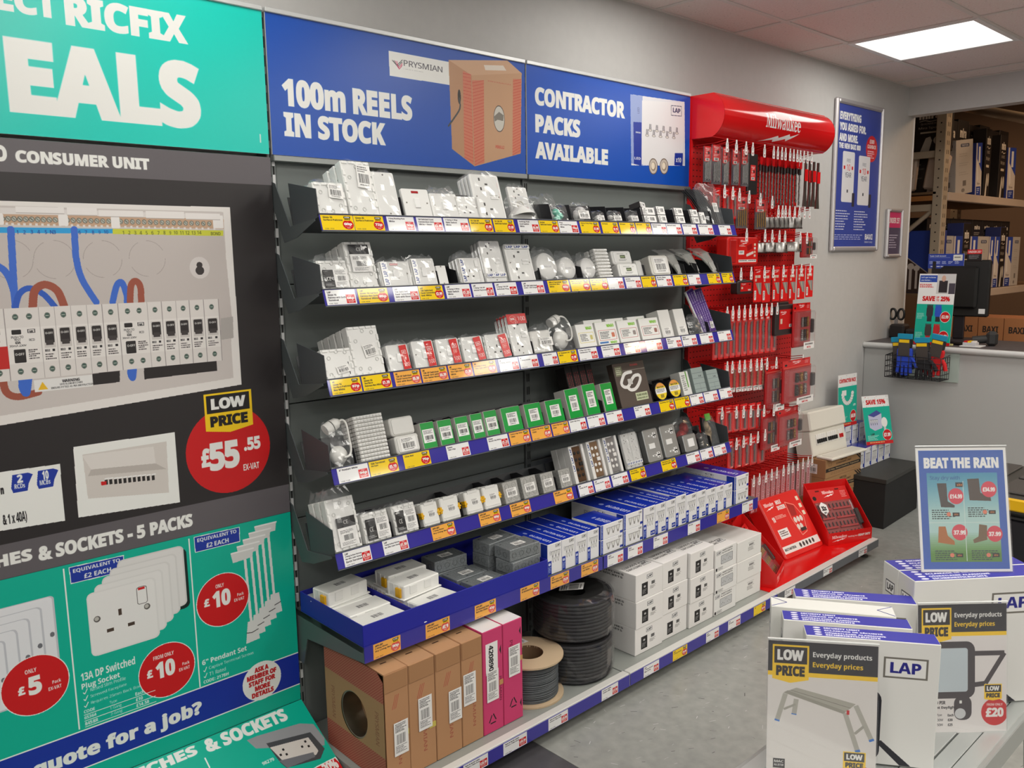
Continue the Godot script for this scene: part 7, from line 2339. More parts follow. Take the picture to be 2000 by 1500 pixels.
func build_red_bay() -> void:
	var o := thing("pegboard", "tall red perforated metal pegboard behind the hanging tools", "pegboard", Vector3(2.0,0.12,0.08))
	part("panel", form(rgb(204,22,26)).box(Vector3(0.012,0,-0.018),Vector3(0.945,1.965,0)),M.paint, o)
	part("side_edge", form(TOOL_RED).box(Vector3(0.004,0,-0.018),Vector3(0.012,1.965,0.006)),M.paint, o)
	var hole := form(rgb(46,8,10)).box(Vector3(-0.0045,-0.0022,0),Vector3(0.0045,0.0022,0.0004)).done()
	var mm := MultiMesh.new()
	mm.transform_format = MultiMesh.TRANSFORM_3D
	mm.mesh = hole
	mm.instance_count = 36*76
	for i in mm.instance_count: mm.set_instance_transform(i, Transform3D(Basis.IDENTITY, Vector3(0.03 + (i % 36)*0.0256,0.03 + (i / 36)*0.0254,0)))
	var mi := MultiMeshInstance3D.new()
	mi.name = "peg_hole"
	mi.multimesh = mm
	mi.material_override = M.matt
	mi.set_meta("kind", "stuff")
	o.add_child(mi)
	# the red header over it
	o = thing("red_canopy", "glossy red rounded header with a white brand script over the tool bay", "header", Vector3(2.004,0,0))
	var prof := PackedVector2Array()
	for k in 17:
		var a := deg_to_rad(68.0 - 136.0*k / 16.0)
		prof.append(Vector2(0.155 + 0.095*cos(a),2.174 + 0.098*sin(a)))
	var full := PackedVector2Array([Vector2(0.07,2.266)]) + prof + PackedVector2Array([Vector2(0.07,2.084)])
	var s := Sheet.new(768,192,TOOL_RED)
	milwaukee_mark(s, 262,62,240)
	var f := form()
	var run := 0.0
	var total := 0.0
	for k in prof.size() - 1: total += prof[k].distance_to(prof[k + 1])
	var len := 0.99
	for k in prof.size() - 1:
		var p := prof[k]
		var q := prof[k + 1]
		var n0 := Vector3(0,sin(deg_to_rad(68.0 - 8.5*k)),cos(deg_to_rad(68.0 - 8.5*k)))
		var n1 := Vector3(0,sin(deg_to_rad(59.5 - 8.5*k)),cos(deg_to_rad(59.5 - 8.5*k)))
		var v0 := run / total
		run += p.distance_to(q)
		var v1 := run / total
		var A := [Vector3(0,p.y, p.x),n0,Vector2(0,v0)]
		var B := [Vector3(len, p.y, p.x),n0,Vector2(1,v0)]
		var C := [Vector3(len, q.y, q.x),n1,Vector2(1,v1)]
		var D := [Vector3(0,q.y, q.x),n1,Vector2(0,v1)]
		for e in [A, B, C, A, C, D]: f.v(e[0],e[1],e[2])
	part("curved_front", f, sheet_mat(s, 0.12),o)
	var cap := PackedVector2Array()
	for p in full: cap.append(Vector2(-p.x, p.y))
	for x in [0.0,len - 0.004]:
		var e := form(rgb(226,28,32))
		e.xf = Transform3D(Basis(Vector3.UP, PI / 2),Vector3(x, 0,0))
		e.slab(cap, 0,0.004)
		part("end_cap", e, mat(0.2),o)
	part("top_sheet", form(rgb(226,28,32)).box(Vector3(0.004,2.262,0.07),Vector3(len, 2.266,0.192)),M.gloss, o)
	part("under_sheet", form(rgb(226,28,32)).box(Vector3(0.004,2.082,0.07),Vector3(len, 2.086,0.192)),M.paint, o)
	# rows of hooks: x places of the tags, y at the first and last
	var rows := [
		[[1420,1438,1457,1470,1493,1511,1519,1527,1534,1543,1550,1557,1563,1570,1577,1585],276,302, "in the uppermost row"],
		[[1415,1431,1444,1463,1485,1508],366,388, "above the gold drill sets"],
		[[1520,1528,1534,1542,1552,1561,1571,1581],406,409, "above the small hole saws"],
		[[1458,1494,1508,1522,1533,1563,1576],451,458, "above the large hole saws"],
		[[1447,1467,1493,1510,1530,1548,1565,1582],528,519, "above the saw blade cards"],
		[[1420,1431,1443,1454,1465,1476,1487,1497,1507,1518],604,596, "above the flat bit cards"],
		[[1420,1430,1444,1454,1466,1478,1487,1498,1516,1568],711,697, "above the wood bit cards"],
		[[1410,1438,1452,1466,1480,1492,1511,1561],800,792, "above the small bit cards"],
		[[1438,1452,1466,1480,1494],860,843, "above the lowest bit cards"],
		[[1472,1483,1496,1507,1517,1530,1540,1548,1558,1568,1578,1586],933,893, "above the long saw blade sleeves"],
	]
	for r in rows:
		for k in r[0].size():
			var t: float = (r[0][k] - r[0][0]) / float(r[0][-1] - r[0][0])
			hook(r[0][k],lerpf(r[1],r[2],t),r[3])
	# what hangs on them
	for p in [[1391,1407,283,360],[1411,1422,288,362],[1448,1460,290,364],[1375,1388,286,356],[1430,1442,292,362]]: tool_pack("set", p[0],p[1],p[2],p[3], "clear pack of steel masonry bits with a red pointed card", "masonry bit packs")
	tool_pack("black", 1461,1480,300,380, "plain black hanging sleeve with a small red card", "sleeves")
	for k in 14: tool_pack("long_bit", 1484 + k * 5.9,1489 + k * 5.9,306 + k * 0.8,396 + (k % 3) * 5, "long steel hammer drill bit with a black collar, hanging in a dense row", "long hammer drill bits", 0.2 - 0.012 * (k % 2))
	for k in 4: tool_pack("chisel", 1569 + k * 8,1579 + k * 8,312 + k * 2,404 + (k % 2) * 4, "long bright steel chisel hanging beside the drill bits", "hanging chisels", 0.2 - 0.015 * (k % 2))
	for p in [[1393,1407,366,424],[1412,1424,367,426],[1427,1438,368,428]]: tool_pack("bit", p[0],p[1],p[2],p[3], "red carded bit in the row under the masonry packs", "red carded bits, second row")
	tool_pack("set", 1438,1459,384,446, "pack of gold drill bits standing in a red foot", "drill sets")
	tool_pack("set", 1475,1496,390,448, "pack of bright silver drill bits beside the gold ones", "drill sets")
	for k in 7: tool_pack("holesaw", [1499,1508,1518,1528,1536,1546,1560][k],[1507,1516,1526,1536,1544,1559,1571][k],424,445, "small bright hole saw cup on a red card", "small hole saws")
	tool_pack("case", 1421,1481,463,518, "bulky red plastic case with a printed red and white label", "cases")
	for p in [[1485,1502,474,493],[1504,1523,473,492],[1525,1546,473,493],[1550,1575,472,491]]: tool_pack("holesaw", p[0],p[1],p[2],p[3], "large steel hole saw cup hanging beside the red case", "large hole saws")
	tool_pack("blister", 1566,1588,455,503, "slim red blister pack behind the large hole saws", "blister packs", 0.15)
	for p in [[1472,1488,520,590],[1489,1505,521,590],[1509,1523,520,588],[1525,1539,520,587],[1541,1554,520,586],[1557,1572,519,584],[1574,1588,519,580]]: tool_pack("blade", p[0],p[1],p[2],p[3], "red card of saw blades with a slanting window", "saw blade cards")
	tool_pack("dark_case", 1441,1470,546,574, "small dark case with a red label between two hooks", "cases")
	for k in 11: tool_pack("bit", 1392 + k * 11.4,1401 + k * 11.4,606 - k * 0.7,703 - k * 1.6, "tall narrow red card with a flat steel bit", "flat bit cards")
	tool_pack("dark_case", 1515,1553,590,654, "upright black case with a square red label", "cases", 0.22)
	tool_pack("blister", 1550,1584,592,677, "red blister case with a black latch beside the black case", "blister packs", 0.24)
	for k in 8: tool_pack("wood_bit", [1414,1426,1438,1449,1460,1472,1483,1490][k],[1424,1436,1448,1459,1470,1482,1492,1498][k],708 - k * 1.5,764 - k * 1.2, "red card with a bronze wood bit and a white foot tag", "wood bit cards")
	tool_pack("blister", 1496,1525,712,797, "red blister case of large bronze bits under the black case", "blister packs", 0.22)
	tool_pack("blister", 1530,1584,702,783, "wide red blister case of mixed bits with a white round badge", "blister packs", 0.26)
	for k in 6: tool_pack("bit", [1399,1415,1430,1445,1461,1477][k],[1413,1429,1443,1459,1475,1486][k],794 - k * 1.6,848 - k * 2.4, "short red card with two small bits", "short bit cards")
	tool_pack("blister", 1488,1516,800,876, "red blister case of golden drill bits, lowest row", "blister packs", 0.22)
	tool_pack("blister", 1520,1560,796,868, "red blister case of silver drill bits with a black latch, lowest row", "blister packs", 0.25)
	for k in 5: tool_pack("bit", [1421,1436,1450,1465,1480][k],[1432,1447,1462,1477,1492][k],858 - k * 2.5,916 - k * 3.0, "red carded bit in the lowest card row", "lowest bit cards")
	for k in 12: tool_pack("sleeve", 1466 + k * 9.8,1475 + k * 9.8,934 - k * 3.2,1002 - k * 3.4, "clear pinkish sleeve with a long saw blade", "long saw blade sleeves", 0.22)
	# red base shelf
	o = thing("base_shelf", "red topped base shelf with a grey front strip", "shelf", Vector3(2.0,0,0),Vector3.ZERO, "base shelves")
	part("shelf_board", form(rgb(220,26,28)).box(Vector3(0.002,0.105,0.062),Vector3(0.995,0.13,0.535), {}, 0.001),M.gloss, o)
	part("front_rail", form(rgb(214,212,208)).box(Vector3(0.002,0.09,0.535),Vector3(0.998,0.134,0.569), {}, 0.002),M.paint, o)
	part("price_strip", form(rgb(98,102,108)).box(Vector3(0.002,0.0925,0.569),Vector3(0.998,0.13,0.571)),M.strip, o)
	for px in [[1534,1554],[1610,1627],[1679,1695]]:
		var py: float = 1080.0 + (1610.0 - px[0])*0.55
		var a := onz(px[0],py, 0.5715).x - 2.0
		var b := onz(px[1],py, 0.5715).x - 2.0
		var lf := form()
		lf.quad(Vector3(a, 0.129,0.5715),Vector3(b, 0.129,0.5715),Vector3(b, 0.094,0.5715),Vector3(a, 0.094,0.5715),label_uv[6][4])
		part("price_label", lf, M.strip, o)
	for x in [0.03,0.95]: part("foot", form(grey(70)).lathe(PackedVector2Array([Vector2(0,0),Vector2(0.022,0),Vector2(0.022,0.006),Vector2(0.006,0.008),Vector2(0.006,0.052),Vector2(0,0.052)]),14,Vector3(x, FLOOR, 0.52)),M.rubber, o)
	red_trays()
func display_tray(at: Vector3,turn: float, w: float, label: String, deep := 0.2) -> Node3D:
	# an open red counter tray: low lip in front, sloping sides, tall back
	var o := thing("display_tray", label, "tray", at, Vector3(0,turn, 0))
	var side := PackedVector2Array([Vector2(0,0),Vector2(0,0.062),Vector2(deep, 0.27),Vector2(deep, 0)])
	for x in [0.0,w - 0.003]:
		var f := form(rgb(218,30,32))
		f.xf = Transform3D(Basis(Vector3.UP, PI / 2),Vector3(x, 0,0))
		part("side_wall", f.slab(side, 0,0.003),M.card_gloss, o)
	part("lip", form(rgb(218,30,32)).box(Vector3(0.003,0,-0.003),Vector3(w - 0.003,0.062,0), {"front": U.tray_lip}),M.card_gloss, o)
	part("back_wall", form(rgb(218,30,32)).box(Vector3(0.003,0,-deep),Vector3(w - 0.003,0.27,-deep + 0.003)),M.card_gloss, o)
	part("tray_floor", form(rgb(218,30,32)).box(Vector3(0.003,0,-deep + 0.003),Vector3(w - 0.003,0.003,-0.003)),M.card_gloss, o)
	return o
func bit_set(at: Vector3,turn: float, w: float, h: float, label: String, gold: bool) -> void:
	# a clear topped bit case leaning back in a tray
	var o := thing("bit_set", label, "bit set", at, Vector3(-38,turn, 0))
	o.rotation_order = EULER_ORDER_YXZ
	part("header", form(rgb(190,30,34)).box(Vector3(-w / 2,h * 0.74,0),Vector3(w / 2,h, 0.002), {"front": U.bit_header}),M.card_gloss, o)
	part("case_back", form(rgb(150,22,26)).box(Vector3(-w * 0.46,0,0),Vector3(w * 0.44,h * 0.74,0.006), {}, 0.003),M.plastic, o)
	for k in 4:
		part("bit_rail", form(rgb(170,30,34)).box(Vector3(-w * 0.42,h * (0.06 + 0.17 * k),0.006),Vector3(-w * 0.12,h * (0.1 + 0.17 * k),0.014), {}, 0.002),M.plastic, o)
		part("bit_rail", form(rgb(170,30,34)).box(Vector3(-w * 0.06,h * (0.06 + 0.17 * k),0.006),Vector3(w * 0.4,h * (0.1 + 0.17 * k),0.014), {}, 0.002),M.plastic, o)
		var f := form(rgb(176,136,66) if gold else rgb(64,60,60))
		for j in 9: f.tube(PackedVector3Array([Vector3(-w*0.4 + j*w*0.095,h*(0.1 + 0.17*k),0.01),Vector3(-w*0.4 + j*w*0.095,h*(0.18 + 0.17*k),0.01)]),0.003,6)
		bits("screwdriver_bit", f, M.steel, o)
	part("clear_lid", form().box(Vector3(-w * 0.46,0.002,0.0065),Vector3(w * 0.44,h * 0.73,0.024), {}, 0.005),M.blister, o)
	part("latch", form(rgb(40,36,37)).box(Vector3(w * 0.42,h * 0.24,0.004),Vector3(w * 0.5,h * 0.54,0.026), {}, 0.004),M.plastic, o)
	part("badge", form().slab(PackedVector2Array([Vector2(-w * 0.42,h * 0.66),Vector2(-w * 0.34,h * 0.72),Vector2(-w * 0.24,h * 0.66),Vector2(-w * 0.24,h * 0.54),Vector2(-w * 0.34,h * 0.47),Vector2(-w * 0.42,h * 0.54)]),0.0245,0.0255,U.bit_badge),M.card_gloss, o)
func red_trays() -> void:
	display_tray(Vector3(2.726,0.1305,0.437),-22.6,0.275, "open red counter tray with white lettering on its lip")
	var b := Basis(Vector3.UP, deg_to_rad(-22.6))
	bit_set(Vector3(2.726,0.136,0.437) + b * Vector3(0.1375,0,-0.016),-22.6,0.25,0.29, "red bit set with black bits in the lettered tray", false)
	display_tray(Vector3(2.05,0.1305,0.536),20.0,0.2, "open red counter tray beside the plain white cartons", 0.2)
	b = Basis(Vector3.UP, deg_to_rad(20.0))
	bit_set(Vector3(2.05,0.136,0.536) + b * Vector3(0.1,0,-0.016),20.0,0.18,0.27, "red bit set with golden drills in the tray by the white cartons", true)
	var o := thing("hole_saw_kit", "big red kit box with white lettering leaning back between the two red trays", "case", Vector3(2.56,0.1315,0.405),Vector3(-34,-4,0))
	o.rotation_order = EULER_ORDER_YXZ
	part("shell", form(rgb(216,32,30)).slab(rounded(-0.165,0,0.165,0.31,0.016),-0.085,-0.0005,Rect2(-1,0,0,0),0.004),M.plastic, o)
	part("label", form().slab(rounded(-0.158,0.004,0.158,0.304,0.012),-0.0005,0.001,U.hole_dozer),M.card_gloss, o)
# ---------- the corner beyond the red bay ----------
func lean_card(s: Sheet, bl: Vector2,br: Vector2,tl: Vector2,y: float, back: float) -> void:
	# stands a card on the level y, its top leaning back towards the wall
	var a := ony(bl.x, bl.y, y)
	var b := ony(br.x, br.y, y)
	var t := onz(tl.x, tl.y, a.z - back)
	var ex := b - a
	var up := t - a
	up -= ex*(up.dot(ex) / ex.length_squared())
	s.place(a + up, ex, -up)
func offer_card(title: String, price: String, lamp: bool) -> Sheet:
	var s := Sheet.new(300,430,TEAL)
	s.rect(0,0,300,100,rgb(238,238,236))
	var r := RandomNumberGenerator.new()
	r.seed = title.length()
	for k in 16: s.rect(r.randf()*300,r.randf()*96,5,4,RED if k % 2 else INK)
	s.text(title, 150,34,44 if title.length() < 10 else 34,RED, 220 if title.length() < 10 else 270, "black", 1)
	if lamp:
		s.poly(PackedVector2Array([Vector2(50,170),Vector2(150,130),Vector2(200,160),Vector2(196,290),Vector2(110,310),Vector2(56,280)]),rgb(196,196,220))
		s.poly(PackedVector2Array([Vector2(50,170),Vector2(150,130),Vector2(200,160),Vector2(110,190)]),rgb(70,76,150))
		lamp_row(s, 64,210,90,50,4,rgb(120,120,140))
		s.ell(224,240,34,44,OFFWHITE); s.rect(212,280,24,34,rgb(206,206,206)); s.text("LAP", 60,330,20,INK)
	else:
		for k in 12:
			var a := PI*(0.05 + k / 12.0)
			s.ell(150 - cos(a)*80,150 + sin(a)*90,24,18,rgb(150,160,160)); s.ell(150 - cos(a)*80,150 + sin(a)*90,22,15,OFFWHITE)
		s.rect(60,130,70,44,OFFWHITE); s.text("x10", 240,250,20,OFFWHITE)
	s.scribble(24,350,130,44,5,rgb(190,232,222),6,0.4)
	s.ell(242,352,50,50,OFFWHITE); s.ell(242,352,47,47,RED); s.text(price, 242,334,34,OFFWHITE, 74, "black", 1)
	s.rect(0,400,300,30,RED); s.scribble(40,408,220,14,1,rgb(240,190,120),8)
	return s
func build_corner() -> void:
	var o := thing("display_plinth", "low matt black display plinth on the floor between the red bay and the counter", "plinth", Vector3(3.438,FLOOR, 0.41),Vector3(0,3,0))
	part("body", form(rgb(34,34,35)).box(Vector3(0,0,-0.36),Vector3(0.53,0.262,0), {}, 0.002),M.matt, o)
	part("top_board", form(rgb(56,56,55)).box(Vector3(-0.006,0.262,-0.366),Vector3(0.536,0.2885,0.006), {}, 0.002),M.satin, o)
	# consumer unit cartons and the sample on top
	for k in 4:
		o = thing("unit_carton", "brown printed carton of consumer units, %s" % ["on the floor", "second from the floor", "third from the floor", "uppermost, under the white sample"][k], "box", Vector3(3.31,FLOOR + k * 0.1052,0.225),Vector3(0,-4 + k % 2,0), "consumer unit cartons")
		part("carton", form(rgb(172,132,90)).box(Vector3(-0.192,0,-0.17),Vector3(0.192,0.1045,0), {"front": U.unit_box}, 0.002),M.cardboard, o)
		if k == 3:
			var f := form()
			f.quad(Vector3(-0.1925,0.075,-0.12),Vector3(-0.1925,0.075,-0.05),Vector3(-0.1925,0.02,-0.05),Vector3(-0.1925,0.02,-0.12),U.barcode)
			part("label", f, M.card, o)
	o = thing("consumer_unit", "open white consumer unit with black and red switches on brown cartons", "fuse board", Vector3(3.3,FLOOR + 0.4215,0.15),Vector3(0,-4,0))
	var cream := rgb(232,229,218)
	var bx := Transform3D(Basis(Vector3.RIGHT, deg_to_rad(-11)),Vector3(0,0.004,0))
	part("housing", form(cream, bx).box(Vector3(-0.18,0,-0.1),Vector3(0.18,0.14,0), {}, 0.004),M.plastic, o)
	part("hood", form(cream, bx).box(Vector3(-0.185,0.142,-0.1),Vector3(0.185,0.25,0.012), {}, 0.008),M.plastic, o)
	part("front_cover", form(cream).box(Vector3(-0.17,0,0.012),Vector3(0.2,0.014,0.11), {}, 0.004),M.plastic, o)
	part("cover_panel", form(cream.darkened(0.05)).box(Vector3(-0.14,0.014,0.03),Vector3(0.17,0.0155,0.095)),M.plastic, o)
	for k in 12:
		var x := -0.13 + k*0.02 + (0.012 if k > 4 else 0.0) + (0.02 if k > 9 else 0.0)
		part("breaker", form(rgb(240,238,234),bx).box(Vector3(x, 0.06,-0.002),Vector3(x + 0.0185,0.118,0.004), {}, 0.001),M.plastic, o)
		part("toggle", form(rgb(36,34,34) if k < 10 else RED, bx).box(Vector3(x + 0.004,0.07,0.004),Vector3(x + 0.0145,0.092,0.013), {}, 0.001),M.plastic, o)
	# bulb cartons
	for k in 5:
		o = thing("bulb_carton", "blue and white carton of light bulbs in the front row on the black plinth", "box", Vector3(3.555 + k * 0.089,FLOOR + 0.289,0.21),Vector3.ZERO, "bulb cartons on the plinth")
		part("carton", form(rgb(40,52,150)).box(Vector3(-0.044,0,-0.1),Vector3(0.044,0.118,0), {"front": U.lamp_wide}, 0.001),M.card_gloss, o)
	for k in 6:
		o = thing("bulb_carton", "blue and white carton of light bulbs stacked against the wall", "box", Vector3(3.6 + (k % 3) * 0.092,FLOOR + 0.289 + (k / 3) * 0.1185,0.105),Vector3.ZERO, "bulb cartons against the wall")
		part("carton", form(rgb(40,52,150)).box(Vector3(-0.045,0,-0.09),Vector3(0.045,0.118,0), {"front": U.lamp_wide}, 0.001),M.card_gloss, o)
	var s := offer_card("SAVE 15%", "£7.99", true)
	lean_card(s, Vector2(1693,870),Vector2(1745,865),Vector2(1676,775),FLOOR + 0.4085,0.07)
	board("offer_card", s, 0.003,sheet_mat(s, 0.35), "green offer card reading SAVE 15% on the front bulb cartons")
	s = offer_card("CONTRACTOR PACK", "£45.99", false)
	lean_card(s, Vector2(1637,836),Vector2(1673,828),Vector2(1611,738),FLOOR + 0.527,0.03)
	board("offer_card", s, 0.003,sheet_mat(s, 0.35), "green contractor pack card leaning on the wall above the bulb cartons")
	s = Sheet.new(220,330,rgb(36,56,150))
	s.rect(0,0,220,130,rgb(246,212,40)); s.text("NEW", 110,30,70,rgb(36,56,150),180, "black", 1); s.rect(120,140,90,24,RED)
	s.ell(170,250,40,40,RED); s.text("£48", 170,236,28,OFFWHITE, 60, "black", 1); s.scribble(16,210,90,80,7,rgb(190,200,236),5,0.4)
	lean_card(s, Vector2(1563,806),Vector2(1608,796),Vector2(1534,700),FLOOR + 0.43,0.02)
	s.at.z = maxf(s.at.z, 0.02)
	board("offer_card", s, 0.003,sheet_mat(s, 0.35), "yellow and blue card half hidden behind the white consumer unit")
	# framed posters on the wall
	s = Sheet.new(480,670,rgb(58,74,158))
	s.place(Vector3(3.498,2.412,0.012),Vector3(0.554,0,0),Vector3(0,-0.795,0))
	for k in 4: s.text(["EVERYTHING", "YOU ASKED FOR.", "AND MORE.", "THE NEW BAXI 800"][k],24,34 + k * 50 - (6 if k == 3 else 0),38 if k < 3 else 26,OFFWHITE, [230.0,290.0,204.0,236.0][k], "black")
	s.ell(386,186,66,64,rgb(206,40,52)); s.text("£300", 386,140,20,OFFWHITE, 0, "bold", 1); s.text("CASHBACK", 386,166,20,OFFWHITE, 100, "bold", 1); s.scribble(340,196,92,40,4,rgb(236,190,196),3)
	for k in 2:
		s.rrect(70 + k*176,216 + k*10,130,240,10,rgb(222,222,226))
		s.text("FREE", 135 + k * 176,250 + k * 10,16,rgb(120,126,140),0, "thin", 1); s.text("10", 135 + k * 176,276 + k * 10,30,RED, 0, "thin", 1); s.text("YEAR", 135 + k * 176,314 + k * 10,24,rgb(60,70,90),0, "thin", 1)
		s.rect(84 + k*176,284 + k*10,16,16,RED); s.rect(170 + k*176,284 + k*10,16,16,RED); s.rect(126 + k*176,396 + k*10,14,14,rgb(60,64,76)); s.rrect(186 + k*190,410,28,66,4,rgb(52,50,62))
		s.scribble(20 + k*200,496,160,100,8,rgb(206,210,232),7 + k, 0.4)
	s.scribble(16,612,320,30,3,rgb(170,176,216),4,0.4); s.text("BAXI", 400,608,28,OFFWHITE, 92, "bold", 1); s.text("Make it easy", 400,642,14,OFFWHITE, 92, "thin", 1)
	wall_frame(s, 0.028, "tall framed blue poster about a boiler on the grey wall")
	s = Sheet.new(160,260,rgb(86,78,100))
	s.place(Vector3(4.226,1.83,0.012),Vector3(0.186,0,0),Vector3(0,-0.262,0))
	s.rect(0,0,160,96,rgb(206,60,110)); s.text("UNDER 25?", 80,34,36,OFFWHITE, 136, "bold", 1); s.scribble(24,140,112,90,6,rgb(190,184,204),6,0.4)
	wall_frame(s, 0.022, "small framed pink and grey notice beside the counter opening")
func wall_frame(s: Sheet, rim: float, label: String) -> void:
	var o := board("framed_poster", s, 0.006,sheet_mat(s, 0.4),label, "poster")
	var w := s.ex.length() / 2
	var h := s.ey.length()
	for e in [[Vector3(-w - rim, -rim, -0.012),Vector3(-w, h + rim, 0.012)],[Vector3(w, -rim, -0.012),Vector3(w + rim, h + rim, 0.012)],[Vector3(-w, h, -0.012),Vector3(w, h + rim, 0.012)],[Vector3(-w, -rim, -0.012),Vector3(w, 0,0.012)]]:
		part("frame_rail", form(rgb(206,204,206)).box(e[0],e[1], {}, 0.008),M.alu, o)
# ---------- the trade counter ----------
func glove(at: Vector3,turn: float, col: Color, label: String) -> void:
	var o := thing("work_glove", label, "glove", at, Vector3(0,-90,turn))
	o.rotation_order = EULER_ORDER_XYZ
	var f := form(col)
	f.slab(rounded(-0.045,-0.09,0.045,0.02,0.02),-0.011,0.011,Rect2(-1,0,0,0),0.006)
	for k in 4: f.tube(PackedVector3Array([Vector3(-0.034 + k*0.0225,-0.075,0),Vector3(-0.038 + k*0.025,-0.12,0.004),Vector3(-0.04 + k*0.026,-0.15 + absf(k - 1.5)*0.012,0.002)]),0.0105,8)
	f.tube(PackedVector3Array([Vector3(0.03,-0.03,0),Vector3(0.06,-0.06,0.006),Vector3(0.075,-0.095,0.008)]),0.0115,8)
	part("knitted_glove", f, M.matt, o)
	part("cuff", form(rgb(34,34,38)).box(Vector3(-0.038,0.015,-0.012),Vector3(0.038,0.07,0.012), {}, 0.006),M.matt, o)
	part("paper_band", form(rgb(70,66,62)).box(Vector3(-0.036,-0.03,0.011),Vector3(0.03,0.075,0.0135), {}, 0.001),M.card, o)
	part("header_card", form(rgb(20,150,190)).box(Vector3(-0.042,0.07,-0.002),Vector3(0.04,0.1,0.014), {}, 0.001),M.card, o)
	part("brand_patch", form(YELLOW).box(Vector3(-0.032,0.048,0.0136),Vector3(0.026,0.066,0.0146)),M.card, o)
func build_counter() -> void:
	var o := thing("trade_counter", "long grey trade counter with a dark top and pale rounded edge", "counter", Vector3.ZERO)
	for k in 4: part("front_panel", form(rgb(184,186,184)).box(Vector3(4.0,FLOOR, 0.002 + k * 1.3),Vector3(4.02,0.996,1.3 + k * 1.3), {}, 0.001),M.satin, o)
	part("worktop", form(rgb(84,80,82)).box(Vector3(3.992,0.998,0.002),Vector3(4.56,1.03,5.2), {}, 0.001),M.satin, o)
	part("edge_nosing", form(rgb(206,208,206)).tube(PackedVector3Array([Vector3(3.99,1.013,0.002),Vector3(3.99,1.013,5.2)]),0.0175,14),M.plastic, o)
	part("rear_panel", form(rgb(150,150,150)).box(Vector3(4.4,FLOOR, 0.002),Vector3(4.42,0.998,5.2)),M.satin, o)
	# wire basket with gloves
	o = thing("wire_basket", "black wire basket hung on the counter front", "basket", Vector3(3.845,0.845,0.2))
	var wire := rgb(28,28,30)
	for k in 8: part("wire", form(wire).tube(PackedVector3Array([Vector3(0.13,0.14,k * 0.045),Vector3(0,0.13,k * 0.045),Vector3(0,0,k * 0.045),Vector3(0.13,0,k * 0.045)]),0.0022,5),M.plastic, o)
	for k in 5: part("wire", form(wire).tube(PackedVector3Array([Vector3(0.13,k * 0.0325,0),Vector3(0,k * 0.0325,0),Vector3(0,k * 0.0325,0.315),Vector3(0.13,k * 0.0325,0.315)]),0.0022,5),M.plastic, o)
	for k in 4: part("wire", form(wire).tube(PackedVector3Array([Vector3(0.03 + k * 0.033,0.13,0),Vector3(0.03 + k * 0.033,0,0),Vector3(0.03 + k * 0.033,0,0.315),Vector3(0.03 + k * 0.033,0.13,0.315)]),0.0022,5),M.plastic, o)
	part("back_plate", form(rgb(176,190,182)).box(Vector3(0.146,-0.02,0.02),Vector3(0.153,0.15,0.36)),M.satin, o)
	glove(Vector3(3.875,1.005,0.3),0,rgb(44,78,206), "blue coated work glove sticking out of the wire basket")
	glove(Vector3(3.87,0.99,0.405),4,rgb(38,36,40), "black and red work glove in the middle of the wire basket")
	glove(Vector3(3.88,1.01,0.475),-10,rgb(206,24,32), "bright red work glove hanging over the basket edge")
	glove(Vector3(3.925,0.98,0.25),6,rgb(30,30,34), "plain black work glove deep in the wire basket")
	# offer card standing on the edge
	var s := Sheet.new(260,460,TEAL)
	s.rect(0,0,260,196,rgb(238,238,236)); s.rect(6,10,124,44,rgb(40,76,170)); s.text("Let's get to know", 14,18,12,OFFWHITE, 106); s.text("you better...", 14,36,12,OFFWHITE, 76)
	s.scribble(8,66,110,26,3,RED, 5); s.rect(130,0,130,128,rgb(206,206,204)); s.rect(146,44,60,76,rgb(44,40,42)); s.ell(176,30,15,20,rgb(206,166,146)); s.rect(216,60,44,68,rgb(70,66,76))
	s.text("SAVE", 36,144,32,RED, 92, "black"); s.text("UP", 136,144,14,RED, 0, "bold"); s.text("TO", 136,162,14,RED, 0, "bold"); s.text("25%", 166,144,32,RED, 66, "black")
	for k in 2:
		for j in 2:
			s.rrect(74 + j*60,206 + k*124,48,76,20,[[rgb(52,52,56),rgb(44,84,196)],[rgb(66,62,60),rgb(196,40,44)]][k][j]); s.rect(82 + j*60,276 + k*124,34,32,[[rgb(44,44,50),rgb(44,44,50)],[rgb(196,40,44),rgb(196,40,44)]][k][j])
			for i in 4: s.rrect(76 + j*60 + i*11,198 + k*124,9,30,4,[[rgb(52,52,56),rgb(44,84,196)],[rgb(66,62,60),rgb(196,40,44)]][k][j])
		s.ell(210,276 + k * 124,36,36,OFFWHITE); s.ell(210,276 + k * 124,33,33,RED); s.text(["£2.99", "£1.99"][k],210,264 + k * 124,22,OFFWHITE, 50, "black", 1); s.scribble(8,256 + k * 124,60,40,5,rgb(190,232,222),5,0.4)
	s.rect(0,440,260,20,RED)
	s.place(Vector3(4.06,1.45,0.287),Vector3(0,0,0.205),Vector3(-0.04,-0.418,0))
	board("offer_card", s, 0.003,sheet_mat(s, 0.35), "tall green glove offer card standing on the counter edge", "sign")
	# desk things
	o = thing("desk_tidy", "black desk tidy holding scissors on the counter", "desk tidy", Vector3(4.36,1.0305,0.06))
	part("holder", form(rgb(34,32,33)).box(Vector3(-0.05,0,-0.045),Vector3(0.05,0.09,0.05), {}, 0.012),M.plastic, o)
	part("block", form(rgb(40,38,38)).box(Vector3(-0.045,0,0.05),Vector3(0.045,0.062,0.15), {}, 0.012),M.plastic, o)
	o = thing("scissors", "pair of black handled scissors standing in the desk tidy", "scissors", Vector3(4.36,1.1205,0.04))
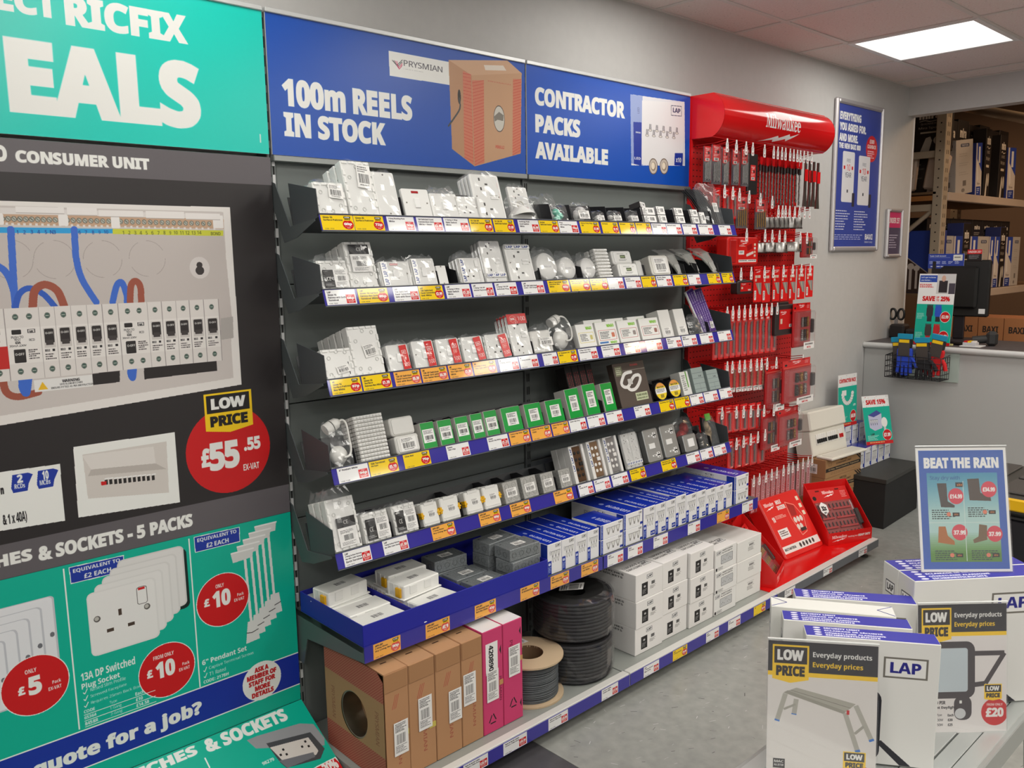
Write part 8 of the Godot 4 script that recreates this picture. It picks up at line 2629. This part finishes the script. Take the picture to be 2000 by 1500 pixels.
	for k in 2:
		var ring := PackedVector3Array()
		for i in 18: ring.append(Vector3(0,0.062 + 0.034*sin(TAU*i / 18),-0.024 + k*0.052 + 0.02*cos(TAU*i / 18)))
		part("handle", form(rgb(28,27,28)).tube(ring, 0.0075,7,true),M.plastic, o)
		part("blade", form(rgb(170,170,172)).box(Vector3(-0.002,0.0,-0.012 + k * 0.012),Vector3(0.002,0.034,-0.002 + k * 0.012)),M.steel, o)
	o = thing("tape_dispenser", "cream tape gun lying behind the offer card", "tape gun", Vector3(4.34,1.0305,0.235))
	part("arch", form(rgb(226,216,190)).tube(PackedVector3Array([Vector3(0,0.004,-0.05),Vector3(0,0.07,-0.045),Vector3(0,0.095,-0.02),Vector3(0,0.085,0.02),Vector3(0,0.07,0.04)]),0.009,8),M.plastic, o)
	o = thing("monitor", "black computer monitor seen from behind on the counter", "monitor", Vector3(4.42,1.0305,0.43),Vector3(0,6,0))
	part("screen_shell", form(rgb(30,29,31)).box(Vector3(-0.03,0.15,-0.2),Vector3(0.02,0.495,0.13), {}, 0.008),M.plastic, o)
	part("rear_bulge", form(rgb(26,25,27)).box(Vector3(-0.06,0.2,-0.14),Vector3(-0.028,0.46,0.07), {}, 0.014),M.plastic, o)
	part("stand", form(rgb(34,33,35)).box(Vector3(-0.012,0.012,-0.06),Vector3(0.016,0.2,0.0), {}, 0.004),M.plastic, o)
	part("foot", form(rgb(34,33,35)).box(Vector3(-0.08,0,-0.14),Vector3(0.1,0.012,0.08), {}, 0.004),M.plastic, o)
	part("sticker", form(rgb(230,230,228)).box(Vector3(-0.0312,0.17,0.08),Vector3(-0.0302,0.2,0.115)),M.card, o)
	s = Sheet.new(260,110,rgb(44,66,156))
	s.text("Trade Credit Account", 10,10,12,OFFWHITE, 120); s.rect(10,28,150,2,rgb(150,166,220)); s.rrect(182,8,66,44,4,rgb(226,224,214)); s.rect(190,24,44,5,INK)
	for k in 5: s.scribble(10 + k*46,56,34,22,3,rgb(190,200,232),k + 3,0.5)
	s.scribble(20,92,190,10,1,rgb(226,230,244),5); s.rect(232,92,14,14,rgb(226,130,70))
	s.place(Vector3(4.372,1.565,0.212),Vector3(0,0,0.21),Vector3(0,-0.09,0))
	board("credit_sign", s, 0.004,sheet_mat(s, 0.35), "small blue account sign fixed along the top of the monitor")
	s = Sheet.new(110,90,rgb(34,32,34))
	s.rect(0,0,110,36,RED); s.text("UNDER 25?", 55,9,19,OFFWHITE, 96, "bold", 1); s.scribble(14,44,80,36,4,rgb(150,148,150),4,0.4)
	s.place(Vector3(4.39,1.588,0.432),Vector3(0,0,0.082),Vector3(0,-0.066,0))
	board("age_sign", s, 0.003,sheet_mat(s, 0.35), "tiny red and black age notice on the monitor corner")
	o = thing("barcode_scanner", "black hand scanner lying on the counter", "scanner", Vector3(4.2,1.0305,0.66),Vector3(0,20,0))
	part("grip", form(rgb(46,44,45)).tube(PackedVector3Array([Vector3(0,0.03,-0.1),Vector3(0,0.04,-0.02)]),0.024,10),M.rubber, o)
	part("head", form(rgb(52,50,51)).box(Vector3(-0.034,0.0,-0.03),Vector3(0.034,0.085,0.03), {}, 0.016),M.plastic, o)
	o = thing("phone_handset", "dark handset lying on the counter beside the card box", "phone", Vector3(4.14,1.0305,0.5),Vector3(0,70,0))
	part("body", form(rgb(44,42,43)).box(Vector3(-0.07,0,-0.024),Vector3(0.07,0.03,0.024), {}, 0.01),M.plastic, o)
	o = thing("card_box", "small clear box of coloured cards on a paper pad", "box", Vector3(4.1,1.0305,0.585))
	part("pad", form(rgb(228,228,226)).box(Vector3(-0.05,0,-0.05),Vector3(0.05,0.006,0.06), {}, 0.001),M.card, o)
	part("tray", form(rgb(196,196,198)).box(Vector3(-0.03,0.006,-0.04),Vector3(0.03,0.024,0.03), {}, 0.002),M.plastic, o)
	for k in 3: part("card", form([RED, YELLOW, rgb(230,228,224)][k]).box(Vector3(-0.026,0.024,-0.034 + k * 0.02),Vector3(0.026,0.032,-0.018 + k * 0.02)),M.card, o)
	part("cream_note", form(rgb(232,222,150)).box(Vector3(-0.02,0,-0.13),Vector3(0.0,0.008,-0.1)),M.card, o)
	# boiler cartons on a bench behind the counter
	o = thing("bench", "low dark bench behind the counter carrying brown cartons", "bench", Vector3(4.98,FLOOR, 0.42))
	part("bench_top", form(rgb(70,60,54)).box(Vector3(-0.06,0.92,-0.4),Vector3(0.5,0.95,0.5)),M.satin, o)
	for e in [[-0.04,-0.38],[0.44,-0.38],[-0.04,0.46],[0.44,0.46]]: part("leg", form(rgb(60,54,50)).box(Vector3(e[0],0,e[1]),Vector3(e[0] + 0.04,0.92,e[1] + 0.03)),M.satin, o)
	for k in 4:
		o = thing("boiler_carton", "brown carton with black lettering behind the counter, %s" % ["nearest the wall edge", "second from the wall edge", "third from the wall edge", "at the open end"][k], "box", Vector3(4.95,FLOOR + 0.9505,0.1 + k * 0.157),Vector3.ZERO, "boiler cartons")
		part("carton", form(rgb(170,108,66)).box(Vector3(0,0,-0.077),Vector3(0.3,0.15,0.077), {"left": U.boiler_box}, 0.002),M.cardboard, o)
# ---------- the stock racks behind the counter ----------
func stock_box(x: float, y: float, z: float, w: float, h: float, d: float, faces: Dictionary, col: Color, label: String, group: String, lean := 0.0) -> void:
	var o := thing("stock_carton", label, "box", Vector3(x, y, z),Vector3(0,0,lean),group)
	part("carton", form(col).box(Vector3(-w / 2,0,-d),Vector3(w / 2,h, 0),faces, 0.002),M.card, o)
func build_racks() -> void:
	var cream := rgb(188,172,150)
	var zf := -0.07
	var o := thing("stock_rack", "tall cream steel rack with slotted posts behind the counter", "rack", Vector3(5.3,FLOOR, zf))
	for p in [[0.0,0.0],[0.0,-0.84],[2.7,0.0],[2.7,-0.84]]:
		var post := part("post", form(cream).box(Vector3(p[0],0,p[1] - 0.07),Vector3(p[0] + 0.1,2.7,p[1]), {}, 0.004),M.paint, o)
		var f := form(rgb(50,40,34))
		for k in 34:
			for j in 2: f.box(Vector3(p[0] + 0.03 + j*0.03,0.5 + k*0.064,p[1] - 0.002),Vector3(p[0] + 0.037 + j*0.03,0.53 + k*0.064,p[1] + 0.0008))
			f.box(Vector3(p[0] - 0.0008,0.52 + k*0.064,p[1] - 0.04),Vector3(p[0] + 0.001,0.53 + k*0.064,p[1] - 0.03))
		bits("slot", f, M.matt, post)
	for y in [1.905,1.17,0.2]:
		part("beam", form(rgb(196,180,166)).box(Vector3(0.1,y, -0.045),Vector3(2.7,y + 0.06,0.004), {}, 0.004),M.paint, o)
		part("deck", form(rgb(120,92,66)).box(Vector3(0.0,y + 0.045,-0.84),Vector3(2.8,y + 0.062,-0.046)),M.matt, o)
	for y in [2.21,1.83,0.9]: part("end_rail", form(cream).box(Vector3(0.02,y, -0.84),Vector3(0.05,y + 0.05,-0.07), {}, 0.003),M.paint, o)
	part("end_deck", form(rgb(170,112,60)).box(Vector3(0.0,1.905,-0.84),Vector3(0.02,1.94,-0.07)),M.satin, o)
	part("end_brace", form(cream).tube(PackedVector3Array([Vector3(0.035,1.83,-0.08),Vector3(0.035,1.2,-0.84)]),0.018,6),M.paint, o)
	part("end_shelf", form(rgb(150,128,104)).box(Vector3(0.06,2.24,-0.83),Vector3(0.6,2.26,-0.08)),M.matt, o)
	# cartons on the upper level, their long sides out
	var up := FLOOR + 1.905 + 0.063
	var x := 5.47
	for k in 7:
		stock_box(x + 0.115,up, zf - 0.15,0.225,0.58 - 0.02 * (k % 2),0.22, {"front": U.shower_front, "left": U.shower_side}, rgb(34,30,29), "tall black shower carton at the back of the upper rack level", "black shower cartons, upper level")
		x += 0.235
	stock_box(5.8,up, zf - 0.03,0.34,0.4,0.1, {"front": U.heater_side, "left": U.heater_side}, rgb(180,174,168), "silver grey carton leaning in front of the black shower cartons", "shower cartons, upper level", 7.0)
	stock_box(6.1,up, zf - 0.03,0.13,0.4,0.1, {"front": U.heater_front}, rgb(60,76,160), "blue and white carton beside the leaning silver one", "shower cartons, upper level", 5.0)
	stock_box(6.27,up, zf - 0.03,0.13,0.52,0.1, {"front": U.shower_front}, rgb(40,36,34), "narrow black carton with a white shower head picture, upper level", "shower cartons, upper level")
	stock_box(6.62,up, zf - 0.03,0.16,0.5,0.1, {"front": U.shower_front}, rgb(40,36,34), "narrow black carton next to a blue one, upper level", "shower cartons, upper level")
	stock_box(6.86,up, zf - 0.03,0.2,0.42,0.1, {"front": U.heater_front}, rgb(60,76,160), "blue and white carton at the far end of the upper level", "shower cartons, upper level", 3.0)
	# middle level
	var mid := FLOOR + 1.17 + 0.063
	x = 5.47
	for k in 8:
		stock_box(x + 0.115,mid, zf - 0.16,0.225,0.56,0.22, {"front": U.shower_side}, rgb(32,28,28), "black carton in the dark at the back of the middle rack level", "black shower cartons, middle level")
		x += 0.235
	var row := [["heater_side", 0.2,0.42],["heater_front", 0.18,0.42],["shower_front", 0.16,0.52],["heater_front", 0.17,0.42],["heater_side", 0.26,0.42],["heater_front", 0.13,0.42],["heater_front", 0.13,0.42],["shower_front", 0.15,0.5],["heater_front", 0.18,0.42],["heater_side", 0.2,0.42]]
	x = 5.46
	for k in row.size():
		stock_box(x + row[k][1] / 2,mid, zf - 0.03,row[k][1] - 0.006,row[k][2],0.12, {"front": U[row[k][0]]}, rgb(170,164,160) if row[k][0] == "heater_side" else rgb(52,60,120), {"heater_side": "silver grey shower carton on the middle rack level", "heater_front": "blue and white shower carton on the middle rack level", "shower_front": "black shower carton with a white head picture, middle rack level"}[row[k][0]], "%s cartons in the middle front row" % row[k][0].replace("_", " "))
		x += row[k][1]
	# what is seen through the rack's end frame
	for k in 2: stock_box_side(Vector3(5.37,FLOOR + 2.262,-0.215 - k * 0.27),0.25,0.3, "shower_front", rgb(36,31,29), "black shower carton standing end on, high in the rack's end frame", "cartons in the end frame")
	for k in 2: stock_box_side(Vector3(5.37,mid, -0.215 - k * 0.27),0.25,0.46, "blue_box", rgb(50,66,140), "blue and brown carton standing end on under the brace", "cartons in the end frame")
	for k in 2:
		o = thing("shower_unit", "unpacked beige shower unit leaning in the rack's end frame, %s" % ["with a round knob", "seen edge on"][k], "shower unit", Vector3(5.38,up, -0.18 - k * 0.16),Vector3(8 if k == 0 else 4,0,0))
		part("casing", form(rgb(206,184,166)).box(Vector3(0,0.02,-0.07 if k == 0 else -0.03),Vector3(0.06,0.27,0.08 if k == 0 else 0.03), {}, 0.012),M.plastic, o)
		part("knob", form(rgb(196,172,152)).lathe(PackedVector2Array([Vector2(0.022,0),Vector2(0.02,0.014),Vector2(0,0.016)]),16,Vector3(0,0.12,0.02 if k == 0 else 0.0),Vector3.LEFT),M.plastic, o)
		part("foot", form(rgb(150,130,116)).box(Vector3(0.02,0,-0.04),Vector3(0.04,0.022,-0.02)),M.plastic, o)
func stock_box_side(at: Vector3,w: float, h: float, uv: String, col: Color, label: String, group: String) -> void:
	var o := thing("stock_carton", label, "box", at, Vector3.ZERO, group)
	part("carton", form(col).box(Vector3(0,0,-w / 2),Vector3(0.12,h, w / 2), {"left": U[uv]}, 0.002),M.card, o)
# ---------- the display in the foreground ----------
func floodlight_box(a: Vector3,b: Vector3,depth: float, y0: float, y1: float, blank: bool, label: String) -> void:
	# a carton whose front upper edge runs from a to b
	var ex := Vector3(b.x - a.x, 0,b.z - a.z)
	var w := ex.length()
	var o := thing("floodlight_carton", label, "box", Vector3(a.x, y0,a.z),Vector3(0,-rad_to_deg(atan2(ex.z, ex.x)),0), "floodlight cartons")
	var faces := {"front": U.floodlight_front, "top": U.floodlight_top, "left": U.floodlight_end}
	if blank: faces = {"left": U.floodlight_end}
	part("carton", form(rgb(226,225,220)).box(Vector3(0,0,-depth),Vector3(w, y1 - y0,0),faces, 0.0015),M.card, o)
	if blank:
		for s in [0,1]:
			var f := form(rgb(70,66,150))
			var x := 0.02 if s == 0 else w - 0.02
			var e := -0.018 if s == 0 else 0.018
			f.tube(PackedVector3Array([Vector3(x + e, y1 - y0 + 0.0004,-0.002),Vector3(x - e*0.9,y1 - y0 + 0.0004,-depth*0.5),Vector3(x + e, y1 - y0 + 0.0004,-depth + 0.002)]),0.0007,4)
			part("flap_seam", f, M.satin, o)
func low_price_card(s: Sheet, dark := INK) -> void:
	s.rect(0,0,s.w, s.h*0.22,rgb(34,38,44)); s.rect(0,s.h*0.215,s.w, s.h*0.03,YELLOW)
	low_price(s, s.w*0.04,s.h*0.025,s.w*0.335,s.h*0.27)
	s.text("Everyday products", s.w * 0.41,s.h * 0.065,s.h * 0.05,OFFWHITE, s.w * 0.54)
	s.text("Everyday prices", s.w * 0.41,s.h * 0.135,s.h * 0.05,YELLOW, s.w * 0.46)
func build_front() -> void:
	var deck := 0.5
	var o := thing("work_platform", "folding aluminium work platform with a ribbed deck carrying the floodlight cartons", "platform", Vector3(0,0,0))
	var silver := rgb(196,200,198)
	for k in 9: part("deck_rib", form(silver).box(Vector3(-0.12,deck - 0.03,1.432 + k * 0.039),Vector3(1.04,deck - 0.002 - 0.002 * (k % 2),1.468 + k * 0.039), {}, 0.0015),M.alu, o)
	for z in [1.43,1.783]: part("side_rail", form(silver.darkened(0.1)).box(Vector3(-0.13,deck - 0.06,z - 0.008),Vector3(1.05,deck - 0.004,z + 0.008), {}, 0.002),M.alu, o)
	part("end_rail", form(silver.darkened(0.15)).box(Vector3(1.04,deck - 0.06,1.42),Vector3(1.07,deck - 0.004,1.8), {}, 0.003),M.alu, o)
	part("end_rail", form(silver.darkened(0.15)).box(Vector3(-0.15,deck - 0.06,1.42),Vector3(-0.12,deck - 0.004,1.8), {}, 0.003),M.alu, o)
	for x in [-0.13,1.05]:
		for z in [1.44,1.78]:
			var lg := part("leg", form(silver).tube(PackedVector3Array([Vector3(x, deck - 0.06,z),Vector3(x + (0.09 if x > 0 else -0.09),FLOOR + 0.03,z)]),0.018,8),M.alu, o)
			part("rubber_foot", form(rgb(40,110,190)).tube(PackedVector3Array([Vector3(x + (0.088 if x > 0 else -0.088),FLOOR + 0.04,z),Vector3(x + (0.094 if x > 0 else -0.094),FLOOR, z)]),0.022,8),M.rubber, lg)
	# four cartons one behind the other
	var y1 := 0.78
	floodlight_box(ony(1574.5,1240,y1),ony(1839,1260,y1),0.051,deck, y1,false, "white carton with a blue top and a lamp picture, behind the platform card")
	floodlight_box(ony(1530,1209.5,y1),ony(1783,1229,y1),0.05,deck, y1,false, "white carton with a blue top, second in the row of four")
	floodlight_box(ony(1506,1183,y1),ony(1751,1205,y1),0.056,deck, y1,true, "white carton turned with its plain folded end up")
	floodlight_box(ony(1553.5,1165,y1),ony(1792,1181,y1),0.052,deck, y1,false, "white carton with a blue top, last in the row of four")
	var y2 := 0.82
	var a := ony(1787,1135.5,y2)
	var b := ony(2000,1124.5,y2)
	b = a + (b - a).normalized()*0.33
	floodlight_box(a, b, 0.068,deck, y2,false, "large white carton with a blue top, behind the low price lamp card")
	var bk := Vector3(0.618,0,-0.786)*0.0705
	floodlight_box(a + bk, b + bk, 0.068,deck, y2,false, "large white carton with a blue top, under the rain poster")
	# cards
	var s := Sheet.new(420,590,rgb(226,222,218))
	low_price_card(s)
	var al := rgb(178,176,164)
	s.poly(PackedVector2Array([Vector2(78,208),Vector2(112,192),Vector2(340,244),Vector2(300,282)]),al)
	s.poly(PackedVector2Array([Vector2(62,216),Vector2(78,206),Vector2(300,276),Vector2(298,290)]),rgb(160,158,146))
	s.line(PackedVector2Array([Vector2(90,204),Vector2(320,262)]),1.5,rgb(110,108,100))
	for e in [[70,220,38,338],[112,240,104,306],[300,284,352,444],[340,250,404,394]]:
		s.line(PackedVector2Array([Vector2(e[0],e[1]),Vector2(e[2],e[3])]),19,rgb(182,180,170)); s.line(PackedVector2Array([Vector2(e[2],e[3]).lerp(Vector2(e[0],e[1]),0.06),Vector2(e[2],e[3])]),20,rgb(50,120,206))
	s.line(PackedVector2Array([Vector2(64,286),Vector2(110,262)]),9,rgb(170,168,158)); s.line(PackedVector2Array([Vector2(338,368),Vector2(372,334)]),10,rgb(170,168,158)); s.rect(306,272,10,18,RED)
	s.rect(26,496,46,40,INK); s.text("MAC", 49,502,12,OFFWHITE, 38, "bold", 1); s.text("ALLISTER", 49,518,9,OFFWHITE, 38, "bold", 1)
	s.ell(360,560,60,60,RED); low_price(s, 296,444,86,82); s.text("£20", 360,540,40,OFFWHITE, 80, "black", 1)
	place_card(s, ony(1501,1250,0.79),ony(1716,1263,0.79),0.297,0.03)
	card_holder(s, "white low price card with a folding platform picture, leaning on the cartons")
	s = Sheet.new(420,590,rgb(228,224,222))
	low_price_card(s)
	var dk := rgb(62,56,60)
	s.rrect(30,170,240,260,40,dk); s.rrect(56,200,180,200,12,rgb(196,208,214))
	s.line(PackedVector2Array([Vector2(236,226),Vector2(410,226),Vector2(320,364),Vector2(262,370)]),22,dk); s.rrect(170,420,84,110,34,dk); s.ell(200,500,26,24,rgb(206,208,210)); s.rect(196,440,12,14,OFFWHITE)
	s.text("IP44 LED PIR", 20,440,16,INK, 110); s.text("Floodlight Daylight", 20,464,16,INK, 160)
	for k in 3: s.text(["CODE", "460CC", "558CC"][k],20,500 + k * 22,12,INK); s.text(["Type", "30W", "50W"][k],90,500 + k * 22,12,INK, 0, "thin"); s.text(["Each", "£20", "£25"][k],140,500 + k * 22,12,INK)
	s.ell(364,496,64,62,RED); s.text("FROM ONLY", 364,456,12,OFFWHITE, 76, "bold", 1); s.text("£20", 364,476,44,OFFWHITE, 86, "black", 1); low_price(s, 314,368,84,76)
	place_card(s, ony(1793,1182,0.79),ony(1966,1178,0.79),0.297,0.035)
	card_holder(s, "white low price card with a black floodlight picture and a red price disc")
	# the rain poster
	s = Sheet.new(420,590,OFFWHITE)
	s.rect(12,12,396,566,rgb(50,96,180))
	s.text("BEAT THE RAIN", 210,46,52,OFFWHITE, 350, "black", 1)
	for k in 40: s.rect(46,120 + k*10.6,328,11,rgb(70,150,180).lerp(rgb(176,210,206),clampf(k / 18.0,0,1)).lerp(rgb(90,140,60),clampf((k - 26) / 10.0,0,1)))
	s.text("Stay dry with", 60,134,24,rgb(30,84,150),140, "thin"); s.rect(178,166,38,22,INK); s.text("site", 197,170,13,rgb(236,140,60),0, "bold", 1)
	var boot := rgb(70,62,58)
	s.poly(PackedVector2Array([Vector2(92,170),Vector2(136,170),Vector2(138,256),Vector2(170,276),Vector2(168,286),Vector2(106,284)]),boot)
	s.poly(PackedVector2Array([Vector2(234,150),Vector2(288,148),Vector2(292,216),Vector2(338,238),Vector2(340,256),Vector2(240,252)]),rgb(78,66,58))
	s.poly(PackedVector2Array([Vector2(90,376),Vector2(122,376),Vector2(130,420),Vector2(160,446),Vector2(160,464),Vector2(84,452)]),rgb(176,108,50))
	s.poly(PackedVector2Array([Vector2(278,366),Vector2(314,372),Vector2(312,440),Vector2(250,456),Vector2(246,440),Vector2(272,424)]),rgb(118,94,66))
	for e in [[178,232, "£14.99"],[332,200, "£34.99"],[186,404, "37.99"],[348,412, "37.99"]]:
		s.ell(e[0],e[1],36,38,rgb(214,62,82)); s.text(e[2],e[0],e[1] - 10,22,OFFWHITE, 58, "black", 1)
	for e in [[62,296],[230,286],[68,490],[236,490]]:
		s.scribble(e[0],e[1],130,50,5,rgb(50,70,70),e[0],0.45); s.rect(e[0] + 96,e[1] + 14,32,18,INK); s.text("site", e[0] + 112,e[1] + 17,10,rgb(236,140,60),0, "bold", 1); s.ell(e[0] + 78,e[1] + 22,10,10,rgb(226,130,100))
	s.rect(46,356,328,2.5,rgb(206,222,216)); s.rect(212,160,2.5,380,rgb(206,222,216))
	var p := ony(1800,1117,y2 + 0.002)
	var q := ony(1978,1116,y2 + 0.002)
	var up := Vector3(0.0,0.288,0.0) + Vector3(q.z - p.z, 0,p.x - q.x).normalized()*0.07
	s.place(p + up, q - p, -up)
	card_holder(s, "blue BEAT THE RAIN boot poster standing on the large cartons")
	# black tool chest with a yellow catch
	o = thing("tool_chest", "black wheeled tool chest with a yellow catch on the floor behind the poster", "tool chest", Vector3(2.62,FLOOR, 0.95))
	part("body", form(rgb(28,28,29)).box(Vector3(0.01,0,0.01),Vector3(0.62,0.44,0.47), {}, 0.012),M.satin, o)
	part("lid", form(rgb(58,56,54)).box(Vector3(0,0.45,0),Vector3(0.63,0.53,0.48), {}, 0.018),M.satin, o)
	for e in [[0.06,0.05,0.3,0.16],[0.34,0.05,0.58,0.16],[0.06,0.24,0.3,0.36],[0.34,0.24,0.58,0.36]]: part("lid_panel", form(rgb(70,68,66)).box(Vector3(e[0],0.528,e[1]),Vector3(e[2],0.542,e[3] + 0.03), {}, 0.005),M.satin, o)
	part("catch", form(rgb(236,186,20)).box(Vector3(-0.014,0.478,0.24),Vector3(0.004,0.53,0.44), {}, 0.006),M.plastic, o)
	part("lid_band", form(rgb(40,39,39)).box(Vector3(0.004,0.44,0.004),Vector3(0.626,0.45,0.476)),M.satin, o)
func place_card(s: Sheet, tl: Vector3,tr: Vector3,h: float, lean: float) -> void:
	# a card by its upper edge, its foot standing a little further out
	var ex := tr - tl
	var n := Vector3(-ex.z, 0,ex.x).normalized()
	s.place(tl, ex, Vector3(0,-sqrt(h*h - lean*lean),0) + n*lean)
func card_holder(s: Sheet, label: String) -> void:
	var o := board("price_card", s, 0.002,sheet_mat(s, 0.45),label, "sign")
	var w := s.ex.length() / 2 + 0.002
	var h := s.ey.length() + 0.003
	part("clear_cover", form().box(Vector3(-w, -0.003,0.0006),Vector3(w, h, 0.002)),M.blister, o)
	part("top_fold", form(rgb(214,216,214)).box(Vector3(-w, h, -0.003),Vector3(w, h + 0.003,0.003), {}, 0.001),M.gloss, o)
